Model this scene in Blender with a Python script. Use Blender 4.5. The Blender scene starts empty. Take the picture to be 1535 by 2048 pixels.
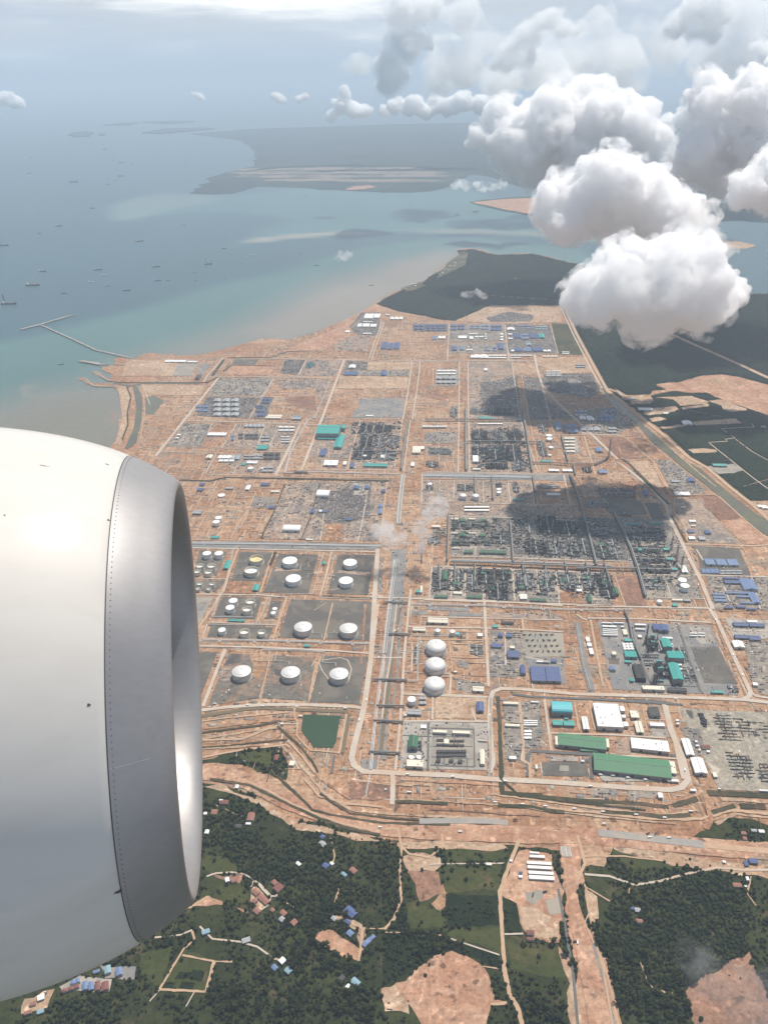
import bpy, bmesh, math, random
import numpy as np
from mathutils import Vector, Matrix, noise as mnoise

SC = bpy.context.scene
COL = SC.collection
R = math.radians
rng = np.random.default_rng(7)
random.seed(7)

# ------------------------------------------------------------------ camera
HC = 2000.0                                     # flying height, metres
FPX, PCX, PCY = 1656.0, 767.5, 1024.0           # focal length and centre of the 1535 x 2048 frame
PITCH, ROLL = R(28.0212), R(-0.9396)
_F = np.array([0, math.cos(PITCH), -math.sin(PITCH)])
_U = np.array([0, math.sin(PITCH), math.cos(PITCH)])
_X = np.array([1.0, 0, 0])
IR = math.cos(ROLL) * _X + math.sin(ROLL) * _U
IU = -math.sin(ROLL) * _X + math.cos(ROLL) * _U
cam_data = bpy.data.cameras.new("camera")
cam = bpy.data.objects.new("camera", cam_data)
COL.objects.link(cam)
cam_data.sensor_fit = 'VERTICAL'
cam_data.sensor_height = 36.0
cam_data.lens = FPX / 2048.0 * 36.0
cam_data.clip_start, cam_data.clip_end = 0.1, 300000.0
M = Matrix(((IR[0], IU[0], -_F[0], 0), (IR[1], IU[1], -_F[1], 0), (IR[2], IU[2], -_F[2], HC), (0, 0, 0, 1)))
cam.matrix_world = M
SC.camera = cam

# ------------------------------------------------------------------ sky, sun, exposure
SUN_EL, SUN_AZ = R(64), R(34)                   # azimuth clockwise from +Y
SUND = Vector((math.sin(SUN_AZ) * math.cos(SUN_EL), math.cos(SUN_AZ) * math.cos(SUN_EL), math.sin(SUN_EL)))
world = bpy.data.worlds.new("World")
SC.world = world
world.use_nodes = True

def nt_clear(nt):
 for n in list(nt.nodes):
  nt.nodes.remove(n)

class NG:
 """small node graph writer"""
 def __init__(self, nt):
  self.nt = nt

 def n(self, typ, **kw):
  nd = self.nt.nodes.new(typ)
  ins = kw.pop('ins', {})
  for k, v in kw.items():
   setattr(nd, k, v)
  for k, v in ins.items():
   s = nd.inputs[k]
   if isinstance(v, bpy.types.NodeSocket):
    self.nt.links.new(v, s)
   else:
    s.default_value = v
  return nd

 def math(self, op, a, b=0.0, c=None, clamp=False):
  nd = self.n('ShaderNodeMath', operation=op, use_clamp=clamp)
  for i, v in enumerate((a, b, c)):
   if v is None:
    continue
   if isinstance(v, bpy.types.NodeSocket):
    self.nt.links.new(v, nd.inputs[i])
   else:
    nd.inputs[i].default_value = v
  return nd.outputs[0]

 def mix(self, fac, a, b, blend='MIX'):
  nd = self.n('ShaderNodeMix', data_type='RGBA', blend_type=blend)
  for s, v in ((nd.inputs[0], fac), (nd.inputs[6], a), (nd.inputs[7], b)):
   if isinstance(v, bpy.types.NodeSocket):
    self.nt.links.new(v, s)
   else:
    s.default_value = v if not isinstance(v, (tuple, list)) or len(v) == 4 else (*v, 1)
  return nd.outputs[2]

 def noise(self, vec, scale, detail=4.0, rough=0.55, dist=0.0):
  nd = self.n('ShaderNodeTexNoise', ins={'Scale': scale, 'Detail': detail, 'Roughness': rough, 'Distortion': dist})
  if vec is not None:
   self.nt.links.new(vec, nd.inputs['Vector'])
  return nd.outputs[0]

 def ramp(self, fac, lo, hi):
  nd = self.n('ShaderNodeMapRange', ins={'Value': fac, 'From Min': lo, 'From Max': hi})
  nd.interpolation_type = 'SMOOTHSTEP'
  return nd.outputs[0]

def build_world():
 nt = world.node_tree
 nt_clear(nt)
 g = NG(nt)
 out = g.n('ShaderNodeOutputWorld')
 bg = g.n('ShaderNodeBackground', ins={'Strength': 0.07})
 sky = g.n('ShaderNodeTexSky', sky_type='NISHITA', sun_disc=False, sun_elevation=SUN_EL, sun_rotation=SUN_AZ,
   altitude=300.0, air_density=1.2, dust_density=2.0, ozone_density=1.0)
 co = g.n('ShaderNodeTexCoord').outputs['Generated']
 sep = g.n('ShaderNodeSeparateXYZ', ins={0: co})
 az = g.math('ARCTAN2', sep.outputs[0], sep.outputs[1])
 el = g.math('ARCSINE', sep.outputs[2])
 vec = g.n('ShaderNodeCombineXYZ', ins={0: g.math('MULTIPLY', az, 1.0), 1: g.math('MULTIPLY', el, 4.5)}).outputs[0]
 vec2 = g.n('ShaderNodeCombineXYZ', ins={0: g.math('MULTIPLY', az, 1.0), 1: g.math('MULTIPLY', el, 9.0), 2: 3.1}).outputs[0]
 n1 = g.noise(vec, 7.0, 8.0, 0.6, 0.4)
 n2 = g.noise(vec2, 4.0, 6.0, 0.55, 0.2)
 cov = g.ramp(g.math('ADD', g.math('ADD', g.math('MULTIPLY', n1, 0.6), g.math('MULTIPLY', n2, 0.5)), g.math('MULTIPLY', az, 0.10)), 0.38, 0.64)
 tone = g.ramp(n2, 0.35, 0.7)
 cl = g.mix(tone, (6.58, 7.58, 9.15, 1), (21.45, 20.59, 18.88, 1))
 # the cloud layer thins out overhead so that the sky's own blue lights the scene from above
 lowc = g.math('MULTIPLY', cov, g.math('SUBTRACT', 1.0, g.ramp(el, 0.07, 0.20), clamp=True))
 low = g.mix(g.ramp(el, 0.0, 0.03), (6.2, 7.1, 8.1, 1), (8.6, 8.8, 9.2, 1))
 skyc = g.mix(g.math('SUBTRACT', 1.0, g.ramp(el, 0.03, 0.14), clamp=True), sky.outputs[0], low)
 c = g.mix(g.math('MULTIPLY', g.math('MULTIPLY', lowc, 0.85), g.ramp(el, 0.0, 0.012)), skyc, cl)
 nt.links.new(c, bg.inputs['Color'])
 nt.links.new(bg.outputs[0], out.inputs['Surface'])

build_world()
sun_d = bpy.data.lights.new("sun", 'SUN')
sun_d.energy, sun_d.angle, sun_d.color = 4.3, R(0.53), (1.0, 0.94, 0.85)
sun = bpy.data.objects.new("sun", sun_d)
COL.objects.link(sun)
sun.rotation_mode = 'QUATERNION'
sun.rotation_quaternion = SUND.to_track_quat('Z', 'Y')
sun.location = (2000, 3000, 5000)
vs = SC.view_settings
vs.view_transform, vs.look, vs.exposure, vs.gamma = 'Standard', 'None', 0.28, 1.0
vs.use_curve_mapping = False
cy = SC.cycles
cy.max_bounces, cy.diffuse_bounces, cy.glossy_bounces, cy.transmission_bounces, cy.volume_bounces = 40, 3, 3, 2, 32
cy.transparent_max_bounces = 16
cy.use_denoising = True
cy.use_adaptive_sampling = True
cy.adaptive_threshold = 0.02
cy.volume_max_steps = 128

# ------------------------------------------------------------------ picture point -> place on the ground
def ray(px, py):
 return _F + IR * ((px - PCX) / FPX) - IU * ((py - PCY) / FPX)

def W(px, py, z=0.0):
 v = ray(px, py)
 t = (z - HC) / v[2]
 return np.array([t * v[0], t * v[1], z])

def depth_of(p):
 return float((np.asarray(p, float) - np.array([0, 0, HC])) @ _F)

def mpp(px, py):
 """metres per picture pixel across the view at that ground point"""
 return depth_of(W(px, py)) / FPX

def project(p):
 q = np.asarray(p, float) - np.array([0, 0, HC])
 w = q @ _F
 return PCX + FPX * (q @ IR) / w, PCY - FPX * (q @ IU) / w

GAZ = R(5.05)                                   # the works' street grid, clockwise from +Y
GU = np.array([math.sin(GAZ), math.cos(GAZ)])
GV = np.array([math.cos(GAZ), -math.sin(GAZ)])
GROT = -GAZ

# ------------------------------------------------------------------ materials
MATS = {}

def base_mat(name, rough=0.85, metal=0.0, spec=0.3):
 m = bpy.data.materials.new(name)
 m.use_nodes = True
 nt = m.node_tree
 nt_clear(nt)
 g = NG(nt)
 out = g.n('ShaderNodeOutputMaterial')
 p = g.n('ShaderNodeBsdfPrincipled', ins={'Roughness': rough, 'Metallic': metal, 'Specular IOR Level': spec})
 nt.links.new(p.outputs[0], out.inputs['Surface'])
 MATS[name] = m
 return m, g, p, out

def mat(name, c, rough=0.8, var=0.18, scale=0.06, metal=0.0, spec=0.3, c2=None, s2=0.012):
 """paint, steel, gravel: one colour with two sizes of weathering"""
 if name in MATS:
  return MATS[name]
 m, g, p, out = base_mat(name, rough, metal, spec)
 pos = g.n('ShaderNodeNewGeometry').outputs['Position']
 n1 = g.noise(pos, scale, 5.0, 0.65)
 lo = tuple(max(0, x * (1 - 2 * var)) for x in c)
 hi = tuple(min(1, x * (1 + 2 * var)) for x in c)
 col = g.mix(n1, lo, hi)
 if c2 is not None:
  n2 = g.noise(pos, s2, 6.0, 0.6, 0.6)
  col = g.mix(g.ramp(n2, 0.47, 0.6), col, c2)
 g.nt.links.new(col, p.inputs['Base Color'])
 return m

def grid_vec(g, su, sv):
 """ground position turned to the street grid and stretched, for wheel tracks and rows"""
 pos = g.n('ShaderNodeNewGeometry').outputs['Position']
 mp = g.n('ShaderNodeMapping', ins={'Vector': pos, 'Rotation': (0, 0, GAZ), 'Scale': (sv, su, 1.0)})
 return mp.outputs[0]

def earth_mat(name, ca, cb, cc, grey=None, big=0.0022, track=0.35, greyfac=(0.6, 0.68), specks=True):
 """bulldozed laterite: broad patches, scraped streaks along both grid directions, fine grain"""
 m, g, p, out = base_mat(name, 0.95, 0.0, 0.1)
 pos = g.n('ShaderNodeNewGeometry').outputs['Position']
 n1 = g.noise(pos, big, 7.0, 0.62, 0.8)
 n2 = g.noise(pos, 0.011, 7.0, 0.66, 1.2)
 n3 = g.noise(pos, 0.09, 5.0, 0.7)
 c = g.mix(g.ramp(n1, 0.36, 0.62), ca, cb)
 c = g.mix(g.ramp(n2, 0.44, 0.66), c, cc)
 t1 = g.noise(grid_vec(g, 0.006, 0.06), 1.0, 4.0, 0.6)
 t2 = g.noise(grid_vec(g, 0.07, 0.005), 1.0, 4.0, 0.6)
 tr = g.math('MULTIPLY', g.ramp(t2, 0.52, 0.66), track)
 c = g.mix(tr, c, tuple(x * 0.55 for x in ca))
 tr = g.math('MULTIPLY', g.ramp(t1, 0.52, 0.66), track * 0.8)
 c = g.mix(tr, c, tuple(min(1, x * 1.35) for x in cb))
 if grey is not None:
  n4 = g.noise(pos, 0.006, 8.0, 0.7, 0.3)
  c = g.mix(g.math('MULTIPLY', g.ramp(n4, *greyfac), 0.85), c, grey)
 if specks:
  n7 = g.ramp(g.noise(pos, 0.0045, 5.0, 0.6, 0.5), 0.40, 0.62)
  n5 = g.noise(pos, 0.05, 3.0, 0.5)
  c = g.mix(g.math('MULTIPLY', g.ramp(n5, 0.56, 0.66), g.math('MULTIPLY', n7, 0.8)), c, tuple(x * 0.35 for x in ca))
  n6 = g.noise(pos, 0.035, 3.0, 0.5, 0.5)
  c = g.mix(g.math('MULTIPLY', g.ramp(n6, 0.58, 0.68), g.math('SUBTRACT', 0.65, g.math('MULTIPLY', n7, 0.5))), c, tuple(min(1, x * 1.6) for x in cb))
 gr = g.n('ShaderNodeMapRange', ins={'Value': n3, 'From Min': 0.25, 'From Max': 0.75, 'To Min': 0.6, 'To Max': 1.4})
 c = g.mix(1.0, c, g.n('ShaderNodeCombineColor', ins={0: gr.outputs[0], 1: gr.outputs[0], 2: gr.outputs[0]}).outputs[0], 'MULTIPLY')
 g.nt.links.new(c, p.inputs['Base Color'])
 bp = g.n('ShaderNodeBump', ins={'Strength': 0.5, 'Distance': 6.0, 'Height': n2})
 g.nt.links.new(bp.outputs[0], p.inputs['Normal'])
 return m

def green_mat(name, ca, cb, cc, s1=0.004, s2=0.05, brown=None, bump=6.0):
 m, g, p, out = base_mat(name, 0.95, 0.0, 0.08)
 pos = g.n('ShaderNodeNewGeometry').outputs['Position']
 n1 = g.noise(pos, s1, 6.0, 0.6, 0.5)
 n2 = g.noise(pos, s2, 5.0, 0.7, 0.3)
 c = g.mix(g.ramp(n1, 0.38, 0.62), ca, cb)
 c = g.mix(g.ramp(n2, 0.45, 0.68), c, cc)
 if brown is not None:
  n3 = g.noise(pos, s1 * 2.3, 7.0, 0.65, 0.8)
  c = g.mix(g.math('MULTIPLY', g.ramp(n3, 0.55, 0.68), 0.8), c, brown)
 g.nt.links.new(c, p.inputs['Base Color'])
 bp = g.n('ShaderNodeBump', ins={'Strength': 0.8, 'Distance': bump, 'Height': n2})
 g.nt.links.new(bp.outputs[0], p.inputs['Normal'])
 return m

EARTH = earth_mat('laterite_earth', (0.277, 0.145, 0.081), (0.416, 0.277, 0.179), (0.342, 0.181, 0.102), grey=(0.231, 0.185, 0.142), greyfac=(0.54, 0.64), track=0.5)
EARTH_PINK = earth_mat('pink_earth', (0.333, 0.181, 0.113), (0.462, 0.291, 0.197), (0.370, 0.198, 0.125), big=0.008, track=0.28, grey=(0.287, 0.207, 0.146), greyfac=(0.56, 0.66))
EARTH_TAN = earth_mat('tan_earth', (0.360, 0.247, 0.163), (0.462, 0.340, 0.239), (0.370, 0.225, 0.142), grey=(0.277, 0.238, 0.200), track=0.2)
EARTH_DARK = earth_mat('dark_earth', (0.222, 0.124, 0.084), (0.314, 0.176, 0.117), (0.185, 0.115, 0.084), track=0.2)
GRAVEL = mat('dark_gravel', (0.115, 0.105, 0.092), 0.95, 0.12, 0.02, c2=(0.165, 0.145, 0.118), s2=0.009)
GRAVEL_BLACK = mat('black_gravel', (0.085, 0.078, 0.072), 0.95, 0.15, 0.03, c2=(0.15, 0.125, 0.10), s2=0.012)
GRAVEL_PALE = mat('pale_gravel', (0.27, 0.245, 0.21), 0.95, 0.12, 0.03, c2=(0.33, 0.29, 0.23), s2=0.01)
GRAVEL_GREY = mat('grey_gravel', (0.20, 0.195, 0.19), 0.95, 0.15, 0.03, c2=(0.27, 0.24, 0.21), s2=0.012)
YARD = earth_mat('yard_ground', (0.25, 0.215, 0.18), (0.32, 0.27, 0.22), (0.20, 0.18, 0.165), grey=(0.17, 0.16, 0.15), big=0.006, track=0.5, greyfac=(0.5, 0.6))
YARD_BROWN = earth_mat('brown_yard_ground', (0.33, 0.225, 0.165), (0.36, 0.28, 0.215), (0.25, 0.19, 0.155), grey=(0.19, 0.17, 0.155), big=0.006, track=0.5, greyfac=(0.5, 0.6))
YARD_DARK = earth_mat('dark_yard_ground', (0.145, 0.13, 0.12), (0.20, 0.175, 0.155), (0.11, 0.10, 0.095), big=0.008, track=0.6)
CONC = mat('concrete', (0.36, 0.325, 0.28), 0.9, 0.14, 0.03, c2=(0.27, 0.235, 0.2), s2=0.02)
ROAD = mat('concrete_road', (0.48, 0.41, 0.335), 0.95, 0.12, 0.04, c2=(0.47, 0.36, 0.27), s2=0.008)
ROAD_GREY = mat('grey_road', (0.29, 0.27, 0.245), 0.95, 0.12, 0.04, c2=(0.35, 0.30, 0.25), s2=0.01)
TRACK = mat('earth_track', (0.45, 0.305, 0.20), 0.95, 0.14, 0.05)
ASPHALT = mat('asphalt', (0.13, 0.125, 0.12), 0.95, 0.12, 0.04)
GREEN = green_mat('scrub_green', (0.0302, 0.0375, 0.0142), (0.0525, 0.0585, 0.0214), (0.0223, 0.0285, 0.0128), brown=(0.0986, 0.0780, 0.0399))
FOREST = green_mat('shaded_forest_green', (0.011, 0.019, 0.012), (0.018, 0.026, 0.015), (0.008, 0.014, 0.010))  # extra dark: cloud shadow over the woods is put into this green
PLANTN = green_mat('plantation_green', (0.012, 0.020, 0.010), (0.020, 0.030, 0.012), (0.009, 0.014, 0.008), s1=0.006)
FIELD = green_mat('meadow_green', (0.0512, 0.0598, 0.0197), (0.0670, 0.0736, 0.0251), (0.0390, 0.0483, 0.0175), brown=(0.1219, 0.0920, 0.0437))
LEAF = green_mat('leaf_green', (0.0272, 0.0365, 0.0141), (0.0487, 0.0580, 0.0192), (0.0186, 0.0270, 0.0115), s1=0.02, s2=0.3, bump=1.0)
LEAF2 = green_mat('dark_leaf_green', (0.0186, 0.0270, 0.0128), (0.0301, 0.0392, 0.0154), (0.0143, 0.0203, 0.0103), s1=0.02, s2=0.3, bump=1.0)
BARK = mat('bark', (0.09, 0.065, 0.045))
WHITE = mat('white_paint', (0.78, 0.77, 0.74), 0.5, 0.04, 0.1)
CREAM = mat('cream_paint', (0.68, 0.62, 0.50), 0.6, 0.06, 0.1)
ALU = mat('aluminium_sheet', (0.70, 0.68, 0.645), 0.45, 0.05, 0.05, metal=0.2)
SILVER = mat('silver_paint', (0.70, 0.685, 0.655), 0.5, 0.06, 0.08, metal=0.15)
TANKGREY = mat('tank_shell_grey', (0.60, 0.58, 0.54), 0.55, 0.05, 0.05, metal=0.2)
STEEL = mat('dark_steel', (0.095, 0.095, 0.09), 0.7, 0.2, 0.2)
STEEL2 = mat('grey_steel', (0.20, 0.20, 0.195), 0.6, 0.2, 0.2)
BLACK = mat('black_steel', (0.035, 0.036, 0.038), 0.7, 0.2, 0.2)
PIPE = mat('pipe_cladding', (0.70, 0.68, 0.64), 0.5, 0.08, 0.1, metal=0.1)
RUST = mat('rusty_steel', (0.20, 0.10, 0.07), 0.85, 0.25, 0.2)
TEAL = mat('teal_sheet', (0.045, 0.31, 0.275), 0.55, 0.1, 0.1)
CYAN = mat('cyan_sheet', (0.10, 0.42, 0.46), 0.5, 0.06, 0.1)
GREENR = mat('green_sheet', (0.075, 0.20, 0.105), 0.6, 0.08, 0.1)
DGREEN = mat('dark_green_sheet', (0.035, 0.125, 0.065), 0.6, 0.1, 0.1)
BLUE = mat('blue_sheet', (0.075, 0.105, 0.225), 0.6, 0.12, 0.1)
BLUE2 = mat('pale_blue_sheet', (0.14, 0.20, 0.34), 0.6, 0.12, 0.1)
LBLUE = mat('light_blue_sheet', (0.22, 0.34, 0.40), 0.6, 0.12, 0.1)
GREYR = mat('grey_sheet', (0.33, 0.335, 0.34), 0.6, 0.12, 0.1)
DARKR = mat('dark_roof', (0.075, 0.07, 0.068), 0.8, 0.12, 0.1)
REDR = mat('red_tile', (0.20, 0.085, 0.07), 0.8, 0.15, 0.2)
TERRA = mat('terracotta_tile', (0.28, 0.135, 0.10), 0.8, 0.15, 0.2)
WALLM = mat('pale_wall', (0.52, 0.49, 0.44), 0.85, 0.1, 0.1)
WALLD = mat('shaded_grey_cladding', (0.24, 0.235, 0.225), 0.85, 0.1, 0.1)
GLASS = mat('dark_opening', (0.04, 0.045, 0.05), 0.3, 0.1, 0.2)
OIL = mat('stained_roof_cream', (0.72, 0.58, 0.30), 0.6, 0.15, 0.05)
YELLOW = mat('yellow_paint', (0.62, 0.42, 0.08), 0.6, 0.1, 0.1)
REDP = mat('red_paint', (0.42, 0.06, 0.05), 0.6, 0.1, 0.1)
SHIPHULL = mat('ship_hull_blue_black', (0.035, 0.045, 0.06), 0.6, 0.1, 0.1)
SHIPRED = mat('ship_hull_red', (0.19, 0.06, 0.05), 0.6, 0.1, 0.1)
CANALW = mat('brown_canal_water', (0.165, 0.125, 0.07), 0.25, 0.06, 0.02, spec=0.5)
CANALG = mat('green_brown_canal_water', (0.10, 0.095, 0.06), 0.25, 0.08, 0.01, spec=0.5, c2=(0.13, 0.12, 0.06), s2=0.006)
PONDW = mat('green_pond_water', (0.022, 0.055, 0.018), 0.3, 0.08, 0.02, spec=0.5)

# ------------------------------------------------------------------ mesh helpers
class MB:
 """collects shapes of one part"""
 def __init__(self):
  self.v, self.f, self.m = [], [], []

 def add(self, vs_, fs, mi=0):
  o = len(self.v)
  self.v.extend([tuple(map(float, p)) for p in vs_])
  for f in fs:
   self.f.append(tuple(i + o for i in f))
   self.m.append(mi)

 def box(self, x, y, z, w, d, h, rot=0.0, mi=0, taper=1.0):
  c, s = math.cos(rot), math.sin(rot)
  pts = []
  for zz, k in ((z, 1.0), (z + h, taper)):
   for sx, sy in ((-1, -1), (1, -1), (1, 1), (-1, 1)):
    a, b = sx * w / 2 * k, sy * d / 2 * k
    pts.append((x + a * c - b * s, y + a * s + b * c, zz))
  self.add(pts, [(3, 2, 1, 0), (4, 5, 6, 7), (0, 1, 5, 4), (1, 2, 6, 5), (2, 3, 7, 6), (3, 0, 4, 7)], mi)

 def gable(self, x, y, z, w, d, h, along_x=True, mi=0, ov=0.0):
  """closed ridge roof"""
  w, d = w + ov * 2, d + ov * 2
  a, b = w / 2, d / 2
  if along_x:
   pts = [(x - a, y - b, z), (x + a, y - b, z), (x + a, y + b, z), (x - a, y + b, z), (x - a, y, z + h), (x + a, y, z + h)]
   fs = [(3, 2, 1, 0), (0, 1, 5, 4), (2, 3, 4, 5), (1, 2, 5), (3, 0, 4)]
  else:
   pts = [(x - a, y - b, z), (x + a, y - b, z), (x + a, y + b, z), (x - a, y + b, z), (x, y - b, z + h), (x, y + b, z + h)]
   fs = [(3, 2, 1, 0), (1, 2, 5, 4), (3, 0, 4, 5), (0, 1, 4), (2, 3, 5)]
  self.add(pts, fs, mi)

 def lathe(self, x, y, prof, n=24, mi=0, cap=True):
  pts, fs = [], []
  for r, z in prof:
   for i in range(n):
    a = 2 * math.pi * i / n
    pts.append((x + r * math.cos(a), y + r * math.sin(a), z))
  for k in range(len(prof) - 1):
   for i in range(n):
    j = (i + 1) % n
    fs.append((k * n + i, k * n + j, (k + 1) * n + j, (k + 1) * n + i))
  if cap:
   fs.append(tuple(range(n - 1, -1, -1)))
   fs.append(tuple((len(prof) - 1) * n + i for i in range(n)))
  self.add(pts, fs, mi)

 def tube(self, p, q, r, n=8, mi=0, r2=None):
  p, q = Vector(p), Vector(q)
  d = (q - p)
  if d.length < 1e-6:
   return
  d.normalize()
  u = d.cross(Vector((0, 0, 1)))
  if u.length < 1e-4:
   u = Vector((1, 0, 0))
  u.normalize()
  w = d.cross(u)
  r2 = r if r2 is None else r2
  pts = []
  for c, rr in ((p, r), (q, r2)):
   for i in range(n):
    a = 2 * math.pi * i / n
    pts.append(c + u * (rr * math.cos(a)) + w * (rr * math.sin(a)))
  fs = [(i, (i + 1) % n, n + (i + 1) % n, n + i) for i in range(n)]
  fs += [tuple(range(n - 1, -1, -1)), tuple(range(n, 2 * n))]
  self.add(pts, fs, mi)

 def mesh(self, name, mats, smooth=False):
  me = bpy.data.meshes.new(name)
  me.from_pydata(self.v, [], self.f)
  for m in (mats if isinstance(mats, (list, tuple)) else [mats]):
   me.materials.append(m)
  me.polygons.foreach_set('material_index', self.m)
  if smooth:
   me.polygons.foreach_set('use_smooth', [True] * len(self.f))
   me.set_sharp_from_angle(angle=R(38))
  me.update()
  return me

 def obj(self, name, mats, parent=None, smooth=False):
  return link(name, self.mesh(name, mats, smooth), parent)

def link(name, me, parent=None):
 o = bpy.data.objects.new(name, me)
 COL.objects.link(o)
 if parent is not None:
  o.parent = parent
 return o

LABELLED = []        # things whose base label is finished at the end (place among look-alikes added)

def tag(o, label, cat, group=None, kind=None, auto=False):
 o['label'], o['category'] = label, cat
 if group:
  o['group'] = group
 if kind:
  o['kind'] = kind
 if auto:
  LABELLED.append(o)
 return o

def thing(name, label, cat, loc, rotz=0.0, group=None, auto=True):
 o = bpy.data.objects.new(name, None)
 COL.objects.link(o)
 o.empty_display_size = 5.0
 o.location = tuple(map(float, loc))
 o.rotation_euler = (0, 0, rotz)
 return tag(o, label, cat, group, None, auto)

# ------------------------------------------------------------------ ground sheets
Z_LAND, Z_GREEN, Z_PAD, Z_PAD2, Z_ROAD, Z_ROAD2 = 3.0, 3.6, 4.2, 4.8, 5.4, 6.0
TOP = 6.0            # things stand on about this height

def outline(pts, z=0.0, jit=0.0, step=None, close=True):
 """picture outline -> ground outline, edges broken up by JIT metres"""
 P = []
 for p in pts:
  P.append(np.array([p[1], p[2]]) if isinstance(p[0], str) else W(p[0], p[1])[:2])
 if jit <= 0:
  return P
 out = []
 n = len(P)
 for i in range(n if close else n - 1):
  a, b = P[i], P[(i + 1) % n]
  d = b - a
  L = float(np.hypot(*d))
  k = int(min(60, max(1, L // (step or jit * 2.2))))
  nrm = np.array([-d[1], d[0]]) / max(L, 1e-6)
  for j in range(k):
   t = j / k
   q = a + d * t
   s = mnoise.fractal(Vector((q[0] / (jit * 7), q[1] / (jit * 7), 3.0)), 1.0, 2.0, 4)
   out.append(q + nrm * (s * jit * 1.3))
 if not close:
  out.append(P[-1])
 return out

def sheet(name, pts, z, m, label=None, cat='ground', jit=0.0, step=None, kind='structure', world_pts=None, edge=0.5):
 P = world_pts if world_pts is not None else outline(pts, z, jit, step)
 n = len(P)
 vs_ = [(p[0], p[1], z) for p in P] + [(p[0], p[1], z - edge) for p in P]
 area = sum(P[i][0] * P[(i + 1) % n][1] - P[(i + 1) % n][0] * P[i][1] for i in range(n))
 top = tuple(range(n)) if area > 0 else tuple(range(n - 1, -1, -1))
 fs = [top] + [(i, (i + 1) % n, n + (i + 1) % n, n + i) if area < 0 else (n + i, n + (i + 1) % n, (i + 1) % n, i) for i in range(n)]
 me = bpy.data.meshes.new(name)
 me.from_pydata(vs_, [], fs)
 me.materials.append(m)
 me.update()
 o = link(name, me)
 tag(o, label or name.replace('_', ' '), cat, None, kind)
 return o

def smooth_line(P, k=6):
 P = [np.asarray(p, float) for p in P]
 if len(P) < 3:
  return P
 out = []
 for i in range(len(P) - 1):
  p0, p1, p2, p3 = P[max(0, i - 1)], P[i], P[i + 1], P[min(len(P) - 1, i + 2)]
  for j in range(k):
   t = j / k
   out.append(0.5 * ((2 * p1) + (p2 - p0) * t + (2 * p0 - 5 * p1 + 4 * p2 - p3) * t * t + (3 * p1 - p0 - 3 * p2 + p3) * t ** 3))
 out.append(P[-1])
 return out

def ribbon_pts(pts, width, smooth=False, jit=0.0):
 P = outline(pts, close=False)
 if smooth:
  P = smooth_line(P)
 if jit > 0:                                     # ragged edges: short steps, each side wanders by itself
  Q = []
  for i in range(len(P) - 1):
   k = max(1, min(40, int(np.hypot(*(P[i + 1] - P[i])) / max(9.0, jit * 5))))
   Q += [P[i] + (P[i + 1] - P[i]) * (j / k) for j in range(k)]
  P = Q + [P[-1]]
 L, Rr = [], []
 n = len(P)
 ws = width if isinstance(width, (list, tuple)) else [width, width]
 for i in range(n):
  a, b = P[max(0, i - 1)], P[min(n - 1, i + 1)]
  d = b - a
  d = d / max(1e-6, np.hypot(*d))
  k = 1.0                                     # widen at bends so that the strip keeps its width
  if 0 < i < n - 1:
   e, f_ = P[i] - P[i - 1], P[i + 1] - P[i]
   c = float(np.dot(e, f_) / max(1e-6, np.hypot(*e) * np.hypot(*f_)))
   k = min(1.5, 1.0 / math.sqrt(max(0.3, (1 + c) / 2)))
  w = (ws[0] + (ws[1] - ws[0]) * i / max(1, n - 1)) * 0.5 * k
  nrm = np.array([-d[1], d[0]])
  ja = jb = 0.0
  if jit > 0:
   ja = jit * 1.6 * mnoise.fractal(Vector((P[i][0] / 25, P[i][1] / 25, 1.0)), 1.0, 2.0, 3)
   jb = jit * 1.6 * mnoise.fractal(Vector((P[i][0] / 25, P[i][1] / 25, 9.0)), 1.0, 2.0, 3)
  L.append(P[i] + nrm * max(w * .3, w + ja))
  Rr.append(P[i] - nrm * max(w * .3, w + jb))
 return L, Rr

def road(pts, width, m=None, z=None, name='road', label='pale concrete road across the works', smooth=False, jit=0.0, cat='road'):
 L, Rr = ribbon_pts(pts, width, smooth, jit)
 n = len(L)
 road.rec.append(L + Rr[::-1])
 z = Z_ROAD if z is None else z
 # each strip gets its own hair-thin level so that crossings never share a plane
 road.k = (road.k + 1) % 40
 z += road.k * 0.012
 vs_, fs = [], []
 for i in range(n):
  vs_ += [(*L[i], z), (*Rr[i], z), (*L[i], z - 0.9), (*Rr[i], z - 0.9)]
 for i in range(n - 1):
  a, b = i * 4, i * 4 + 4
  fs += [(a, a + 1, b + 1, b), (a + 2, a, b, b + 2), (a + 1, a + 3, b + 3, b + 1)]
 me = bpy.data.meshes.new(name)
 me.from_pydata(vs_, [], fs)
 me.materials.append(m or ROAD)
 me.update()
 o = link(name, me)
 tag(o, label, cat, None, 'structure')
 return o

road.k, road.rec = 0, []

def inside(px, py, poly):
 """vectorised point in polygon"""
 px, py = np.asarray(px), np.asarray(py)
 r = np.zeros(px.shape, bool)
 n = len(poly)
 for i in range(n):
  x1, y1 = poly[i][0], poly[i][1]
  x2, y2 = poly[(i + 1) % n][0], poly[(i + 1) % n][1]
  c = (y1 > py) != (y2 > py)
  with np.errstate(divide='ignore', invalid='ignore'):
   xx = (x2 - x1) * (py - y1) / (y2 - y1 + 1e-12) + x1
  r ^= c & (px < xx)
 return r

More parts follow.
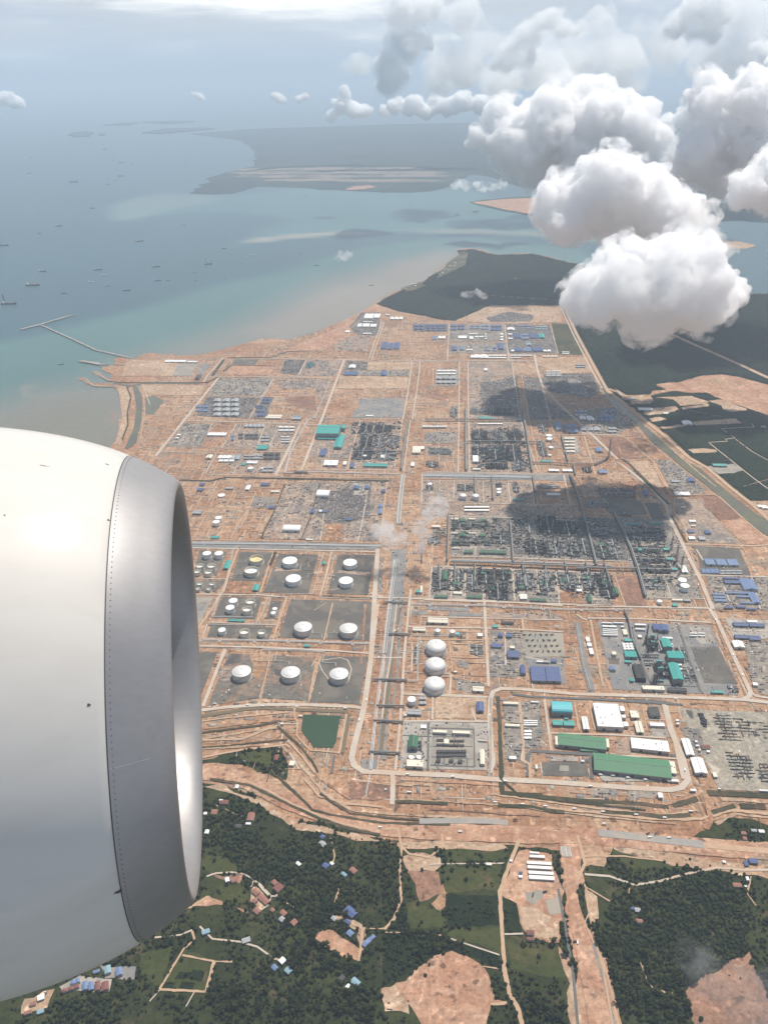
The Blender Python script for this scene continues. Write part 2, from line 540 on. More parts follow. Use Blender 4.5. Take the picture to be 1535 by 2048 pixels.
def edge_dist(px, py, poly):
 d = np.full(np.asarray(px).shape, 1e12)
 n = len(poly)
 for i in range(n):
  a, b = np.asarray(poly[i][:2], float), np.asarray(poly[(i + 1) % n][:2], float)
  ab = b - a
  L2 = max(1e-9, ab @ ab)
  t = np.clip(((px - a[0]) * ab[0] + (py - a[1]) * ab[1]) / L2, 0, 1)
  d = np.minimum(d, (px - a[0] - t * ab[0]) ** 2 + (py - a[1] - t * ab[1]) ** 2)
 return np.sqrt(d)

def np_mesh(name, V, Fq, mats, mi=None, smooth=False):
 """quads or triangles from arrays"""
 V = np.asarray(V, np.float32)
 Fq = np.asarray(Fq, np.int32)
 k = Fq.shape[1]
 me = bpy.data.meshes.new(name)
 me.vertices.add(len(V))
 me.vertices.foreach_set('co', V.ravel())
 me.loops.add(Fq.size)
 me.loops.foreach_set('vertex_index', Fq.ravel())
 me.polygons.add(len(Fq))
 me.polygons.foreach_set('loop_start', np.arange(0, Fq.size, k, dtype=np.int32))
 me.polygons.foreach_set('loop_total', np.full(len(Fq), k, np.int32))
 for m in (mats if isinstance(mats, (list, tuple)) else [mats]):
  me.materials.append(m)
 if mi is not None:
  me.polygons.foreach_set('material_index', np.asarray(mi, np.int32))
 if smooth:
  me.polygons.foreach_set('use_smooth', np.ones(len(Fq), bool))
 me.update(calc_edges=True)
 me.validate()
 return me

ICO = {}

def ico(sub):
 if sub not in ICO:
  bm = bmesh.new()
  bmesh.ops.create_icosphere(bm, subdivisions=sub, radius=1.0)
  bm.verts.ensure_lookup_table()
  ICO[sub] = (np.array([v.co[:] for v in bm.verts]), np.array([[v.index for v in f.verts] for f in bm.faces]))
  bm.free()
 return ICO[sub]

# ================================================================== THE SETTING: sea, land, forests
LAND_PX = [(120, 1040), (205, 930), (231, 880), (242, 840), (245, 820), (241, 801), (235, 779), (227, 775), (190, 774), (176, 768),
  (166, 760), (156, 760), (157, 756), (168, 755), (178, 761), (188, 767), (232, 767), (233, 764), (216, 763), (204, 757),
  (193, 750), (184, 748), (184, 744), (194, 743), (205, 750), (217, 758), (225, 757), (223, 748), (205, 741), (203, 732),
  (215, 735), (228, 728), (232, 716), (245, 716), (260, 719), (281, 713), (289, 708), (305, 706), (326, 710), (349, 708),
  (347, 713), (400, 710), (455, 697), (510, 682), (525, 678), (575, 680), (620, 670), (650, 657), (690, 640), (730, 620),
  (750, 606), (768, 597), (798, 582), (838, 570), (863, 550), (893, 535), (923, 517), (912, 501), (928, 497), (943, 498),
  (960, 499), (993, 510), (1040, 507), (1068, 508), (1088, 512), (1138, 525), (1178, 532), (1300, 570), (1400, 590), (1535, 588),
  (1800, 586), ('w', 9000.0, 1500.0), ('w', 9000.0, -1500.0), ('w', -4000.0, -1500.0), ('w', -4000.0, 1600.0), (-300, 1200)]
LAND = outline(LAND_PX, 0, 14.0, 45.0)

FAR_A = [(380, 387), (392, 378), (405, 373), (400, 370), (418, 365), (414, 357), (430, 352), (450, 346), (480, 340), (507, 331),
  (511, 318), (508, 304), (498, 292), (480, 281), (440, 276), (410, 272), (380, 268), (500, 258), (800, 248), (1200, 240), (1600, 232), (2000, 226),
  (2000, 366), (1600, 371), (1330, 378), (1100, 385), (1040, 374), (975, 352), (940, 350), (900, 372), (875, 381), (818, 385), (768, 385), (700, 382), (600, 376), (520, 373), (490, 380), (470, 387), (420, 389)]
FAR_B = [(935, 404), (1000, 397), (1060, 393), (1150, 386), (1330, 381), (1600, 376), (2000, 372), (2000, 456), (1600, 452), (1480, 441),
  (1400, 446), (1300, 466), (1200, 473), (1130, 461), (1060, 432), (1000, 421), (960, 412)]
SPIT = [(1225, 482), (1262, 477), (1330, 478), (1420, 479), (1480, 484), (1512, 491), (1490, 498), (1420, 497), (1360, 491), (1300, 487), (1240, 489)]

def build_sea():
 nr, na = 330, 330
 rad = 900.0 * (160000.0 / 900.0) ** np.linspace(0, 1, nr)
 ang = np.linspace(R(-62), R(62), na)
 A, Rd = np.meshgrid(ang, rad)
 X, Y = Rd * np.sin(A), Rd * np.cos(A)
 col = np.empty((nr, na, 3))
 col[:] = (0.034, 0.078, 0.087)
 nz = np.array([[mnoise.fractal(Vector((X[i, j] / 2200, Y[i, j] / 2200, 0)), 1.0, 2.0, 5) for j in range(na)] for i in range(nr)])
 col *= (1 + 0.10 * nz)[..., None]

 def layer(pts, c, soft, op=1.0, warp=90.0):
  P = outline(pts)
  xx, yy = X + warp * nz, Y + warp * np.roll(nz, 31, 1)
  ins = inside(xx, yy, P)
  d = edge_dist(xx, yy, P)
  a = np.clip(np.where(ins, 0.5 + d / soft, 0.5 - d / soft), 0, 1) * op
  col[:] = col * (1 - a[..., None]) + np.array(c) * (1 + 0.10 * nz)[..., None] * a[..., None]

 layer([(-400, 760), (0, 690), (100, 668), (160, 650), (330, 600), (470, 563), (560, 545), (640, 515), (720, 496), (830, 482), (960, 476), (1160, 500), (1300, 560), (1300, 900), (-400, 1200)],
  (0.072, 0.146, 0.126), 260, 0.9)
 layer([(-400, 850), (0, 800), (90, 770), (190, 758), (215, 735), (260, 712), (400, 672), (520, 622), (640, 560), (740, 530), (860, 505), (930, 500), (900, 560), (760, 640), (400, 760), (300, 1000), (-400, 1200)],
  (0.190, 0.172, 0.135), 620, 0.85)
 layer([(-400, 1000), (0, 840), (120, 800), (230, 790), (300, 900), (0, 1100)], (0.165, 0.150, 0.105), 300, 0.8)
 layer([(500, 660), (600, 610), (700, 570), (800, 525), (900, 505), (905, 530), (800, 590), (700, 640), (560, 690)], (0.245, 0.205, 0.155), 300, 0.75)
 # the pale water beyond the sediment front
 layer([(470, 490), (560, 472), (680, 464), (800, 464), (1000, 463), (1225, 486), (1310, 470), (1100, 445), (1000, 405), (950, 380), (768, 386), (600, 377), (470, 391), (380, 392), (330, 398), (250, 398), (225, 415), (235, 440), (330, 430), (440, 424), (540, 430), (600, 440), (520, 460)],
  (0.070, 0.160, 0.148), 350, 0.7)
 layer([(225, 418), (260, 395), (330, 386), (430, 391), (420, 405), (340, 418), (280, 440), (235, 442)], (0.16, 0.20, 0.165), 260, 0.6)
 layer([(478, 486), (500, 478), (560, 471), (600, 467), (690, 462), (770, 465), (690, 470), (600, 475), (530, 483)], (0.33, 0.29, 0.21), 120, 0.75, 40)
 layer([(770, 462), (860, 460), (950, 458), (1050, 462), (1200, 478), (1225, 486), (1050, 470), (900, 467)], (0.24, 0.22, 0.17), 150, 0.6, 40)
 layer([(40, 775), (70, 764), (90, 762), (60, 775), (48, 790), (110, 786), (160, 780), (175, 782), (120, 790), (70, 796), (45, 795)], (0.25, 0.215, 0.16), 40, 0.5, 30)
 layer([(212, 838), (225, 826), (245, 824), (243, 838), (225, 842)], (0.24, 0.16, 0.12), 40, 0.7, 20)
 idx = np.arange(nr * na).reshape(nr, na)
 Fq = np.stack([idx[:-1, :-1], idx[:-1, 1:], idx[1:, 1:], idx[1:, :-1]], -1).reshape(-1, 4)[:, ::-1]
 V = np.stack([X, Y, np.zeros_like(X)], -1).reshape(-1, 3)
 m, g, p, out = base_mat('sea_water', 0.3, 0.0, 0.5)
 vc = g.n('ShaderNodeAttribute', attribute_name='silt').outputs['Color']
 pos = g.n('ShaderNodeNewGeometry').outputs['Position']
 rip = g.noise(pos, 0.02, 6.0, 0.7, 0.3)
 cc = g.mix(g.ramp(rip, 0.3, 0.7), vc, g.mix(1.0, vc, (1.18, 1.18, 1.18, 1), 'MULTIPLY'))
 g.nt.links.new(cc, p.inputs['Base Color'])
 bp = g.n('ShaderNodeBump', ins={'Strength': 0.15, 'Distance': 2.0, 'Height': rip})
 g.nt.links.new(bp.outputs[0], p.inputs['Normal'])
 me = np_mesh('sea', V, Fq, m)
 at = me.color_attributes.new('silt', 'FLOAT_COLOR', 'POINT')
 at.data.foreach_set('color', np.concatenate([col.reshape(-1, 3), np.ones((nr * na, 1))], 1).astype(np.float32).ravel())
 o = link('sea', me)
 tag(o, 'blue green sea with brown silt along the shore', 'sea', None, 'structure')

build_sea()
sheet('land', None, Z_LAND, EARTH, 'bare orange earth of the building site', 'ground', world_pts=LAND, edge=4.0)
FARLAND = green_mat('far_land_hazed_green', (0.034, 0.050, 0.050), (0.056, 0.074, 0.070), (0.026, 0.040, 0.042), s1=0.0006, s2=0.004, brown=(0.075, 0.075, 0.06))  # lifted towards blue, so part of the haze is in the colour
sheet('far_land', FAR_A, Z_LAND, FARLAND, 'hazy flat land beyond the strait', 'land', jit=60, step=150, edge=4.0)
sheet('far_land', FAR_B, Z_LAND, FARLAND, 'dark wooded land under the clouds', 'land', jit=60, step=150, edge=4.0)
sheet('beach', SPIT, Z_LAND, EARTH_TAN, 'pale sand spit in the river mouth', 'beach', jit=14, edge=4.0)
for P_ in ([(135, 272), (150, 266), (172, 264), (190, 268), (180, 273), (150, 275)], [(195, 270), (210, 269), (208, 272)], [(205, 252), (240, 247), (280, 246), (260, 251)],
  [(285, 267), (330, 259), (400, 257), (430, 258), (380, 263), (320, 268)], [(285, 246), (340, 243), (390, 244), (340, 248)]):
 sheet('island', P_, 40.0, FARLAND, 'low blue island on the horizon', 'island', jit=90, step=200, edge=44.0)
FARSAND = mat('far_sand', (0.22, 0.175, 0.135), 0.95, 0.2, 0.002, c2=(0.13, 0.11, 0.08), s2=0.0015)
for k_, (x0_, x1_, y_) in enumerate(((470, 560, 339), (520, 880, 337.5), (450, 640, 346), (600, 900, 345), (455, 520, 352), (500, 780, 353), (740, 905, 352), (520, 700, 360), (660, 890, 361))):
 sheet('bare_land', [(x0_, y_ + 1), (x0_ + 30, y_ - 2), (x1_ - 40, y_ - 3), (x1_, y_), (x1_ - 30, y_ + 2.5), (x0_ + 20, y_ + 3)], Z_GREEN + k_ * .05, FARSAND, 'pale strip of the reclaimed plain beyond the strait', 'ground', jit=110, step=140)
sheet('forest_strip', [(480, 344), (540, 334), (700, 329), (860, 334), (900, 342), (800, 333), (660, 333), (560, 337)], Z_PAD, FOREST, 'dark tree belt on the far plain', 'ground', jit=40, step=120)
sheet('bare_land', [(690, 380), (706, 373), (740, 371), (752, 374), (725, 379)], Z_PAD, EARTH_PINK, 'small bare patch on the far shore', 'ground', jit=25)
sheet('bare_land', [(945, 405), (1000, 399), (1070, 396), (1120, 402), (1150, 420), (1130, 440), (1060, 428), (1000, 418)], Z_GREEN, EARTH_PINK, 'sandy bank across the river mouth', 'ground', jit=50, step=140)
sheet('river', [(1410, 402), (1450, 398), (1500, 398), (1540, 402), (1500, 406), (1450, 408)], Z_GREEN, CANALG, 'pale creek in the far woods', 'river', jit=40, step=120)

# ---- woods on the near land
F_CAPE = [(752, 609), (768, 598), (798, 583), (838, 571), (863, 551), (893, 536), (922, 517), (914, 502), (943, 499), (993, 511), (1068, 509),
  (1138, 526), (1178, 533), (1300, 571), (1180, 600), (1122, 606), (1116, 612), (1040, 611), (980, 611), (964, 617), (956, 629), (936, 634), (907, 643), (880, 640), (838, 631), (798, 624)]
F_EAST = [(1122, 624), (1170, 600), (1300, 573), (1400, 591), (1535, 589), (1800, 588), (1800, 870), (1600, 800), (1535, 772), (1476, 755), (1438, 750), (1401, 755), (1358, 765), (1336, 766), (1311, 771), (1331, 781), (1306, 783), (1298, 790), (1251, 791), (1213, 776), (1190, 735), (1150, 665)]
F_PLAN = [(1216, 780), (1251, 793), (1298, 792), (1340, 783), (1385, 787), (1410, 786), (1460, 807), (1535, 831), (1800, 900), (1800, 1040), (1545, 1004), (1498, 1003), (1451, 966), (1413, 934), (1376, 911), (1331, 869), (1261, 814)]
F_SOUTH = [(-400, 1590), (401, 1568), (430, 1571), (458, 1576), (510, 1594), (547, 1619), (562, 1630), (596, 1644), (640, 1643), (692, 1660), (731, 1673), (780, 1683), (893, 1684), (960, 1690), (1018, 1693), (1120, 1700), (1218, 1693),
  (1290, 1712), (1380, 1722), (1450, 1732), (1535, 1738), (1900, 1760), ('w', 4000.0, 500.0), ('w', 4000.0, -1200.0), ('w', -3500.0, -1200.0), ('w', -3500.0, 1000.0)]
F_NOOK = [(300, 1545), (402, 1524), (440, 1514), (480, 1503), (530, 1498), (567, 1495), (572, 1515), (576, 1555), (572, 1562), (527, 1547), (480, 1532), (430, 1526), (402, 1530)]
F_BANK = [(1385, 1682), (1418, 1655), (1440, 1640), (1460, 1634), (1500, 1640), (1535, 1652), (1800, 1680), (1800, 1715), (1535, 1694), (1440, 1686)]
WOODS = {}
for nm, P_, m_, lb in (('cape_wood', F_CAPE, FOREST, 'dark wooded ground on the cape'), ('east_wood', F_EAST, FOREST, 'dark wooded ground beyond the haul road'),
     ('plantation', F_PLAN, PLANTN, 'dark green plantation ground beside the canal'), ('village_ground', F_SOUTH, GREEN, 'green village land below the works'),
     ('nook_wood', F_NOOK, GREEN, 'green plot between the earth banks'), ('bank_wood', F_BANK, GREEN, 'green plot beside the new highway')):
 WOODS[nm] = outline(P_, 0, 9.0 if nm != 'village_ground' else 6.0)
 sheet('ground_cover', None, Z_GREEN, m_, lb, 'ground', world_pts=WOODS[nm])

# ================================================================== picture tiles used to measure the site
TILE = {'a': (380, 1060, 3.997), 'b': (740, 1180, 3.997), 'c': (1151, 1220, 3.997), 'd': (700, 1370, 3.997), 'e': (980, 1380, 3.997), 'f': (1280, 1400, 6.02),
  'g': (380, 1290, 3.997), 'h': (840, 930, 3.997), 'i': (1151, 930, 3.997), 'j': (850, 700, 3.997), 'k': (1151, 720, 3.997), 'l': (520, 700, 3.997),
  'm': (230, 680, 3.997), 'n': (360, 900, 3.655), 'o': (670, 590, 2.896), 'p': (0, 580, 3.8375), 'q': (0, 360, 2.952), 'r': (380, 1560, 3.8375),
  's': (900, 1640, 2.417), 'u': (0, 1640, 2.0), 'v': (768, 1640, 2.0013), 'x': (0, 0, 1.0)}

def T(t, x, y):
 a, b, s = TILE[t]
 return a + x / s, b + y / s

def TP(t, txt):
 return [T(t, *map(float, p.split(','))) for p in txt.split()]

# ================================================================== BUILDERS
def foot(t, x0, y0, x1, y1, h):
 """screen box of a building -> centre, width along the cross streets, depth along the long streets"""
 a, b = T(t, x0, y0)
 c, d = T(t, x1, y1)
 cx = (a + c) / 2
 g1 = W(cx, d, TOP)
 g0 = W(cx, b, TOP + h)
 dep = max(4.0, float((g0 - g1)[:2] @ GU))
 wid = max(4.0, (c - a) * mpp(cx, (b + d) / 2))
 return (g0[0] + g1[0]) / 2, (g0[1] + g1[1]) / 2, wid, dep

STY = {'G': (lambda: GREENR), 'D': (lambda: DGREEN), 'B': (lambda: BLUE), 'P': (lambda: BLUE2), 'L': (lambda: LBLUE), 'W': (lambda: WHITE), 'C': (lambda: CREAM),
 'T': (lambda: TEAL), 'Y': (lambda: CYAN), 'K': (lambda: DARKR), 'S': (lambda: GREYR), 'A': (lambda: ALU), 'R': (lambda: REDR), 'O': (lambda: TERRA), 'N': (lambda: CONC)}
COLNAME = {'G': 'green', 'D': 'dark green', 'B': 'blue', 'P': 'pale blue', 'L': 'light blue', 'W': 'white', 'C': 'cream', 'T': 'teal', 'Y': 'turquoise', 'K': 'black',
  'S': 'grey', 'A': 'shiny metal', 'R': 'red', 'O': 'terracotta', 'N': 'concrete'}

def building(t, box, h, col, label=None, where='', style='gable', name='shed', cat='building', rot=None, group=None, wall=None, auto=True, long=None):
 x, y, w, d = foot(t, *box, h)
 if t in 'uvr':                                   # trees hide the skirts of the village houses
  w, d = w * .8, d * .8
 roofm = STY[col]()
 wallm = wall or (WALLD if col in 'GDBTKSY' else WALLM)
 size_px = (box[2] - box[0]) / TILE[t][2]
 big = size_px > 7
 if label is None:
  shape = 'long' if (long if long is not None else (w > 3 * d or d > 3 * w)) else ('wide' if w * d > 2500 else 'small')
  label = f'{shape} {COLNAME[col]}-roofed {name.replace("_", " ")} {where}'.strip()
 ax = w >= d
 rz = GROT if rot is None else rot
 root_loc = (x, y, TOP - 1.5)
 hh = h + 1.5

 def walls(b):
  b.box(0, 0, 0, w, d, hh)

 def roof(b, mi=0):
  if style == 'gable':
   b.gable(0, 0, hh + 0.05, w, d, min(w, d) * 0.12 + 0.6, ax, mi, 0.8)
  elif style == 'barrel':
   n = 8
   pts = []
   span = d if ax else w
   for e in (-1, 1):
    for k in range(n + 1):
     a = math.pi * k / n
     q = -math.cos(a) * (span / 2 + 0.5)
     zz = hh + math.sin(a) * span * 0.22
     pts.append((e * (w / 2 + .5), q, zz) if ax else (q, e * (d / 2 + .5), zz))
   fs = [(k, k + 1, n + 2 + k, n + 1 + k) for k in range(n)] + [tuple(range(n + 1)), tuple(range(n + 1, 2 * n + 2)), (0, n + 1, 2 * n + 1, n)]
   b.add(pts, fs, mi)
  elif style == 'saw':
   k = max(2, int((d if not ax else w) / 14))
   for q in range(k):
    if ax:
     b.gable(-w / 2 + (q + .5) * w / k, 0, hh + 0.05, w / k - 0.3, d, 2.2, False, mi, 0.0)
    else:
     b.gable(0, -d / 2 + (q + .5) * d / k, hh + 0.05, w, d / k - 0.3, 2.2, True, mi, 0.0)
  else:
   b.box(0, 0, hh + 0.02, w + 0.8, d + 0.8, 0.7, 0, mi)
   b.box(0, -d / 2, hh + .72, w + .8, 0.6, 0.9, 0, mi)
   b.box(0, d / 2, hh + .72, w + .8, 0.6, 0.9, 0, mi)
 if not big:
  b = MB()
  walls(b)
  roof(b, 1)
  o = b.obj(name, [wallm, roofm])
  o.location, o.rotation_euler = root_loc, (0, 0, rz)
  return tag(o, label, cat, group, None, auto)
 r = thing(name, label, cat, root_loc, rz, group, auto)
 b = MB()
 walls(b)
 b.obj('wall', wallm, r)
 b = MB()
 roof(b)
 rf = b.obj('roof', roofm, r)
 if w * d > 900:
  nd = max(1, int(w / 40))
  b = MB()
  for k in range(nd):
   xx = -w / 2 + (k + 0.5) * w / nd
   b.box(xx, -d / 2 - 0.15, 0.3, min(9, w / nd * .45), 0.3, min(h * 0.6, 7) + 1.5)
  b.obj('door', GLASS, r)
  b = MB()
  if style == 'gable':
   zt = hh + min(w, d) * 0.12 + 0.4
   b.box(0, 0, zt, (w if ax else 1.6) * (0.96 if ax else 1), (1.6 if ax else d * .96), 0.9)
   b.obj('ridge_vent', STEEL2 if col != 'W' else GREYR, rf)
  else:
   for k in range(max(2, int(w * d / 900))):
    b.box(random.uniform(-.42, .42) * w, random.uniform(-.4, .4) * d, hh + (0.72 if style != 'barrel' else min(w, d) * .2), random.uniform(2, 5), random.uniform(2, 5), 1.6)
   if style == 'flat':
    b.obj('roof_plant', STEEL2, rf)
 return r

def tank(t, x, y, wpx, kind, label, hratio=0.42, group=None, auto=True, stain=False, pipe=None):
 """x, y: centre of the rim as seen; wpx: its width there"""
 px, py = T(t, x, y)
 wp = wpx / TILE[t][2]
 D = wp * mpp(px, py)
 r = D / 2
 h = D * hratio
 c = W(px, py, TOP + h)
 root = thing('oil_tank' if kind != 'dome' else 'gas_tank', label, 'tank', (c[0], c[1], TOP - 1.2), GROT, group, auto)
 hh = h + 1.2
 n = 40 if D > 25 else 24
 shm = TANKGREY if kind == 'dome' else (WHITE if kind in ('cone', 'flat') else CREAM)
 if kind == 'silver':
  shm = SILVER
 b = MB()
 if kind == 'float':
  b.lathe(0, 0, [(r, 0), (r, hh), (r - 0.5, hh), (r - 0.5, hh * 0.3)], n, 0, False)
 else:
  b.lathe(0, 0, [(r, 0), (r, hh)], n)
 b.obj('shell', shm, root, True)
 b = MB()
 if kind == 'float':
  b.lathe(0, 0, [(r - 0.6, hh * 0.52), (r - 2.2 * D / 60 - .5, hh * 0.50), (0.5, hh * 0.53)], n)
  rf = b.obj('floating_roof', OIL if stain else WHITE, root, True)
  q = MB()
  q.tube((r * .6, r * .5, hh * 0.9), (-r * .1, -r * .1, hh * 0.56), max(.35, r * .02), 5)
  q.obj('rolling_ladder', STEEL2, rf)
  q = MB()
  q.lathe(0, 0, [(r + 0.1, hh - 1.6), (r + max(1.2, r * .04), hh - 1.5), (r + max(1.2, r * .04), hh - 0.4), (r + .1, hh - .4)], n, 0, False)
  q.obj('wind_girder', STEEL2, root)
 else:
  rise = {'cone': 0.07, 'flat': 0.03, 'dome': 0.23, 'silver': 0.36}[kind] * r * 1.3
  if kind in ('dome', 'silver'):
   prof = [(r + 0.4, hh), (r + 0.4, hh + 0.6)]
   for k in range(1, 9):
    a = k / 8 * math.pi / 2
    if kind == 'dome':
     prof.append((max(0.05, r * (1 - k / 8)), hh + 0.6 + rise * math.sin(a) ** 0.9))
    else:
     prof.append((max(0.05, r * math.cos(a)), hh + 0.6 + rise * math.sin(a)))
  else:
   prof = [(r + 0.3, hh), (r + 0.3, hh + 0.4), (r * .5, hh + 0.4 + rise * .6), (0.05, hh + 0.4 + rise)]
  b.lathe(0, 0, prof, n)
  rf = b.obj('roof', ALU if kind == 'silver' else (SILVER if kind == 'dome' else WHITE), root, True)
  q = MB()
  zt = hh + rise
  q.lathe(0, 0, [(max(.6, r * .05), zt - 1), (max(.6, r * .05), zt + max(1, r * .04)), (0.3, zt + max(1.4, r * .06))], 10)
  q.obj('vent', STEEL, rf)
  q = MB()
  for k in range(8):                               # walkway from the rim to the crown
   a0, a1 = k / 8, (k + 1) / 8
   f = lambda s: (r * (1 - s) * 0.64, -r * (1 - s) * 0.77 if kind != 'cone' else r * (1 - s) * -.3 + r * .0, hh + 0.9 + rise * (math.sin(s * math.pi / 2) if kind in ('dome', 'silver') else s))
   q.tube(f(a0), f(a1), max(0.35, r * .014), 4)
  q.obj('roof_walkway', STEEL2, rf)
  if D > 30:
   q = MB()
   q.lathe(0, 0, [(r + .3, hh - 1.2), (r + 1.3, hh - 1.1), (r + 1.3, hh - .3), (r + .3, hh - .3)], n, 0, False)
   if kind == 'dome':
    rr2 = r * .8
    q.lathe(0, 0, [(rr2 - .5, hh + .9 + rise * .3), (rr2, hh + 1.6 + rise * .3), (rr2 + .5, hh + .8 + rise * .3)], n, 0, False)
   q.obj('rim_walkway', STEEL2, root)
 q = MB()
 k0 = random.uniform(3.4, 4.2)
 for k in range(10):                                  # spiral stair on the side towards us
  a0, a1 = k0 + k * .12, k0 + (k + 1) * .12
  rr = r + max(0.5, r * .02)
  q.tube((rr * math.cos(a0), rr * math.sin(a0), hh * k / 10 + .5), (rr * math.cos(a1), rr * math.sin(a1), hh * (k + 1) / 10), max(.35, r * .015), 4)
 q.obj('spiral_stair', STEEL2, root)
 # ring footing on the ground
 q = MB()
 q.lathe(0, 0, [(r + .2, 0.2), (r + max(2, r * .1), 0.2), (r + max(2.4, r * .12), 0.0)], n, 0, False)
 q.obj('footing', GRAVEL_PALE if kind == 'dome' else CONC, root)
 return root

def rack(pts, width, label, style='low', npipe=4, h=None, where='', name='pipe_rack', mats=None, base=None, loops=0.0, group=None):
 """pipe way along a line of ground points"""
 P = outline(pts, close=False)
 o0 = P[0]
 h = h if h is not None else (2.0 if style == 'low' else 9.0)
 root = thing(name, label, 'pipe rack', (o0[0], o0[1], TOP - 0.8), 0, group)
 Q = [p - o0 for p in P]
 mats = mats or ([PIPE, PIPE, WHITE, STEEL2] if style == 'low' else [STEEL2, STEEL, PIPE, STEEL2])
 # steel trestle: portal frames joined by two long beams
 b = MB()
 tot = 0
 for i in range(len(Q) - 1):
  a, c = Q[i], Q[i + 1]
  d = c - a
  L = float(np.hypot(*d))
  d = d / L
  n = np.array([-d[1], d[0]])
  rz = math.atan2(d[1], d[0])
  step = 9.0 if style == 'high' else 14.0
  for k in range(int(L // step) + 1):
   p = a + d * min(L, k * step)
   if style == 'high':
    for s in (-1, 1):
     e = p + n * s * width * .48
     b.box(e[0], e[1], 0, 0.9, 0.9, h + 0.8, rz)
    for zz in (h, h * .62):
     b.box(p[0], p[1], zz, 0.9, width, 0.8, rz)
   else:
    b.box(p[0], p[1], 0, 1.2, width, h, rz)
  m_ = (a + c) / 2
  for s in (-1, 1):
   e = m_ + n * s * width * .48
   b.box(e[0], e[1], h - .7 if style == 'high' else h * .5, L, 0.7, 0.7, rz)
  if style == 'high':
   b.box(m_[0], m_[1], h + 0.8, L, width * .9, 0.35, rz)
 b.obj('trestle', STEEL if style == 'high' else CONC, root)
 for k in range(npipe):
  off = (k - (npipe - 1) / 2) * width * 0.86 / max(1, npipe - 1) if npipe > 1 else 0
  r = width * 0.86 / max(2, npipe) * 0.36
  r = min(r, 3.0)
  q = MB()
  path = []
  for i in range(len(Q)):
   a, c = Q[max(0, i - 1)], Q[min(len(Q) - 1, i + 1)]
   d = (c - a) / max(1e-6, np.hypot(*(c - a)))
   path.append(Q[i] + np.array([-d[1], d[0]]) * off)
  if loops:
   path2 = [path[0]]
   for i in range(len(path) - 1):
    a, c = path[i], path[i + 1]
    d = c - a
    L = float(np.hypot(*d))
    d = d / L
    n = np.array([-d[1], d[0]])
    kk = int(L // loops)
    for j in range(kk):
     s = (j + .5) * L / kk
     w_ = width * 1.1
     path2 += [a + d * (s - w_ * .5), a + d * (s - w_ * .5) - n * w_, a + d * (s + w_ * .5) - n * w_, a + d * (s + w_ * .5)]
    path2.append(c)
   path = path2
  z = h + (1.3 if style == 'high' else 0.1) + r
  for i in range(len(path) - 1):
   q.tube((*path[i], z), (*path[i + 1], z), r, 6)
  q.obj('pipe', mats[k % len(mats)], root, True)
 return root

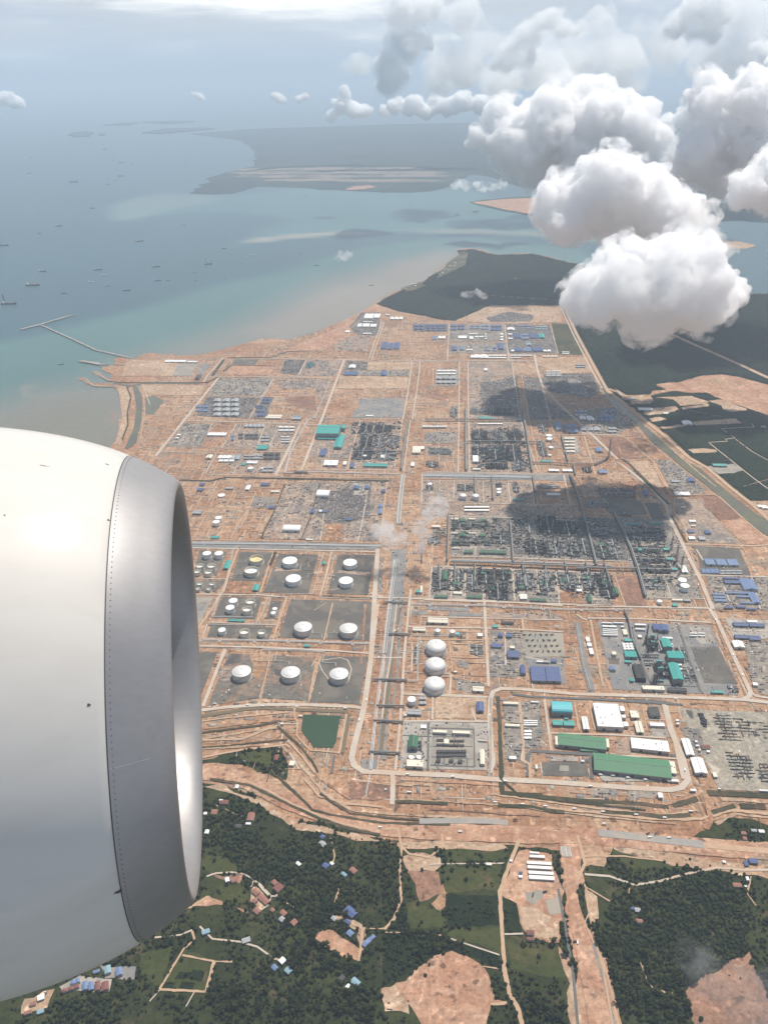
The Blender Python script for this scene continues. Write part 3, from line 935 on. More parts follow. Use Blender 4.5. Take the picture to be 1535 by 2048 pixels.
def process_unit(t, box, label, seed, h=16.0, cols=2, green=0, tone=0, group=None, stacks=0, dense=1.0):
 """open steel plant: decked frame, towers, drums, coolers, pipes"""
 r_ = random.Random(seed)
 x, y, w, d = foot(t, *box, 2.0)
 root = thing('process_unit', label, 'process plant', (x, y, TOP - 1.0), GROT, group)
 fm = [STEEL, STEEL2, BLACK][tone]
 # frame
 b = MB()
 nx, ny = max(1, int(w / 16)), max(1, int(d / 18))
 fw, fd = w * .92, d * .8
 for i in range(nx + 1):
  for j in range(ny + 1):
   xx, yy = -fw / 2 + fw * i / nx, -fd / 2 + fd * j / ny
   hh = h * (0.55 + 0.45 * mnoise.noise(Vector((xx * .05 + seed, yy * .05, 0))) * 1.5)
   hh = max(h * .35, min(h * 1.25, hh))
   b.box(xx, yy, 0, 1.5, 1.5, hh)
   if i < nx and r_.random() < .8 * dense:
    for zz in (h * .3, hh * .9):
     b.box(xx + fw / nx / 2, yy, zz, fw / nx, 1.2, 1.2)
   if j < ny and r_.random() < .8 * dense:
    for zz in (h * .3, hh * .9):
     b.box(xx, yy + fd / ny / 2, zz, 1.2, fd / ny, 1.2)
   if i < nx and j < ny and r_.random() < (.8 if tone == 2 else .6) * dense:
    b.box(xx + fw / nx / 2, yy + fd / ny / 2, hh * r_.choice((.35, .6, .85)), fw / nx, fd / ny, .5)
 b.obj('steel_frame', fm, root)
 # spine rack of pipes
 for k in range(3):
  q = MB()
  off = (k - 1) * 3.0
  zz = h * .55
  if w > d:
   q.tube((-w / 2, off, zz), (w / 2, off, zz), 1.1, 6)
   for j in range(int(w / 20)):
    xx = r_.uniform(-.48, .48) * w
    q.tube((xx, off, zz), (xx, r_.choice((-1, 1)) * d * r_.uniform(.2, .45), zz * r_.uniform(.2, 1)), .6, 5)
  else:
   q.tube((off, -d / 2, zz), (off, d / 2, zz), 1.1, 6)
   for j in range(int(d / 20)):
    yy = r_.uniform(-.48, .48) * d
    q.tube((off, yy, zz), (r_.choice((-1, 1)) * w * r_.uniform(.2, .45), yy, zz * r_.uniform(.2, 1)), .6, 5)
  q.obj('pipe_run', [STEEL2, PIPE, STEEL][k], root)
 # towers
 for k in range(cols):
  rr = r_.uniform(1.6, 3.0)
  th = h * r_.uniform(1.3, 2.3)
  xx, yy = r_.uniform(-.42, .42) * w, r_.uniform(-.4, .4) * d
  q = MB()
  q.lathe(xx, yy, [(rr, 0), (rr, th * .6), (rr * .8, th * .63), (rr * .8, th), (rr * .3, th + rr * .5)], 12)
  o = q.obj('tower', r_.choice((STEEL2, SILVER, STEEL, TANKGREY)), root, True)
  q = MB()
  for s in (.3, .5, .68, .85, .97):
   q.lathe(xx, yy, [(rr + .1, th * s), (rr + 1.5, th * s), (rr + 1.5, th * s + .7), (rr + .1, th * s + .7)], 12, 0, False)
  q.obj('platform', STEEL, o)
 # drums and exchangers
 for k in range(max(2, int(w * d / 900 * dense))):
  if k >= 10:
   break
  xx, yy = r_.uniform(-.45, .45) * w, r_.uniform(-.45, .45) * d
  rr, ll = r_.uniform(1.2, 2.4), r_.uniform(7, 14)
  q = MB()
  if r_.random() < .5:
   q.tube((xx - ll / 2, yy, rr + 1.5), (xx + ll / 2, yy, rr + 1.5), rr, 10)
  else:
   q.tube((xx, yy - ll / 2, rr + 1.5), (xx, yy + ll / 2, rr + 1.5), rr, 10)
  q.box(xx, yy, 0, rr, rr, 1.6)
  q.obj('pressure_drum', r_.choice((SILVER, WHITE, TANKGREY, STEEL2)), root, True)
 for k in range(green):
  xx, yy = r_.uniform(-.32, .32) * w, r_.uniform(-.3, .3) * d
  gw, gd = r_.uniform(14, 26), r_.uniform(12, 22)
  q = MB()
  q.box(xx, yy, 0, gw * .9, gd * .9, h * .75)
  o = q.obj('compressor_house', WALLD, root)
  q = MB()
  q.gable(xx, yy, h * .75, gw, gd, 3, gw > gd)
  q.obj('roof', DGREEN, o)
 for k in range(stacks):
  xx, yy = r_.uniform(-.4, .4) * w, r_.uniform(-.35, .35) * d
  q = MB()
  q.box(xx, yy, 2, 12, 9, h * .7)
  o = q.obj('furnace', STEEL2, root)
  q = MB()
  q.lathe(xx, yy, [(2.2, h * .7), (1.5, h * 2.4)], 10)
  q.obj('flue', STEEL2, o, True)
 return root

def stack(t, top, bot, wpx, label, m=None, style='lattice', m2=None):
 """chimney, flare or derrick: foot and head as seen"""
 bx, by = T(t, *bot)
 tx, ty = T(t, *top)
 g = W(bx, by, TOP)
 s = depth_of(g)
 h = (by - ty) / FPX * s / math.cos(PITCH + math.atan((by - PCY) / FPX)) * 0.97
 r = max(1.0, wpx / TILE[t][2] / 2 * s / FPX)
 root = thing('flare_stack' if style == 'flare' else 'chimney_stack', label, 'stack', (g[0], g[1], TOP - .8), GROT, None)
 q = MB()
 q.lathe(0, 0, [(r * .7, 0), (r * .5, h)], 12)
 q.obj('flue', m or STEEL2, root, True)
 q = MB()
 n = max(4, int(h / 12))
 for k in range(n):
  z0, z1 = h * .96 * k / n, h * .96 * (k + 1) / n
  w0, w1 = r * (1.9 - .7 * k / n), r * (1.9 - .7 * (k + 1) / n)
  cs = [(-1, -1), (1, -1), (1, 1), (-1, 1)]
  for i in range(4):
   a, c = cs[i], cs[(i + 1) % 4]
   q.tube((a[0] * w0, a[1] * w0, z0), (a[0] * w1, a[1] * w1, z1), .45, 4)
   q.tube((a[0] * w0, a[1] * w0, z0), (c[0] * w1, c[1] * w1, z1), .3, 4)
   q.tube((a[0] * w1, a[1] * w1, z1), (c[0] * w1, c[1] * w1, z1), .3, 4)
 q.obj('lattice', m2 or STEEL, root)
 q = MB()
 q.lathe(0, 0, [(r * .8, h), (r * .8, h + 2.5), (r * .5, h + 3.5)], 10)
 q.obj('tip', BLACK, root)
 return root

def boxes_mesh(C, S, rot, mats, mi):
 """many upright boxes from arrays: centres (x, y, z0), sizes, one turn"""
 C, S = np.asarray(C, float), np.asarray(S, float)
 n = len(C)
 rot = np.broadcast_to(rot, (n,))
 cr, sr = np.cos(rot), np.sin(rot)
 V = np.empty((n, 8, 3))
 for k, (sx, sy, sz) in enumerate(((-1, -1, 0), (1, -1, 0), (1, 1, 0), (-1, 1, 0), (-1, -1, 1), (1, -1, 1), (1, 1, 1), (-1, 1, 1))):
  a, b = sx * S[:, 0] / 2, sy * S[:, 1] / 2
  V[:, k, 0] = C[:, 0] + a * cr - b * sr
  V[:, k, 1] = C[:, 1] + a * sr + b * cr
  V[:, k, 2] = C[:, 2] + sz * S[:, 2]
 fq = np.array([(4, 5, 6, 7), (0, 1, 5, 4), (1, 2, 6, 5), (2, 3, 7, 6), (3, 0, 4, 7)])
 Fq = (fq[None] + (np.arange(n) * 8)[:, None, None]).reshape(-1, 4)
 return V.reshape(-1, 3), Fq, np.repeat(mi, 5)

def yard(pts, label, mats, n_per_ha=55, rows=True, zmax=2.6, seed=1, name='stored_materials', long=(3, 14), wide=(1.2, 3.2), fill=0.62, rowgap=13.0, weights=None, z0=None, world=None):
 """laydown: rows of stored pipes, bars, crates; nobody could count them"""
 P = world if world is not None else outline(pts)
 g_ = np.random.default_rng(seed)
 P = np.array(P)
 x0, y0, x1, y1 = P[:, 0].min(), P[:, 1].min(), P[:, 0].max(), P[:, 1].max()
 area = abs(0.5 * np.sum(P[:, 0] * np.roll(P[:, 1], -1) - np.roll(P[:, 0], -1) * P[:, 1]))
 n = int(area / 1e4 * n_per_ha / max(0.2, area / ((x1 - x0) * (y1 - y0))))
 n = min(n, 9000)
 c = np.stack([g_.uniform(x0, x1, n), g_.uniform(y0, y1, n)], 1)
 u, v = c @ GU, c @ GV
 if rows:
  u = np.round(u / rowgap) * rowgap + g_.normal(0, 1.0, n)
 c = np.outer(u, GU) + np.outer(v, GV)
 dens = np.array([mnoise.fractal(Vector((p[0] / 70, p[1] / 70, seed)), 1, 2, 3) for p in c])
 keep = inside(c[:, 0], c[:, 1], [tuple(p) for p in P]) & (dens > (fill - 0.62) * -1.2 - 0.12 + (0.0 if rows else .0))
 c = c[keep]
 n = len(c)
 if n == 0:
  return None
 L, Wd = g_.uniform(*long, n), g_.uniform(*wide, n)
 sw = g_.random(n) < (0.2 if rows else 0.5)
 sx, sy = np.where(sw, Wd, L), np.where(sw, L, Wd)
 hz = g_.uniform(min(0.6, zmax * .5), zmax, n)
 mi = g_.choice(len(mats), n, p=weights)
 V, Fq, m_ = boxes_mesh(np.column_stack([c, np.full(n, (TOP - 1.4) if z0 is None else z0)]), np.column_stack([sx, sy, hz + 1.0]), GROT + g_.normal(0, .04, n), mats, mi)
 me = np_mesh(name, V, Fq, mats, m_)
 o = link(name, me)
 return tag(o, label, 'stored materials', None, 'stuff')

# ================================================================== PADS, YARD GROUND, CANALS
def pad(t, txt, m, label, z=None, jit=0.0, name='pad'):
 pad.k = (pad.k + 1) % 25
 pts = TP(t, txt)
 pad.rec.append((outline(pts), m, label))
 return sheet(name, pts, (Z_PAD if z is None else z) + pad.k * 0.02, m, label, 'ground', jit)

pad.k, pad.rec = 0, []
TF = 'dark gravel bund floor of the tank farm'
for s_ in ('75,165 300,180 215,370 30,355', '40,410 290,415 205,500 30,490', '400,180 660,185 560,415 330,410', '260,540 580,545 520,720 190,705',
  '650,570 735,575 690,715 610,705', '170,765 660,785 635,880 140,860', '808,560 1485,580 1430,890 715,865'):
 pad('a', s_, GRAVEL, TF, jit=2.0)
pad('a', '710,195 1025,205 945,515 590,505', GRAVEL, TF, jit=2.0)
pad('a', '760,200 1020,206 985,330 870,330 850,280 740,270', GRAVEL_BLACK, 'dark wet gravel beside a white tank', Z_PAD2, 6.0)
pad('a', '690,310 860,320 900,335 670,338', YARD_BROWN, 'brown strip across the bund floor', Z_PAD2, 4.0)
pad('a', '1185,200 1480,205 1420,525 1095,515', GRAVEL, TF, jit=2.0)
pad('a', '1200,205 1478,210 1445,360 1300,345 1200,330', GRAVEL_BLACK, 'dark wet gravel behind a white tank', Z_PAD2, 6.0)
pad('a', '1190,330 1440,345 1430,375 1170,350', YARD_BROWN, 'brown strip across the bund floor', Z_PAD2, 4.0)
pad('a', '1385,370 1440,372 1420,525 1395,522', GRAVEL_BLACK, 'dark edge of the bund', Z_PAD2, 3.0)
pad('a', '40,540 185,545 75,760 20,700', GRAVEL_PALE, 'pale plot beside the white pipes', jit=3.0)
pad('a', '70,590 140,590 100,650 60,650', GRAVEL_GREY, 'small wet grey patch', Z_PAD2, 3.0)
pad('a', '1530,190 1490,460 1530,510', GRAVEL_GREY, 'grey verge beside the pipe corridor')
pad('a', '290,420 560,425 545,515 240,510', EARTH, 'orange plot below the cream tanks', Z_PAD2)
pad('a', '0,98 1520,128 1520,165 0,150', GRAVEL_GREY, 'grey gravel of the long pipe corridor')
for s_ in ('310,70 430,80 560,85 640,90 550,430 145,490', '670,90 1000,110 950,455 570,430'):
 pad('g', s_, earth_mat('mottled_gravel', (0.135, 0.122, 0.105), (0.165, 0.15, 0.125), (0.30, 0.19, 0.13), big=0.02, track=0.1) if 'mottled_gravel' not in MATS else MATS['mottled_gravel'], TF, jit=2.0)
pad('g', '1050,90 1240,100 1420,100 1350,480 960,460', GRAVEL, TF, jit=2.0)
pad('g', '20,60 220,65 90,410 20,420', GRAVEL, TF, jit=2.0)
pad('g', '325,80 420,80 400,140 280,170', GRAVEL_BLACK, 'dark wet patch behind the first dome', Z_PAD2, 5.0)
pad('g', '490,70 635,80 610,200 540,280 500,240', EARTH, 'orange fill beside a dome tank', Z_PAD2, 6.0)
pad('g', '230,180 340,180 330,290 240,290', YARD_BROWN, 'brown patch beside the dome tank', Z_PAD2, 6.0)
pad('g', '670,200 730,205 730,260 680,245', GRAVEL_BLACK, 'wet black patch beside a dome tank', Z_PAD2, 3.0)
# pipe corridor that runs away from us
pad('x', '782,1100 812,1100 800,1300 788,1420 772,1520 752,1520 766,1380 778,1250', GRAVEL_GREY, 'grey gravel beside the long pipe corridor', jit=2.0)
pad('d', '80,600 200,600 230,640 190,690 100,680', GRAVEL_GREY, 'grey gravel at the corridor end', jit=2.0)
# sub-station and pond corner
pad('d', '425,300 1100,310 1090,690 400,670', CONC, 'grey paved floor of the switchyard', jit=1.0)
pad('d', '660,320 990,330 1000,660 640,650', GRAVEL_PALE, 'pale gravel inside the switchyard fence', Z_PAD2)
pad('d', '690,110 1090,120 1080,260 690,270', EARTH_TAN, 'sandy yard above the switchyard', jit=3.0)
pad('d', '0,750 310,790 320,900 200,930 0,920', EARTH_DARK, 'dark damp earth below the bend', jit=8.0)
# power station
pad('c', '170,95 1070,130 1290,690 290,640', GRAVEL_GREY, 'grey gravel ground of the power station', jit=1.5)
pad('c', '915,300 1130,305 1290,600 1020,590', GRAVEL, 'dark fenced switch field of the power station', Z_PAD2)
pad('c', '255,390 350,395 345,440 262,440', GRAVEL_BLACK, 'dark excavated patch in the power station', Z_PAD2, 3.0)
pad('c', '900,140 1060,150 1110,270 1000,280 930,220', CONC, 'pale cleared corner of the power station', Z_PAD2, 5.0)
pad('c', '1340,230 1560,260 1560,690 1470,680 1390,560', YARD, 'grey yard beyond the right haul road', jit=4.0)
pad('c', '1190,70 1560,90 1560,240 1260,235', CONC, 'grey floor of the blue roofed camp', jit=3.0)
# stores area at lower right
pad('e', '110,100 400,100 420,470 260,470 240,570 110,560', YARD, 'grey laydown yard behind the drain', jit=3.0)
pad('e', '410,580 760,590 790,700 420,690', GRAVEL, 'dark plot with a pale slab', jit=2.0)
pad('e', '480,535 700,545 700,580 480,575', CONC, 'pale slab', Z_PAD2)
pad('e', '555,610 625,615 625,660 550,655', GRAVEL_PALE, 'pale square slab', Z_PAD2)
pad('e', '830,100 1010,115 1060,330 870,320', CONC, 'concrete apron round the white block', jit=1.0)
pad('e', '845,665 1480,690 1500,740 900,740', CONC, 'pale apron in front of the longest green shed', Z_PAD2, 1.0)
pad('e', '1280,310 1410,320 1425,385 1290,380', CONC, 'pale slab with white blocks', Z_PAD2, 1.5)
pad('e', '1000,400 1110,400 1120,520 1000,520', YARD_BROWN, 'yard between two sheds', jit=2.0)
pad('f', '460,110 900,140 1560,160 1700,170 1700,1120 1400,1110 930,1090 880,960', earth_mat('storage_ground', (0.30, 0.265, 0.205), (0.35, 0.305, 0.24), (0.27, 0.25, 0.21), big=0.008, track=0.15), 'pale grey green storage field', jit=3.0)
pad('f', '545,130 620,140 640,240 600,230 550,160', GRAVEL_BLACK, 'black stockpile floor', Z_PAD2, 3.0)
pad('f', '470,330 720,370 770,680 620,660 560,480', YARD, 'grey yard beside the storage field', Z_PAD2, 3.0)
pad('e', '800,790 1010,790 1010,860 800,860', YARD, 'grey rubble plot under the road', jit=4.0)
pad('e', '1090,800 1320,810 1300,870 1100,870', YARD, 'grey plot with heaps', jit=4.0)
# middle right camp yards
pad('b', '960,330 1210,340 1240,540 1230,700 950,700', YARD, 'grey camp yard with blue sheds', jit=3.0)
pad('b', '1220,340 1535,350 1560,540 1240,545', GRAVEL_PALE, 'pale gravel lot dotted with parked plant', jit=2.0)
pad('b', '1240,545 1545,550 1560,760 1280,745', GRAVEL_GREY, 'grey yard round two blue sheds', Z_PAD2, 1.5)
pad('b', '445,135 800,150 790,180 440,165', GRAVEL_GREY, 'grey ditch lining along the white pipe', jit=1.0)
pad('b', '330,170 460,175 450,205 330,200', GRAVEL_GREY, 'grey strip along the white pipe', jit=1.0)
pad('b', '630,185 900,190 900,215 630,215', GRAVEL_GREY, 'grey strip along the white pipe', jit=1.0)
pad('b', '940,185 1500,200 1535,240 940,225', YARD_BROWN, 'brown strip along the white pipe', jit=2.0)
pad('b', '680,720 910,740 900,830 680,810', YARD, 'grey yard behind the cream shed', jit=4.0)
pad('b', '520,860 930,870 930,1030 520,1030', EARTH_TAN, 'sandy yard', jit=3.0)
pad('b', '700,560 790,570 780,640 700,620', YARD, 'grey rubble patch on the red earth', Z_PAD2, 5.0)
pad('b', '780,440 900,440 905,545 800,520', YARD_BROWN, 'brown patch on the red earth', Z_PAD2, 5.0)
# refinery floor
pad('h', '240,410 1240,445 1420,780 240,740', YARD, 'grey paved floor of the refinery', jit=2.0)
pad('h', '560,430 1250,450 1380,740 760,720', YARD_DARK, 'dark floor of the refinery core', Z_PAD2, 6.0)  # darker ground colour across the core
pad('h', '20,130 500,135 500,310 10,310', YARD_BROWN, 'brown floor of the utility blocks', jit=2.0)
pad('h', '510,130 880,140 900,320 510,310', YARD_BROWN, 'brown floor of the utility blocks', jit=2.0)
pad('h', '0,320 1210,330 1240,440 0,410', YARD_BROWN, 'brown verge above the refinery', jit=3.0)
pad('h', '90,820 1480,870 1535,1120 60,1070', YARD, 'grey floor of the lower process row', jit=2.0)
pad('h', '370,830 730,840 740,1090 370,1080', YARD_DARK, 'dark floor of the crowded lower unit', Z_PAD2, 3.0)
pad('h', '1120,1010 1300,1010 1310,1110 1120,1110', EARTH, 'red earth plot in the lower process row', Z_PAD2, 3.0)
pad('h', '20,72 1190,85 1190,130 20,115', GRAVEL_GREY, 'grey gravel under the cross pipes', jit=1.0)
pad('i', '0,420 740,430 1020,1080 540,1080 420,780 0,770', YARD, 'grey floor under the right process row', jit=2.0)
pad('i', '0,420 360,440 420,770 0,760', YARD_DARK, 'dark floor beside the high rack', Z_PAD2, 4.0)  # darker ground colour along the rack
pad('i', '240,270 520,290 570,400 440,410 250,380', GRAVEL, 'dark fenced field', Z_PAD2, 3.0)
pad('i', '550,310 650,310 720,440 610,440', GRAVEL, 'dark fenced field', Z_PAD2, 3.0)
pad('i', '310,890 500,900 560,1130 390,1130', EARTH_DARK, 'dark red vacant plot', Z_PAD2, 3.0)
pad('i', '920,650 1300,670 1395,890 1010,890 960,700', GRAVEL, 'dark gravel of the blue roofed stores', jit=3.0)
pad('i', '1040,890 1560,905 1700,920 1700,1159 1100,1159', YARD, 'grey ground of the blue roofed camp', jit=3.0)
pad('i', '800,270 1000,280 1120,440 1320,640 900,620 800,400', YARD_BROWN, 'brown yard of scattered stores', jit=5.0)
pad('i', '1010,250 1130,250 1330,440 1260,460 1180,470 1030,340', EARTH_DARK, 'dark red bare bank', Z_PAD2, 6.0)
pad('i', '1140,450 1330,440 1535,600 1535,640 1360,640', EARTH_PINK, 'pale scraped bank by the canal', Z_PAD2, 5.0)
pad('i', '690,20 830,10 1040,230 790,240', YARD, 'grey yard by the canal', jit=4.0)
pad('i', '60,140 190,140 200,230 60,270 30,200', YARD_BROWN, 'brown works plot', jit=4.0)
# upper half
pad('j', '345,100 690,105 700,210 350,215', YARD_BROWN, 'brown yard of small stores', jit=3.0)
pad('j', '700,110 870,110 890,205 705,195', EARTH_TAN, 'pale empty plot', jit=3.0)
pad('j', '350,215 740,210 760,560 350,560', YARD_BROWN, 'half built plot', jit=4.0)
pad('j', '440,270 740,215 760,560 440,400', YARD_DARK, 'dark broken ground', Z_PAD2, 8.0)
pad('j', '770,220 940,230 980,560 830,560', YARD_DARK, 'dark broken ground', Z_PAD2, 8.0)
pad('j', '940,200 1320,180 1400,340 1300,390 960,330', YARD_DARK, 'dark field beside the canal road', jit=6.0)
pad('j', '1135,225 1260,260 1310,370 1160,350', GRAVEL_GREY, 'grey settling field', Z_PAD2, 3.0)
pad('j', '85,155 260,155 260,285 80,285', CONC, 'pale slab of the half built plant', jit=1.5)
pad('j', '0,660 250,660 250,745 0,745', YARD, 'grey yard', jit=3.0)
pad('j', '0,770 215,770 215,845 0,845', YARD_BROWN, 'plot in four parts', jit=2.0)
pad('j', '350,575 770,580 850,980 350,980', YARD_BROWN, 'floor of the upper process block', jit=2.0)
pad('j', '870,60 1290,60 1350,190 1110,190 900,130', EARTH_TAN, 'pale sandy plot at the fence', jit=6.0)
pad('j', '1110,700 1200,695 1240,830 1140,840', CONC, 'pale slab with ranks of pipes', Z_PAD2, 1.5)
pad('j', '950,400 1150,520 1190,550 1000,560', YARD_DARK, 'dark broken ground', Z_PAD2, 5.0)
pad('j', '1200,480 1535,470 1535,600 1240,590', YARD, 'grey camp ground', jit=4.0)
pad('j', '1190,620 1400,610 1535,640 1535,690 1250,680', YARD_BROWN, 'brown plot', jit=4.0)
pad('k', '190,610 380,625 560,790 330,800', EARTH_DARK, 'dark churned earth with a loop track', jit=6.0)
pad('k', '420,820 570,810 640,900 690,1039 600,1020', EARTH_TAN, 'pale triangle between the roads', jit=3.0)
pad('k', '640,810 740,800 980,1000 1040,1039 760,1039', YARD, 'grey yard between road and canal', jit=4.0)
pad('k', '440,620 560,640 760,790 600,800', EARTH, 'red earth by the canal', Z_PAD2, 6.0)
pad('k', '560,690 640,690 720,770 620,730', EARTH_DARK, 'dark heap by the canal', Z_PAD2, 5.0)
pad('k', '0,400 330,380 470,500 330,600 100,590', YARD, 'grey camp ground beside the canal', jit=5.0)
pad('l', '200,80 360,85 300,205 170,190', YARD_DARK, 'dark fenced plot', jit=2.0)
pad('l', '370,90 660,90 590,215 310,205', YARD_BROWN, 'brown plot round a green pool', jit=3.0)
pad('l', '690,90 860,100 850,165 670,165', YARD_DARK, 'dark plot with a white shed', jit=2.0)
pad('l', '860,100 1190,100 1190,160 860,165', EARTH_TAN, 'empty grey plot', jit=2.0)
pad('l', '660,170 1190,165 1185,215 650,205', YARD, 'grey camp yard', jit=2.0)
pad('l', '640,210 1180,220 1170,310 620,310', EARTH_TAN, 'broad sandy plot', jit=6.0)
pad('l', '800,390 1150,390 1140,545 730,545', GRAVEL_GREY, 'grey broken plot', jit=5.0)
pad('l', '600,350 760,370 790,460 700,540 560,540', EARTH, 'red earth plot', Z_PAD2, 6.0)
pad('l', '1290,110 1400,110 1400,290 1290,290', EARTH, 'brown plot with a curved track', jit=3.0)
pad('l', '1290,360 1400,345 1500,385 1480,410 1300,380', EARTH_DARK, 'dark spoil heap ground', Z_PAD2, 4.0)
pad('l', '120,240 560,245 500,440 440,300 180,320', YARD_BROWN, 'brown laydown ground', jit=4.0)
pad('l', '200,380 440,370 450,490 240,440', EARTH_DARK, 'dark red bare ground', Z_PAD2, 6.0)
pad('l', '0,380 110,385 50,555 -20,550', YARD_DARK, 'dark floor of a blue roofed camp', jit=2.0)
pad('l', '480,600 790,600 700,870 390,860', YARD_BROWN, 'floor round the teal hall', jit=3.0)
pad('l', '800,580 1130,580 1080,955 720,950', YARD_BROWN, 'floor of the upper left process block', jit=2.0)
pad('m', '70,210 120,160 400,170 520,190 480,290 60,290', EARTH_TAN, 'sandy quay yard', jit=3.0)
pad('m', '500,195 670,195 600,290 460,290', GRAVEL_PALE, 'pale ruled storage rows on the quay', Z_PAD2, 1.5)
pad('m', '690,195 770,195 700,280 650,280', GRAVEL_GREY, 'grey slab on the quay', Z_PAD2, 1.5)
pad('m', '960,155 1150,160 1120,200 930,200', GRAVEL, 'grey plot in the excavation', jit=2.0)
pad('m', '940,200 1280,210 1230,285 880,280', EARTH_PINK, 'pale pit floor', jit=3.0)
pad('m', '1370,160 1520,165 1470,270 1320,265', YARD_DARK, 'dark fenced plot', jit=2.0)
pad('m', '830,310 1260,315 1180,450 740,445', YARD, 'grey laydown ground', jit=4.0)
pad('m', '740,460 1160,465 1060,630 650,610', YARD_DARK, 'dark crowded laydown ground', jit=4.0)
pad('m', '1170,465 1275,465 1200,635 1075,630', YARD_DARK, 'dark floor of a blue roofed camp', Z_PAD2, 2.0)
pad('m', '200,365 740,365 680,445 290,445 240,400', EARTH_TAN, 'smooth sand apron inside the sea wall', jit=4.0)
pad('m', '550,670 770,675 690,860 420,855', YARD, 'grey laydown ground', jit=4.0)
pad('m', '960,680 1480,690 1380,870 860,870', YARD_BROWN, 'brown floor of small plants', jit=3.0)
pad('m', '820,915 1340,920 1290,1070 950,1060', YARD_BROWN, 'brown floor of small plants', jit=3.0)
pad('m', '25,370 95,375 130,460 100,600 105,680 40,850 0,840 60,640', EARTH_TAN, 'pale sea wall top', Z_PAD2, 3.0)
pad('n', '770,250 1500,235 1450,670 600,655', YARD_BROWN, 'brown laydown ground', jit=3.0)
pad('n', '1000,330 1400,250 1380,500 1100,560 1000,480', YARD_DARK, 'dark crowded laydown ground', Z_PAD2, 8.0)
pad('n', '1265,250 1370,250 1360,340 1265,335', CONC, 'pale slab with blue sheds', Z_PAD2 + .6)
pad('n', '1050,545 1190,545 1170,670 1030,670', EARTH, 'red earth plot in the laydown ground', Z_PAD2 + .6, 3.0)
pad('n', '540,350 700,350 690,430 520,420', YARD, 'grey fenced plot', jit=2.0)
pad('n', '590,500 650,505 600,610 550,600', EARTH_TAN, 'pale sand rectangle', Z_PAD2, 2.0)
pad('o', '150,105 260,105 250,235 130,235 80,190', YARD_DARK, 'grey floor of a white roofed camp', jit=3.0)
pad('o', '450,170 650,170 650,215 450,215', YARD_DARK, 'dark floor of a blue roofed camp', jit=2.0)
pad('o', '660,170 980,180 985,270 660,270', YARD, 'grey floor of the upper camp', jit=2.0)
pad('o', '990,170 1245,180 1290,340 1000,340', YARD_DARK, 'grey floor of the upper camp', jit=2.0)
pad('o', '660,280 990,280 1000,340 660,340', YARD, 'grey floor of the upper camp', jit=2.0)
pad('o', '1250,165 1375,175 1445,350 1290,345', green_mat('rough_verge_green', (0.06, 0.065, 0.035), (0.10, 0.09, 0.05), (0.045, 0.05, 0.03), brown=(0.2, 0.14, 0.1)), 'rough green verge along the fence', jit=5.0)
pad('o', '700,150 860,80 900,70 1290,75 1310,160 1100,165 900,165', EARTH_TAN, 'bare plot against the wood', jit=6.0)
pad('o', '870,135 1000,100 1150,120 1130,155 900,160', YARD_DARK, 'dark scrubby patch', Z_PAD2, 8.0)
pad('o', '0,245 200,240 190,330 0,320', YARD_BROWN, 'grey brown plot', jit=4.0)
pad('x', '640,672 690,650 735,628 748,612 760,612 740,640 700,672 650,700 560,706', EARTH_PINK, 'pale sand along the shore', Z_PAD, 4.0)

# clearings in the plantation and beside the forest road
for s_ in ('1226,776 1240,785 1256,795 1275,792 1290,790 1284,799 1262,801 1246,800', '1258,793 1300,793 1306,803 1300,808 1262,810', '1285,828 1300,818 1350,814 1357,820 1332,828 1290,832',
  '1310,796 1380,793 1415,804 1413,809 1360,813 1345,800', '1362,816 1415,809 1416,814 1365,820', '1415,803 1440,800 1490,818 1492,822 1460,825 1445,820 1440,812',
  '1296,838 1318,835 1332,839 1320,843 1302,845', '1317,856 1360,850 1368,855 1325,859', '1381,845 1470,838 1481,848 1390,852', '1374,900 1400,898 1430,900 1431,906 1385,908'):
 pad('x', s_, EARTH_TAN, 'tan clearing among the plantation trees', Z_PAD2, 6.0)
pad('x', '1413,934 1465,929 1485,942 1465,948 1435,949', GRAVEL_PALE, 'bright clearing round a long roof', Z_PAD2, 4.0)
pad('x', '1496,1004 1545,1003 1600,1005 1600,1060 1520,1026', EARTH_TAN, 'bare yard at the canal', Z_PAD2, 4.0)
pad('x', '1311,770 1336,766 1358,773 1372,780 1385,786 1350,782 1300,789 1306,782 1331,781', EARTH_PINK, 'pink clearing at the wood edge', Z_PAD, 6.0)
pad('x', '1358,765 1401,753 1438,750 1476,755 1535,771 1700,800 1700,900 1535,831 1460,807 1410,786 1385,786', EARTH_PINK, 'wide pink bulldozed field', Z_PAD, 6.0)
pad('x', '1405,764 1435,757 1460,765 1500,766 1470,775 1430,780', EARTH, 'scored inner part of the pink field', Z_PAD2, 5.0)
# canals, pond, ditches
CV = 'canal'
sheet(CV, TP('x', '1213,799 1229,797 1262,830 1300,864 1335,893 1372,925 1398,938 1426,962 1481,1007 1513,1031 1560,1056 1640,1110 1640,1150 1560,1096 1535,1074 1496,1050 1486,1037 1451,1007 1428,987 1388,955 1362,935 1345,920 1310,890 1285,865 1275,850 1230,820'), Z_PAD2 + .8, CANALG, 'wide grey green canal beside the plantation', 'canal', 3.0)
road([(1136, 626), (1152, 670), (1192, 742), (1207, 775), (1216, 800)], 26, CANALG, Z_ROAD, 'canal', 'narrow dark canal beside the forest', cat='canal')
sheet(CV, TP('m', '140,370 180,375 215,450 220,520 215,640 170,830 100,880 80,870 150,720 175,560 160,440'), Z_PAD2 + .8, CANALG, 'brown canal behind the sea wall', 'canal', 2.0)
road(TP('p', '870,722 900,722 1000,740 1060,730 1100,718 1535,722'), 26, CANALG, Z_ROAD, 'canal', 'canal mouth between the stone arms', cat='canal')
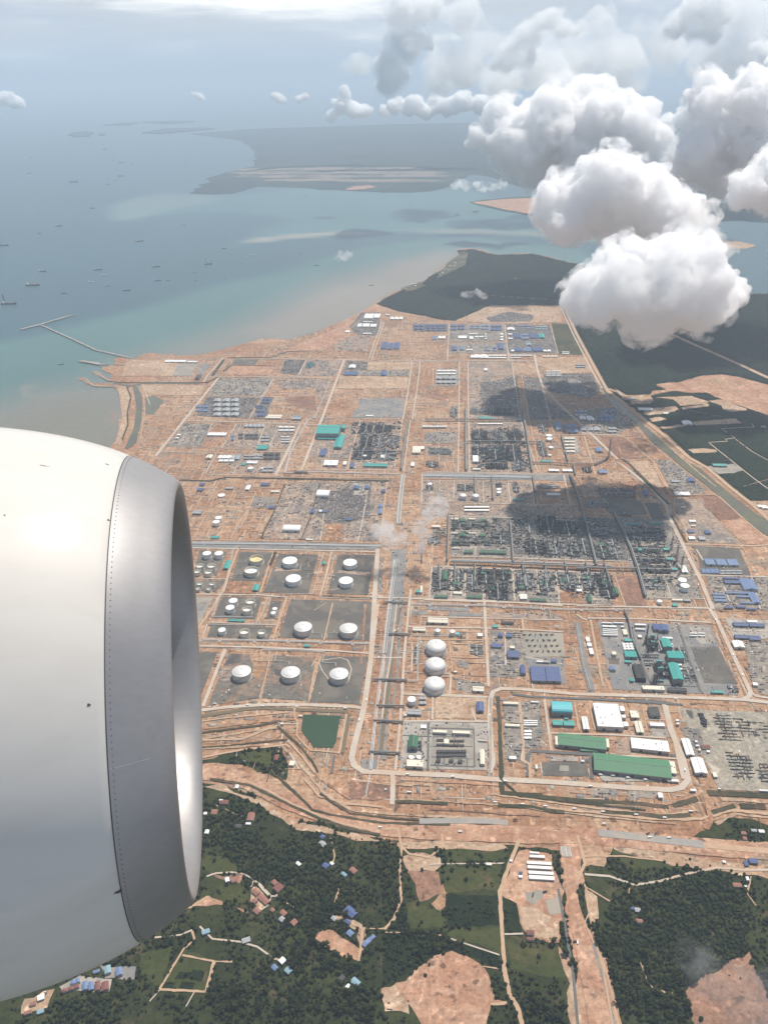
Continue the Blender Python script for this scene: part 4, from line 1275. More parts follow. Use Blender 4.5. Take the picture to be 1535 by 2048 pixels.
sheet('pond', TP('m', '250,460 320,450 390,490 310,600 245,595'), Z_PAD2 + .6, mat('murky_pond', (0.13, 0.12, 0.075), 0.3, 0.06, 0.01, spec=0.5), 'murky pond beside the canal', 'pond', 2.0)
sheet('pond', TP('l', '370,110 440,105 440,130 400,155 362,145'), Z_PAD2 + .6, mat('teal_pool', (0.03, 0.085, 0.07), 0.3, 0.06, 0.01, spec=0.5), 'small dark green pool', 'pond', 1.0)
sheet('pond', TP('g', '905,565 1200,575 1165,790 1140,830 990,825 890,690'), Z_PAD2 + .6, PONDW, 'green settling pond with straight banks', 'pond', 1.0)
road(TP('g', '60,582 200,560 450,520 600,512 1000,530 1240,540 1262,565 1250,680 1215,870'), 15, CANALW, Z_ROAD, 'canal', 'brown drain round the green pond', cat='canal')
road(TP('b', '238,155 215,300 185,540'), 10, CANALW, Z_ROAD, 'canal', 'brown drain beside the pipe corridor', cat='canal')
road(TP('b', '185,560 150,740 118,1039'), 10, CANALW, Z_ROAD, 'canal', 'brown drain beside the pipe corridor', cat='canal')
road(TP('d', '310,0 290,150 265,350 245,545'), 13, CANALW, Z_ROAD, 'canal', 'brown drain beside the pipe corridor', cat='canal')
# dark drains and cut banks of the earthworks
DITCH = green_mat('ditch_weed', (0.055, 0.055, 0.03), (0.10, 0.08, 0.05), (0.045, 0.045, 0.025), brown=(0.15, 0.09, 0.06))
for t_, s_, w_ in (('e', '55,60 75,300 85,720', 12), ('e', '90,745 100,835 330,855 720,890 1200,918 1420,945', 13), ('d', '1180,100 1195,420 1210,740', 12), ('d', '1200,790 1215,870 1535,890', 14), ('d', '360,940 780,955', 12),
    ('e', '60,930 340,945 480,975 590,985', 13), ('e', '900,985 1180,1000 1370,1030', 14), ('f', '390,1285 480,1260 680,1200', 18), ('f', '800,1130 1000,1140 1560,1165', 22), ('f', '850,1370 960,1340 1130,1285', 16), ('f', '1190,1290 1500,1300', 20), ('f', '0,1390 250,1420 600,1400', 16),
    ('g', '85,712 300,684 560,650 700,622', 9), ('g', '85,830 300,815 560,785 780,765', 7), ('g', '700,660 860,800 980,940 1020,1030', 8), ('n', '0,225 220,232 340,205 800,215 1525,232', 14),
    ('n', '765,255 700,430 590,655', 6), ('n', '1020,250 960,480 890,650', 5), ('k', '370,800 430,840 520,930 630,1039', 12), ('i', '430,0 560,150 740,320', 14), ('i', '750,400 800,480 880,625', 12),
    ('m', '0,345 740,345 830,300', 14), ('m', '95,375 128,460 100,590 105,680 60,800', 10), ('m', '780,290 870,160', 22), ('m', '900,145 1230,145 1380,97 1535,92', 11), ('m', '935,205 1280,212', 10), ('m', '870,255 930,205', 14), ('a', '685,180 640,290', 13), ('a', '1060,540 1450,555', 8),
    ('x', '420,1560 500,1573 560,1603 640,1640 700,1660 760,1672', 10), ('x', '540,1540 580,1578 625,1622 660,1632 760,1648 900,1652', 9), ('x', '640,1590 700,1630 800,1640 1000,1648', 7),
    ('x', '1000,1560 1040,1595 1200,1612 1290,1622', 7)):
 road(TP(t_, s_), w_, DITCH, Z_PAD2 + .9, 'ditch', 'dark weedy drain in the earthworks', jit=1.5, cat='ditch')

# ---------------------------------------------------------------- green land: clearings and fields
for t_, s_, m_, l_ in (
  ('v', '80,640 150,590 200,550 270,530 330,545 400,600 440,690 440,720 490,735 430,750 415,800 410,860 150,860 130,780 60,700 40,655', EARTH_PINK, 'big pale scar of bare earth in the scrub'),
  ('v', '490,235 540,130 570,120 660,140 700,250 722,290 700,500 620,490 550,440 528,340 480,315 458,290', EARTH_PINK, 'site yard beside the new earth road'),
  ('v', '640,30 870,40 850,72 775,85 785,120 800,250 765,290 800,400 835,470 885,560 905,650 960,850 760,850 768,600 738,450 715,270 700,130 690,80 640,60', EARTH_PINK, 'raw bed of the new highway'),
  ('v', '780,85 920,100 880,190 800,190', EARTH, 'rough spoil beside the highway'),
  ('v', '680,480 735,560 770,680 790,850 740,850 720,690 740,660 700,540', EARTH_TAN, 'sandy shoulder of the new highway'),
  ('u', '770,345 830,305 895,330 890,345 830,350', EARTH_PINK, 'pale clearing beside the engine'), ('u', '945,355 960,358 995,375 980,378', EARTH_PINK, 'small pale scrape'),
  ('u', '1255,480 1270,450 1330,443 1400,490 1440,520 1430,570 1330,530', EARTH_PINK, 'bare ground below the blue roofed houses'),
  ('v', '1195,690 1260,640 1400,560 1460,530 1480,600 1520,680 1600,860 1250,860 1215,740', EARTH_DARK, 'brown burnt field under the drifting smoke'),
  ('v', '70,150 130,135 220,150 232,190 200,210 160,200 120,215 80,205', EARTH_TAN, 'pale hollow between two tracks'), ('v', '80,200 150,210 220,210 235,300 150,330 130,260', EARTH_DARK, 'dark spoil below the hollow'),
  ('v', '190,340 240,250 260,330 220,370', EARTH, 'red scrape in the scrub'),
  ('v', '800,280 850,310 860,400 830,420 800,360', EARTH_TAN, 'sandy corner beside the highway'), ('v', '-10,680 60,650 100,720 100,780 0,770', EARTH_TAN, 'scraped ground at the edge of the scar'),
  ('u', '1300,375 1330,380 1460,430 1455,540 1430,560 1440,440 1340,400', EARTH_TAN, 'yard of the blue roofed houses'), ('u', '240,670 320,630 455,640 440,690 250,690', CONC, 'yard of the terraced houses'),
  ('u', '100,720 215,680 190,760 80,780', EARTH_TAN, 'bare yards beside the engine'), ('u', '1020,260 1080,330 1040,370 1000,330', EARTH_TAN, 'yard of red roofed houses'),
  ('u', '840,220 970,225 960,255 890,250', EARTH_DARK, 'bare yard by the curved road'), ('u', '400,580 550,590 540,640 420,640', GRAVEL_GREY, 'paved yard of the blue hall'),
  ('x', '400,1575 440,1572 470,1585 530,1605 560,1628 600,1648 640,1655 700,1668 760,1682 790,1690 690,1676 590,1660 520,1612 440,1582', EARTH_TAN, 'rough bank between highway and trees'),
  ('x', '790,1686 900,1683 1010,1693 1015,1702 900,1700 800,1700', EARTH_TAN, 'rough bank under the highway'), ('x', '1225,1692 1300,1700 1400,1720 1535,1738 1600,1745 1600,1770 1520,1755 1400,1742 1300,1720 1228,1700', EARTH_TAN, 'rough bank under the highway')):
 pad(t_, s_, m_, l_, Z_PAD, 8.0)
pad('v', '560,290 630,285 640,310 600,345 570,330', GRAVEL_PALE, 'grey heap of crushed stone', Z_PAD2, 4.0)
pad('v', '640,330 700,310 705,380 660,385', GRAVEL_PALE, 'grey heap of crushed stone', Z_PAD2, 4.0)
pad('v', '540,350 620,360 700,420 700,490 600,480 550,430', EARTH_TAN, 'sand floor of the site yard', Z_PAD2, 5.0)
for s_ in ('245,110 460,110 500,140 440,170 250,175', '240,185 470,180 455,290 245,295', '85,330 230,370 235,440 100,440', '480,470 560,520 700,510 730,560 720,640 560,620 500,600', '220,455 470,430 470,540 300,490'):
 pad('v', s_, FIELD, 'rough meadow between the tracks', Z_GREEN + .3, 10.0)
pad('v', '0,455 180,455 460,550 460,600 330,540 200,540 60,640 0,640', PLANTN, 'dark young plantation', Z_GREEN + .3, 5.0)
pad('v', '245,300 460,310 470,425 250,430', PLANTN, 'dark square of young plantation', Z_GREEN + .3, 3.0)
pad('v', '475,320 530,335 550,420 540,470 480,460', PLANTN, 'dark strip of young plantation', Z_GREEN + .3, 3.0)
pad('v', '910,130 1000,110 1200,180 1180,200 1000,200 920,160', FIELD, 'meadow beside the spoil', Z_GREEN + .3, 8.0)
for s_ in ('640,690 740,515 835,560 830,690', '560,540 700,500 640,680 560,620', '800,170 830,140 920,160 960,210 830,215', '860,270 960,260 1000,330 900,320'):
 pad('u', s_, FIELD, 'grassy plot among the village trees', Z_GREEN + .3, 6.0)
for s_ in ('720,610 770,615 760,640 700,640', '770,600 820,610 810,650 765,645', '660,650 700,655 690,690 650,680', '730,650 780,655 770,685 715,680'):
 pad('u', s_, PLANTN, 'dark orchard plot', Z_PAD, 2.0)
pad('g', '380,880 560,850 660,860 640,1000 560,960 420,930', FIELD, 'grass plot between the earth banks', Z_GREEN + .3, 6.0)

# ================================================================== ROADS
HW = 'wide unpaved highway of pale red earth'
road([(300, 1548), (400, 1547), (470, 1556), (530, 1582), (580, 1606), (640, 1627), (700, 1645), (770, 1657), (850, 1664), (950, 1668), (1050, 1672), (1150, 1672), (1250, 1680), (1350, 1690), (1450, 1699), (1535, 1705), (1800, 1730)], 62, EARTH_PINK, None, 'road', HW, True, 3.0)
road([(838, 1645), (900, 1644), (975, 1645), (1015, 1648)], 20, ROAD_GREY, Z_ROAD2 + .2, 'road', 'grey paved piece of the highway')
road([(1195, 1668), (1280, 1677), (1405, 1692)], 26, ROAD_GREY, Z_ROAD2 + .2, 'road', 'grey paved piece of the highway')
road([(1405, 1693), (1535, 1705), (1800, 1728)], 20, TRACK, Z_ROAD2 + .2, 'road', HW)
road([(1128, 1700), (1138, 1760), (1148, 1830), (1162, 1900), (1180, 1990), (1192, 2060), (1200, 2110)], [30, 36], EARTH_PINK, Z_ROAD2, 'road', 'new earth highway running towards us', True)
road([(1115, 1780), (1128, 1850), (1145, 1950), (1155, 2060)], 7, ASPHALT, Z_ROAD, 'road', 'dark drain lining beside the new highway')
road([(1185, 1890), (1205, 1960), (1230, 2060)], 6, GRAVEL_GREY, Z_ROAD, 'road', 'grey drain lining beside the new highway')
road([(1170, 1790), (1185, 1870), (1205, 1940), (1225, 2060)], 5, TRACK, Z_ROAD, 'road', 'tan track beside the new highway')
MAINR = 'main pale concrete road round the works'
for t_, s_, w_, m_, l_ in (
  ('x', '755,1100 749,1190 742,1317 729,1410 722,1440 706,1500 703,1518 708,1533 726,1545 790,1548 900,1553 976,1560', 20, ROAD, MAINR),
  ('x', '976,1560 1100,1566 1250,1577 1340,1582 1362,1577 1374,1562 1364,1520 1340,1462 1328,1412', 20, ROAD, MAINR),
  ('x', '1535,1407 1483,1401 1400,1398 1300,1394 1151,1390 1040,1380 1000,1379 985,1386 980,1400 978,1440 984,1530 978,1548', 16, ROAD, MAINR),
  ('x', '1800,1418 1535,1407', 16, ROAD, MAINR),
  ('i', '360,0 600,190 720,330 745,420 790,520 860,660 920,780 1000,940 1090,1159', 17, ROAD, 'diagonal road to the right of the refinery'),
  ('c', '1060,-10 1130,100 1250,360 1390,660 1385,695 1340,720', 16, ROAD, 'pale road past the power station'),
  ('j', '870,40 895,170 935,290 1060,430 1190,550 1535,880', 17, ROAD, 'diagonal road to the right of the refinery'),
  ('x', '230,880 280,863', 8, TRACK, 'dirt track'),
  ('c', '1390,660 1430,695 1535,712', 10, ROAD, 'pale road past the power station'), ('d', '335,705 342,800 335,965', 15, ROAD, 'short concrete spur to the earthworks'),
  ('m', '865,150 740,290 705,345', 11, ROAD, 'long straight road on the quay side'), ('m', '832,300 560,640 325,935', 16, ROAD, 'long straight road on the quay side'),
  ('l', '672,85 500,540 330,970', 16, ROAD, 'straight pale road past the teal hall'), ('c', '10,110 60,400 125,655', 24, GRAVEL_GREY, 'grey paved drain strip'),
  ('d', '1120,110 1118,640 1105,740', 8, ROAD_GREY, 'second lane of the round road'), ('e', '170,40 330,62 800,80 1535,125', 10, ASPHALT, 'dark road behind the stores'),
  ('e', '300,700 298,530 330,495 480,505 830,525', 13, ASPHALT, 'dark asphalt loop beside the stores'), ('c', '0,718 600,735 760,750', 8, ASPHALT, 'dark road along the stores'),
  ('e', '800,535 810,720', 12, ASPHALT, 'dark lane beside the longest green shed'),
  ('x', '1262,642 1300,655 1340,669 1398,695 1468,726 1535,757 1700,832', 36, TRACK, 'wide bare road through the east wood'), ('x', '958,590 1000,593 1060,597 1122,602', 16, TRACK, 'bare road across the cape'),
  ('x', '1130,622 1150,665 1190,740 1214,783 1261,821 1331,876 1376,917 1413,937 1463,980 1498,1007 1560,1062 1640,1130', 24, TRACK, 'embankment road along the canal'),
  ('x', '1124,622 1143,665 1180,738 1203,778', 12, ROAD, 'second road along the fence')):
 road(TP(t_, s_), w_, m_, None, 'road', l_)
# works streets, narrower
STREETS = {
 'a': ['10,150 760,165 1500,182|9', '30,392 230,400 300,400|6', '60,520 560,527 780,545|8', '1040,545 1440,560|6', '130,745 400,755 700,768|6', '80,935 560,945 1100,970 1440,995|9', '390,150 330,300 260,500 170,650 60,800|11T',
  '640,250 620,330 560,510|8T', '775,540 740,640 690,800 650,925|9T', '1130,180 1090,360 1040,535|8', '620,540 570,700 540,740|6T', '1140,590 1100,760 1070,890|6T', '1440,510 1500,530 1530,550|10', '1500,600 1470,840 1440,1030|13',
  '300,410 270,500 230,545|6', '520,430 540,520|5', '1100,490 1210,475|4T', '990,650 1040,620 1090,585|4T'],
 'b': ['325,75 900,90 1535,132|11', '410,218 900,232 1535,247|7', '295,300 910,312 1240,325 1535,342|8', '380,405 915,405|5T', '260,838 480,850 930,866|9', '325,0 300,230 270,540 255,840 240,1039|10', '410,218 395,290 370,380|5T', '905,0 925,400 945,780|11',
  '1212,245 1222,320|7', '600,672 645,682 635,840|7', '630,410 655,660|5T', '1075,345 1082,605 950,612|6', '500,850 495,1039|7', '215,90 180,400 160,560 120,800 95,1039|6', '10,548 265,550|8', '0,62 80,70 325,72|9', '300,430 330,435 335,490 290,490|4',
  '300,505 335,510 330,660 270,660|5', '650,440 800,440 900,420|4T', '650,545 900,550|5T', '640,700 830,740 910,750|4T', '1240,545 1535,600|6', '1290,750 1300,800|5'],
 'd': ['410,0 415,70 400,290 360,690|8', '430,80 800,86 1100,105|8', '662,92 655,285|6', '430,298 640,296 1000,300 1110,300|8', '970,195 1000,290 1100,302|6', '1350,130 1380,480 1385,610 1430,645 1440,765|8T', '625,310 620,690|7G', '640,352 985,362 992,660|5G', '640,500 985,500|4G', '640,650 990,662|5G', '630,420 990,425|4G',
  '620,420 420,410|4G', '230,570 215,690|5T', '750,590 750,650|4G', '930,590 935,655|4G'],
 'e': ['430,85 460,300 488,500|9', '1380,115 1450,330 1500,550 1540,720|13', '480,352 1000,368 1400,392|7', '785,110 835,330|6T', '670,110 710,335|6T', '1210,130 1250,330|5T', '1230,240 1405,250|5', '230,110 245,280 265,450 250,570 310,610 318,725|8', '830,525 1200,540 1535,560|8', '480,345 490,500|5T'],
 'c': ['90,72 500,78 1080,108|9', '0,40 50,75 90,90|8', '115,85 160,330 215,620|9T', '440,150 500,380 590,590|7G', '800,110 850,240 900,400 990,660|9G', '500,600 960,620|6G', '1180,130 1250,170 1560,180|7', '1190,140 1260,260 1560,250|5T'],
 'h': ['20,70 700,76 1200,88|7', '0,315 280,320 720,318 1200,332|7', '240,415 560,422 1240,450|7', '240,735 720,748 1420,778|7', '100,818 700,840 1480,872|7', '30,1085 500,1100 1535,1132|10', '20,130 480,132|5', '510,135 880,140|5', '15,70 10,310|7', '157,125 150,230|4', '270,130 265,300|5', '502,135 505,310|5', '700,140 720,315|6', '885,140 908,320|6',
  '1145,90 1200,335|9', '735,840 755,1092|7', '925,842 950,1030|6', '1080,850 1110,1112|6', '1270,860 1300,1000 1335,1030|6', '360,835 355,1060|6', '250,830 245,1070|6', '92,820 70,1085|7', '505,1050 512,1092|6', '240,530 560,540|4', '250,640 560,650|4', '440,640 440,735|4', '740,1030 1110,1035|5', '840,1035 850,1090|4', '1330,1080 1535,1090|5', '10,230 260,235|4'],
 'i': ['615,0 680,120 762,250|9T', '790,262 780,380 880,510 885,620|8T', '870,640 1100,642 1400,655 1535,645|12T', '875,690 960,682 1040,812|7', '930,885 1535,902|9', '760,246 1100,242 1145,262 1340,440 1535,605|8T', '0,765 420,778|6', '480,800 900,812|6', '500,880 920,892|6', '590,462 760,455|6', '525,300 600,450|6T',
  '310,892 392,1132|7T', '550,1062 1025,1078|5', '720,950 760,1060|5', '1000,975 1180,982 1225,1100|6', '0,1132 1060,1152|11', '430,650 860,660|4', '450,730 880,735|4', '420,575 620,580|4', '1130,450 1350,640|5T', '900,690 1000,900|4T', '30,120 60,230 75,275|5T', '440,410 580,415|5', '1400,900 1470,1159|6', '20,870 30,960 60,1010 150,1010|4', '750,330 760,390|8'],
 'j': ['0,95 870,95|9', '272,95 268,560 262,985|8', '340,95 345,560 355,985|8', '690,105 760,560|7', '770,205 830,560|7T', '760,560 900,985|7', '830,560 915,985|6T', '935,300 1000,570|7', '175,0 178,92|7', '655,0 690,98|7', '0,290 255,292|5', '0,750 258,750|6', '62,150 60,290|5', '770,577 990,572 1200,578|6', '820,680 1270,685 1535,690|6', '1270,690 1360,1000|6T', '1085,690 1130,900|5', '0,980 860,992 1300,1003|7',
  '108,740 110,900|4', '1200,560 1260,602 1440,605|6T', '350,212 690,212|4T', '0,848 255,850|5', '155,905 160,950|4', '990,570 1030,680|5', '870,50 1270,55|4T', '860,780 1080,790|4T', '900,870 1130,880|4', '1210,700 1250,830|4T', '350,380 600,385|4T', '340,680 460,690|4'],
 'k': ['0,605 330,605 400,630 520,740 620,820 740,1039|9T', '470,540 575,650 700,760 930,940 1060,1039|7T', '300,370 400,460 500,560|6T', '60,615 130,850 155,955|6T', '80,320 260,460|5T', '340,700 360,760 440,785 530,770|5T', '380,480 480,590|5T', '1060,665 1215,655 1190,640 1270,630|5', '1060,668 1250,820 1400,940 1535,1039|6', '1270,630 1160,555 1420,540 1400,510|5', '1275,640 1400,735 1535,810|5', '860,400 1180,460|3T', '1320,1020 1535,960|3T'],
 'l': ['0,75 860,85 1535,95|9', '0,225 300,228 600,232|8', '1215,95 1180,340 1140,560|8', '1280,95 1250,340 1215,560|8', '480,550 800,552 1150,557|8', '0,592 460,605|8', '110,230 0,390|6', '370,85 300,210|6', '320,605 220,830 130,1010|8', '800,575 720,850 700,960|6', '390,872 720,882|5', '340,962 1080,968|7', '0,1022 760,1028 1535,1035|8T', '1135,560 1120,700 1070,965|6', '1200,560 1170,800 1150,975|6', '550,770 550,870|4', '0,820 220,822|5', '120,382 60,500|5T', '160,440 220,438 300,460 420,492|5T', '500,880 490,940|4', '300,960 160,990|4T',
  '1300,220 1320,150|4T', '880,30 1500,88|5T', '760,970 755,1020|6', '1300,440 1345,455 1330,475 1240,465|5T', '650,440 760,440 720,480|4T', '640,345 780,380|6T', '1300,350 1400,330|4T'],
 'm': ['880,150 1200,155 1535,157|7', '750,297 1100,300 1535,303|8', '1270,310 1190,450 1075,632|6', '740,450 1000,455 1270,460|6', '560,652 1000,660 1535,677|9', '970,675 900,800 850,872|6', '1480,680 1400,840 1280,1085|8', '370,900 810,910|6', '810,912 720,1080|6', '860,872 1400,890|6', '930,742 1180,745|4', '1320,682 1220,880|5', '1200,692 1130,870|5', '730,1080 1300,1092|6', '280,520 222,360|6', '225,370 240,600 200,800 250,862 380,850|6T', '210,810 290,770 370,740|5T', '370,690 310,650 260,680|5T',
  '290,442 500,447 700,450|5T', '510,450 480,560 420,610|5T', '1530,165 1470,285|5', '40,292 740,292|4T', '930,150 840,260|6T', '1100,300 1330,180|5T', '1340,520 1240,590|4T', '760,440 780,400 850,400|5T', '780,670 740,760|4', '1010,680 980,740|4', '0,290 60,290|5'],
 'n': ['555,310 500,440 440,580|6T', '390,310 555,312|5T', '395,310 340,420 260,470|5T', '160,350 100,460|5T', '1380,250 1340,480 1300,680|6', '1055,440 1025,672|5', '90,662 700,672 1450,688|6T', '790,225 760,260|5T', '170,470 350,470|5T', '190,480 100,650|6T', '490,450 370,650|6T', '890,250 800,520|4T', '1510,240 1460,690|8T', '920,620 960,590 1040,570|5T', '530,350 700,352|4', '180,180 250,140 330,150|4T', '230,150 340,120|4T', '390,180 415,130|4', '550,190 600,100|4', '700,190 780,30|6'],
 'o': ['0,380 600,382 1190,385|8', '285,160 210,375|8', '270,158 195,372|8', '660,165 650,380|7', '980,175 1005,388|7', '1245,182 1290,345|6', '660,275 980,278|5', '380,275 650,278|5', '1000,345 1290,347|5', '1310,166 1375,172|4T', '290,160 660,168|4', '1000,270 1260,275|5', '1375,265 1430,268|4T', '200,90 100,190 0,250|6T', '300,100 450,125 650,160|4T', '460,70 890,65|1T', '1150,350 1180,460|7', '0,240 60,240 130,235|4T', '850,75 1290,70|6T'],
 'g': ['90,530 300,505 600,485 900,485 1280,500 1370,510|15', '280,40 200,250 105,500|12', '840,500 830,560 860,640 850,730 960,850 1200,870|6T', '290,50 240,160|5', '640,90 610,250 555,430|4T', '1050,100 985,250 950,460|6T', '1060,130 1200,110 1260,130 1290,200 1270,280 1200,325 1120,300 1060,220 1030,150|4', '1250,560 1190,880|7T', '85,620 300,590 800,545|6T', '90,770 420,760 700,650|8T', '780,770 900,900 1000,1035|8T', '85,910 400,850 770,805 800,830|8T', '800,870 870,1000|6', '1155,890 1130,1035|8G', '970,180 1000,130 1050,130|5T', '730,640 880,640|5'],
 'r': ['400,0 600,90 760,180 950,265 1150,340 1300,375 1535,385|7T', '880,0 990,130 1200,190 1480,215|8T', '130,750 200,725 320,718 400,728 470,760 520,800 560,850 620,910 600,970 540,1010|5', '490,780 470,830|4', '530,800 620,900 660,900 715,830|5', '190,190 215,210|3T', '270,230 360,275 420,290|3T', '1080,450 1110,590 1080,720|4T', '1130,800 1140,860 1110,950|4T', '0,990 150,900|5T', '720,940 800,990|4T'],
 'u': ['620,475 720,465 770,445|5', '640,445 740,360 790,345|5T', '800,430 850,480 960,492 1030,512 1100,562|5', '740,512 640,682|6T', '640,682 830,692|6T', '826,692 858,570|9T', '858,570 730,545|5T', '1300,375 1330,385 1450,440 1435,570|6T', '600,730 640,685|3', '780,690 740,760|3', '770,450 780,480 745,515|6T', '1440,440 1535,440|3T', '1190,575 1150,575 1100,560|4T', '860,570 930,572|4T'],
 'v': ['55,40 70,110 62,200 68,320 40,400 0,442|7T', '230,60 236,110 180,155 100,140 70,110|7T', '540,80 490,210 462,290 470,450 482,620 500,700 530,750 560,850|11T', '205,460 300,492 460,545|4', '480,462 555,460|5', '800,222 900,230 1000,265 1100,250 1200,222 1330,195 1430,205 1560,205|7', '980,265 978,300|4T', '1022,570 1050,650 1080,685 1150,700|4T', '772,65 802,180 762,265|9T', '1465,230 1450,300 1485,348|3T', '60,20 -100,0|7T', '180,183 260,180 480,178|4', '0,455 120,455|3T', '395,590 460,602|3T', '-10,38 60,40|6T', '800,270 900,330|4T', '790,150 960,150 1130,170|5T', '120,620 80,700|4T', '425,745 490,738|8T', '800,420 870,560 900,660 940,850|5T', '740,300 760,500|4G', '800,260 830,350 800,420|4T', '1290,155 1240,190|4T'],
}
for t_, L_ in STREETS.items():
 for s_ in L_:
  c_, w_ = s_.split('|')
  m_ = TRACK if w_[-1] == 'T' else ASPHALT if w_[-1] == 'G' else ROAD
  w_ = float(w_.rstrip('TG'))
  lb = 'dirt track' if m_ is TRACK else 'dark asphalt lane' if m_ is ASPHALT else 'pale works street'
  road(TP(t_, c_), w_, m_, None, 'road', lb, jit=0.0 if m_ is not TRACK else 1.2)
# long scraped banks of the lower earthworks
for t_, s_, w_, m_ in (('x', '400,1500 560,1490 600,1530 650,1590 700,1622 800,1632 1000,1640', 9, EARTH_TAN), ('x', '800,1560 900,1566 1000,1572 1010,1590 1200,1605 1300,1612 1350,1608 1400,1588', 10, EARTH_PINK), ('x', '1000,1610 1200,1628 1300,1640 1400,1640 1460,1622 1535,1630 1700,1650', 11, TRACK), ('x', '980,1590 1200,1620 1330,1632 1390,1622', 6, TRACK),
     ('x', '800,1600 1000,1612 1200,1636 1350,1650', 6, EARTH_TAN), ('x', '1410,1590 1420,1640 1410,1660', 16, EARTH), ('x', '1440,1600 1535,1606 1700,1616', 12, EARTH_TAN), ('x', '1430,1650 1470,1630 1535,1638 1700,1656', 9, EARTH_TAN), ('x', '860,1620 960,1626 1080,1634', 6, EARTH_DARK), ('x', '700,1560 780,1572 860,1572', 8, EARTH_TAN), ('x', '600,1500 640,1560 700,1600', 8, EARTH_PINK),
     ('x', '400,1460 520,1445 590,1440', 11, EARTH), ('x', '400,1480 520,1462 560,1456', 10, EARTH_TAN), ('x', '401,1497 470,1490 560,1480', 8, EARTH), ('x', '730,1210 722,1330', 9, EARTH), ('x', '794,1250 785,1380 775,1500', 12, EARTH), ('x', '1290,850 1320,880 1370,925 1430,975', 6, TRACK)):
 road(TP(t_, s_), w_, m_, Z_ROAD, 'ground_bank', 'scraped earth bank', jit=3.0, cat='ground')

# ================================================================== TANKS
for x, y, w, k, lb, st in (
  (135, 185, 66, 'cone', 'small white fixed roof tank above the cream open ones at the engine lip', 0), (230, 185, 66, 'cone', 'small white fixed roof tank above the cream open ones at the engine lip', 0),
  (80, 283, 62, 'float', 'small open topped cream tank beside the engine lip, in the block of four', 0), (172, 283, 66, 'float', 'small open topped cream tank beside the engine lip, in the block of four', 0),
  (58, 328, 54, 'float', 'small open topped cream tank beside the engine lip, in the block of four', 0), (147, 332, 60, 'float', 'small open topped cream tank beside the engine lip, in the block of four', 0),
  (530, 225, 108, 'float', 'wide open topped tank with yellow stained floating roof', 1), (490, 317, 108, 'float', 'wide open topped tank with clean white floating roof', 0),
  (797, 243, 115, 'cone', 'wide white tank on the black gravel above the plain bund', 0), (825, 386, 118, 'cone', 'wide white tank in the plain grey bund beside the pipe elbow', 0),
  (1278, 258, 106, 'cone', 'wide white tank on black gravel next to the main road', 0), (1245, 402, 110, 'cone', 'wide white tank with a dark roof hatch and ring track', 0),
  (78, 426, 46, 'float', 'tiny open topped tank below the block of four', 0), (177, 428, 44, 'float', 'tiny open topped tank below the block of four', 0), (63, 466, 34, 'float', 'tiny open topped tank below the block of four', 0), (150, 468, 36, 'float', 'tiny open topped tank below the block of four', 0),
  (345, 563, 68, 'cone', 'white tank in the dark bund above the teal roof', 0), (320, 618, 68, 'cone', 'white tank in the dark bund above the teal roof', 0),
  (483, 567, 76, 'float', 'cream open topped tank in the dark bund above the teal roof', 0), (456, 628, 76, 'float', 'cream open topped tank in the dark bund above the teal roof', 0),
  (677, 628, 38, 'cone', 'very small tank in the narrow bund left of the big domes', 0), (665, 661, 40, 'cone', 'very small tank in the narrow bund left of the big domes', 0),
  (255, 797, 58, 'cone', 'lone white tank in the lowest strip of the small bunds', 0), (435, 808, 76, 'float', 'larger open topped tank in the lowest strip of the small bunds', 0), (573, 814, 62, 'float', 'smaller open topped tank in the lowest strip of the small bunds', 0)):
 tank('a', x, y, w, k, lb, 0.34 if w > 90 else 0.55, stain=bool(st))
tank('a', 903, 772, 138, 'dome', 'big silver domed tank in the large bund, further from the corridor', 0.36)
tank('a', 1265, 784, 138, 'dome', 'big silver domed tank in the large bund, next to the main road', 0.36)
for x, y, lb in ((412, 208, 'big silver domed tank on a ring of raw earth'), (803, 216, 'big silver domed tank with black wet patch beside it'), (1190, 228, 'big silver domed tank circled by a pale track')):
 tank('g', x, y, 147, 'dome', lb, 0.36)
for x, y, w, lb in ((526, 450, 160, 'shiny hemispherical tank, farthest of the three in a column'), (520, 596, 163, 'shiny hemispherical tank, middle one of the three in a column'), (514, 752, 168, 'shiny hemispherical tank, nearest of the three in a column')):
 tank('b', x, y, w, 'silver', lb, 0.26)
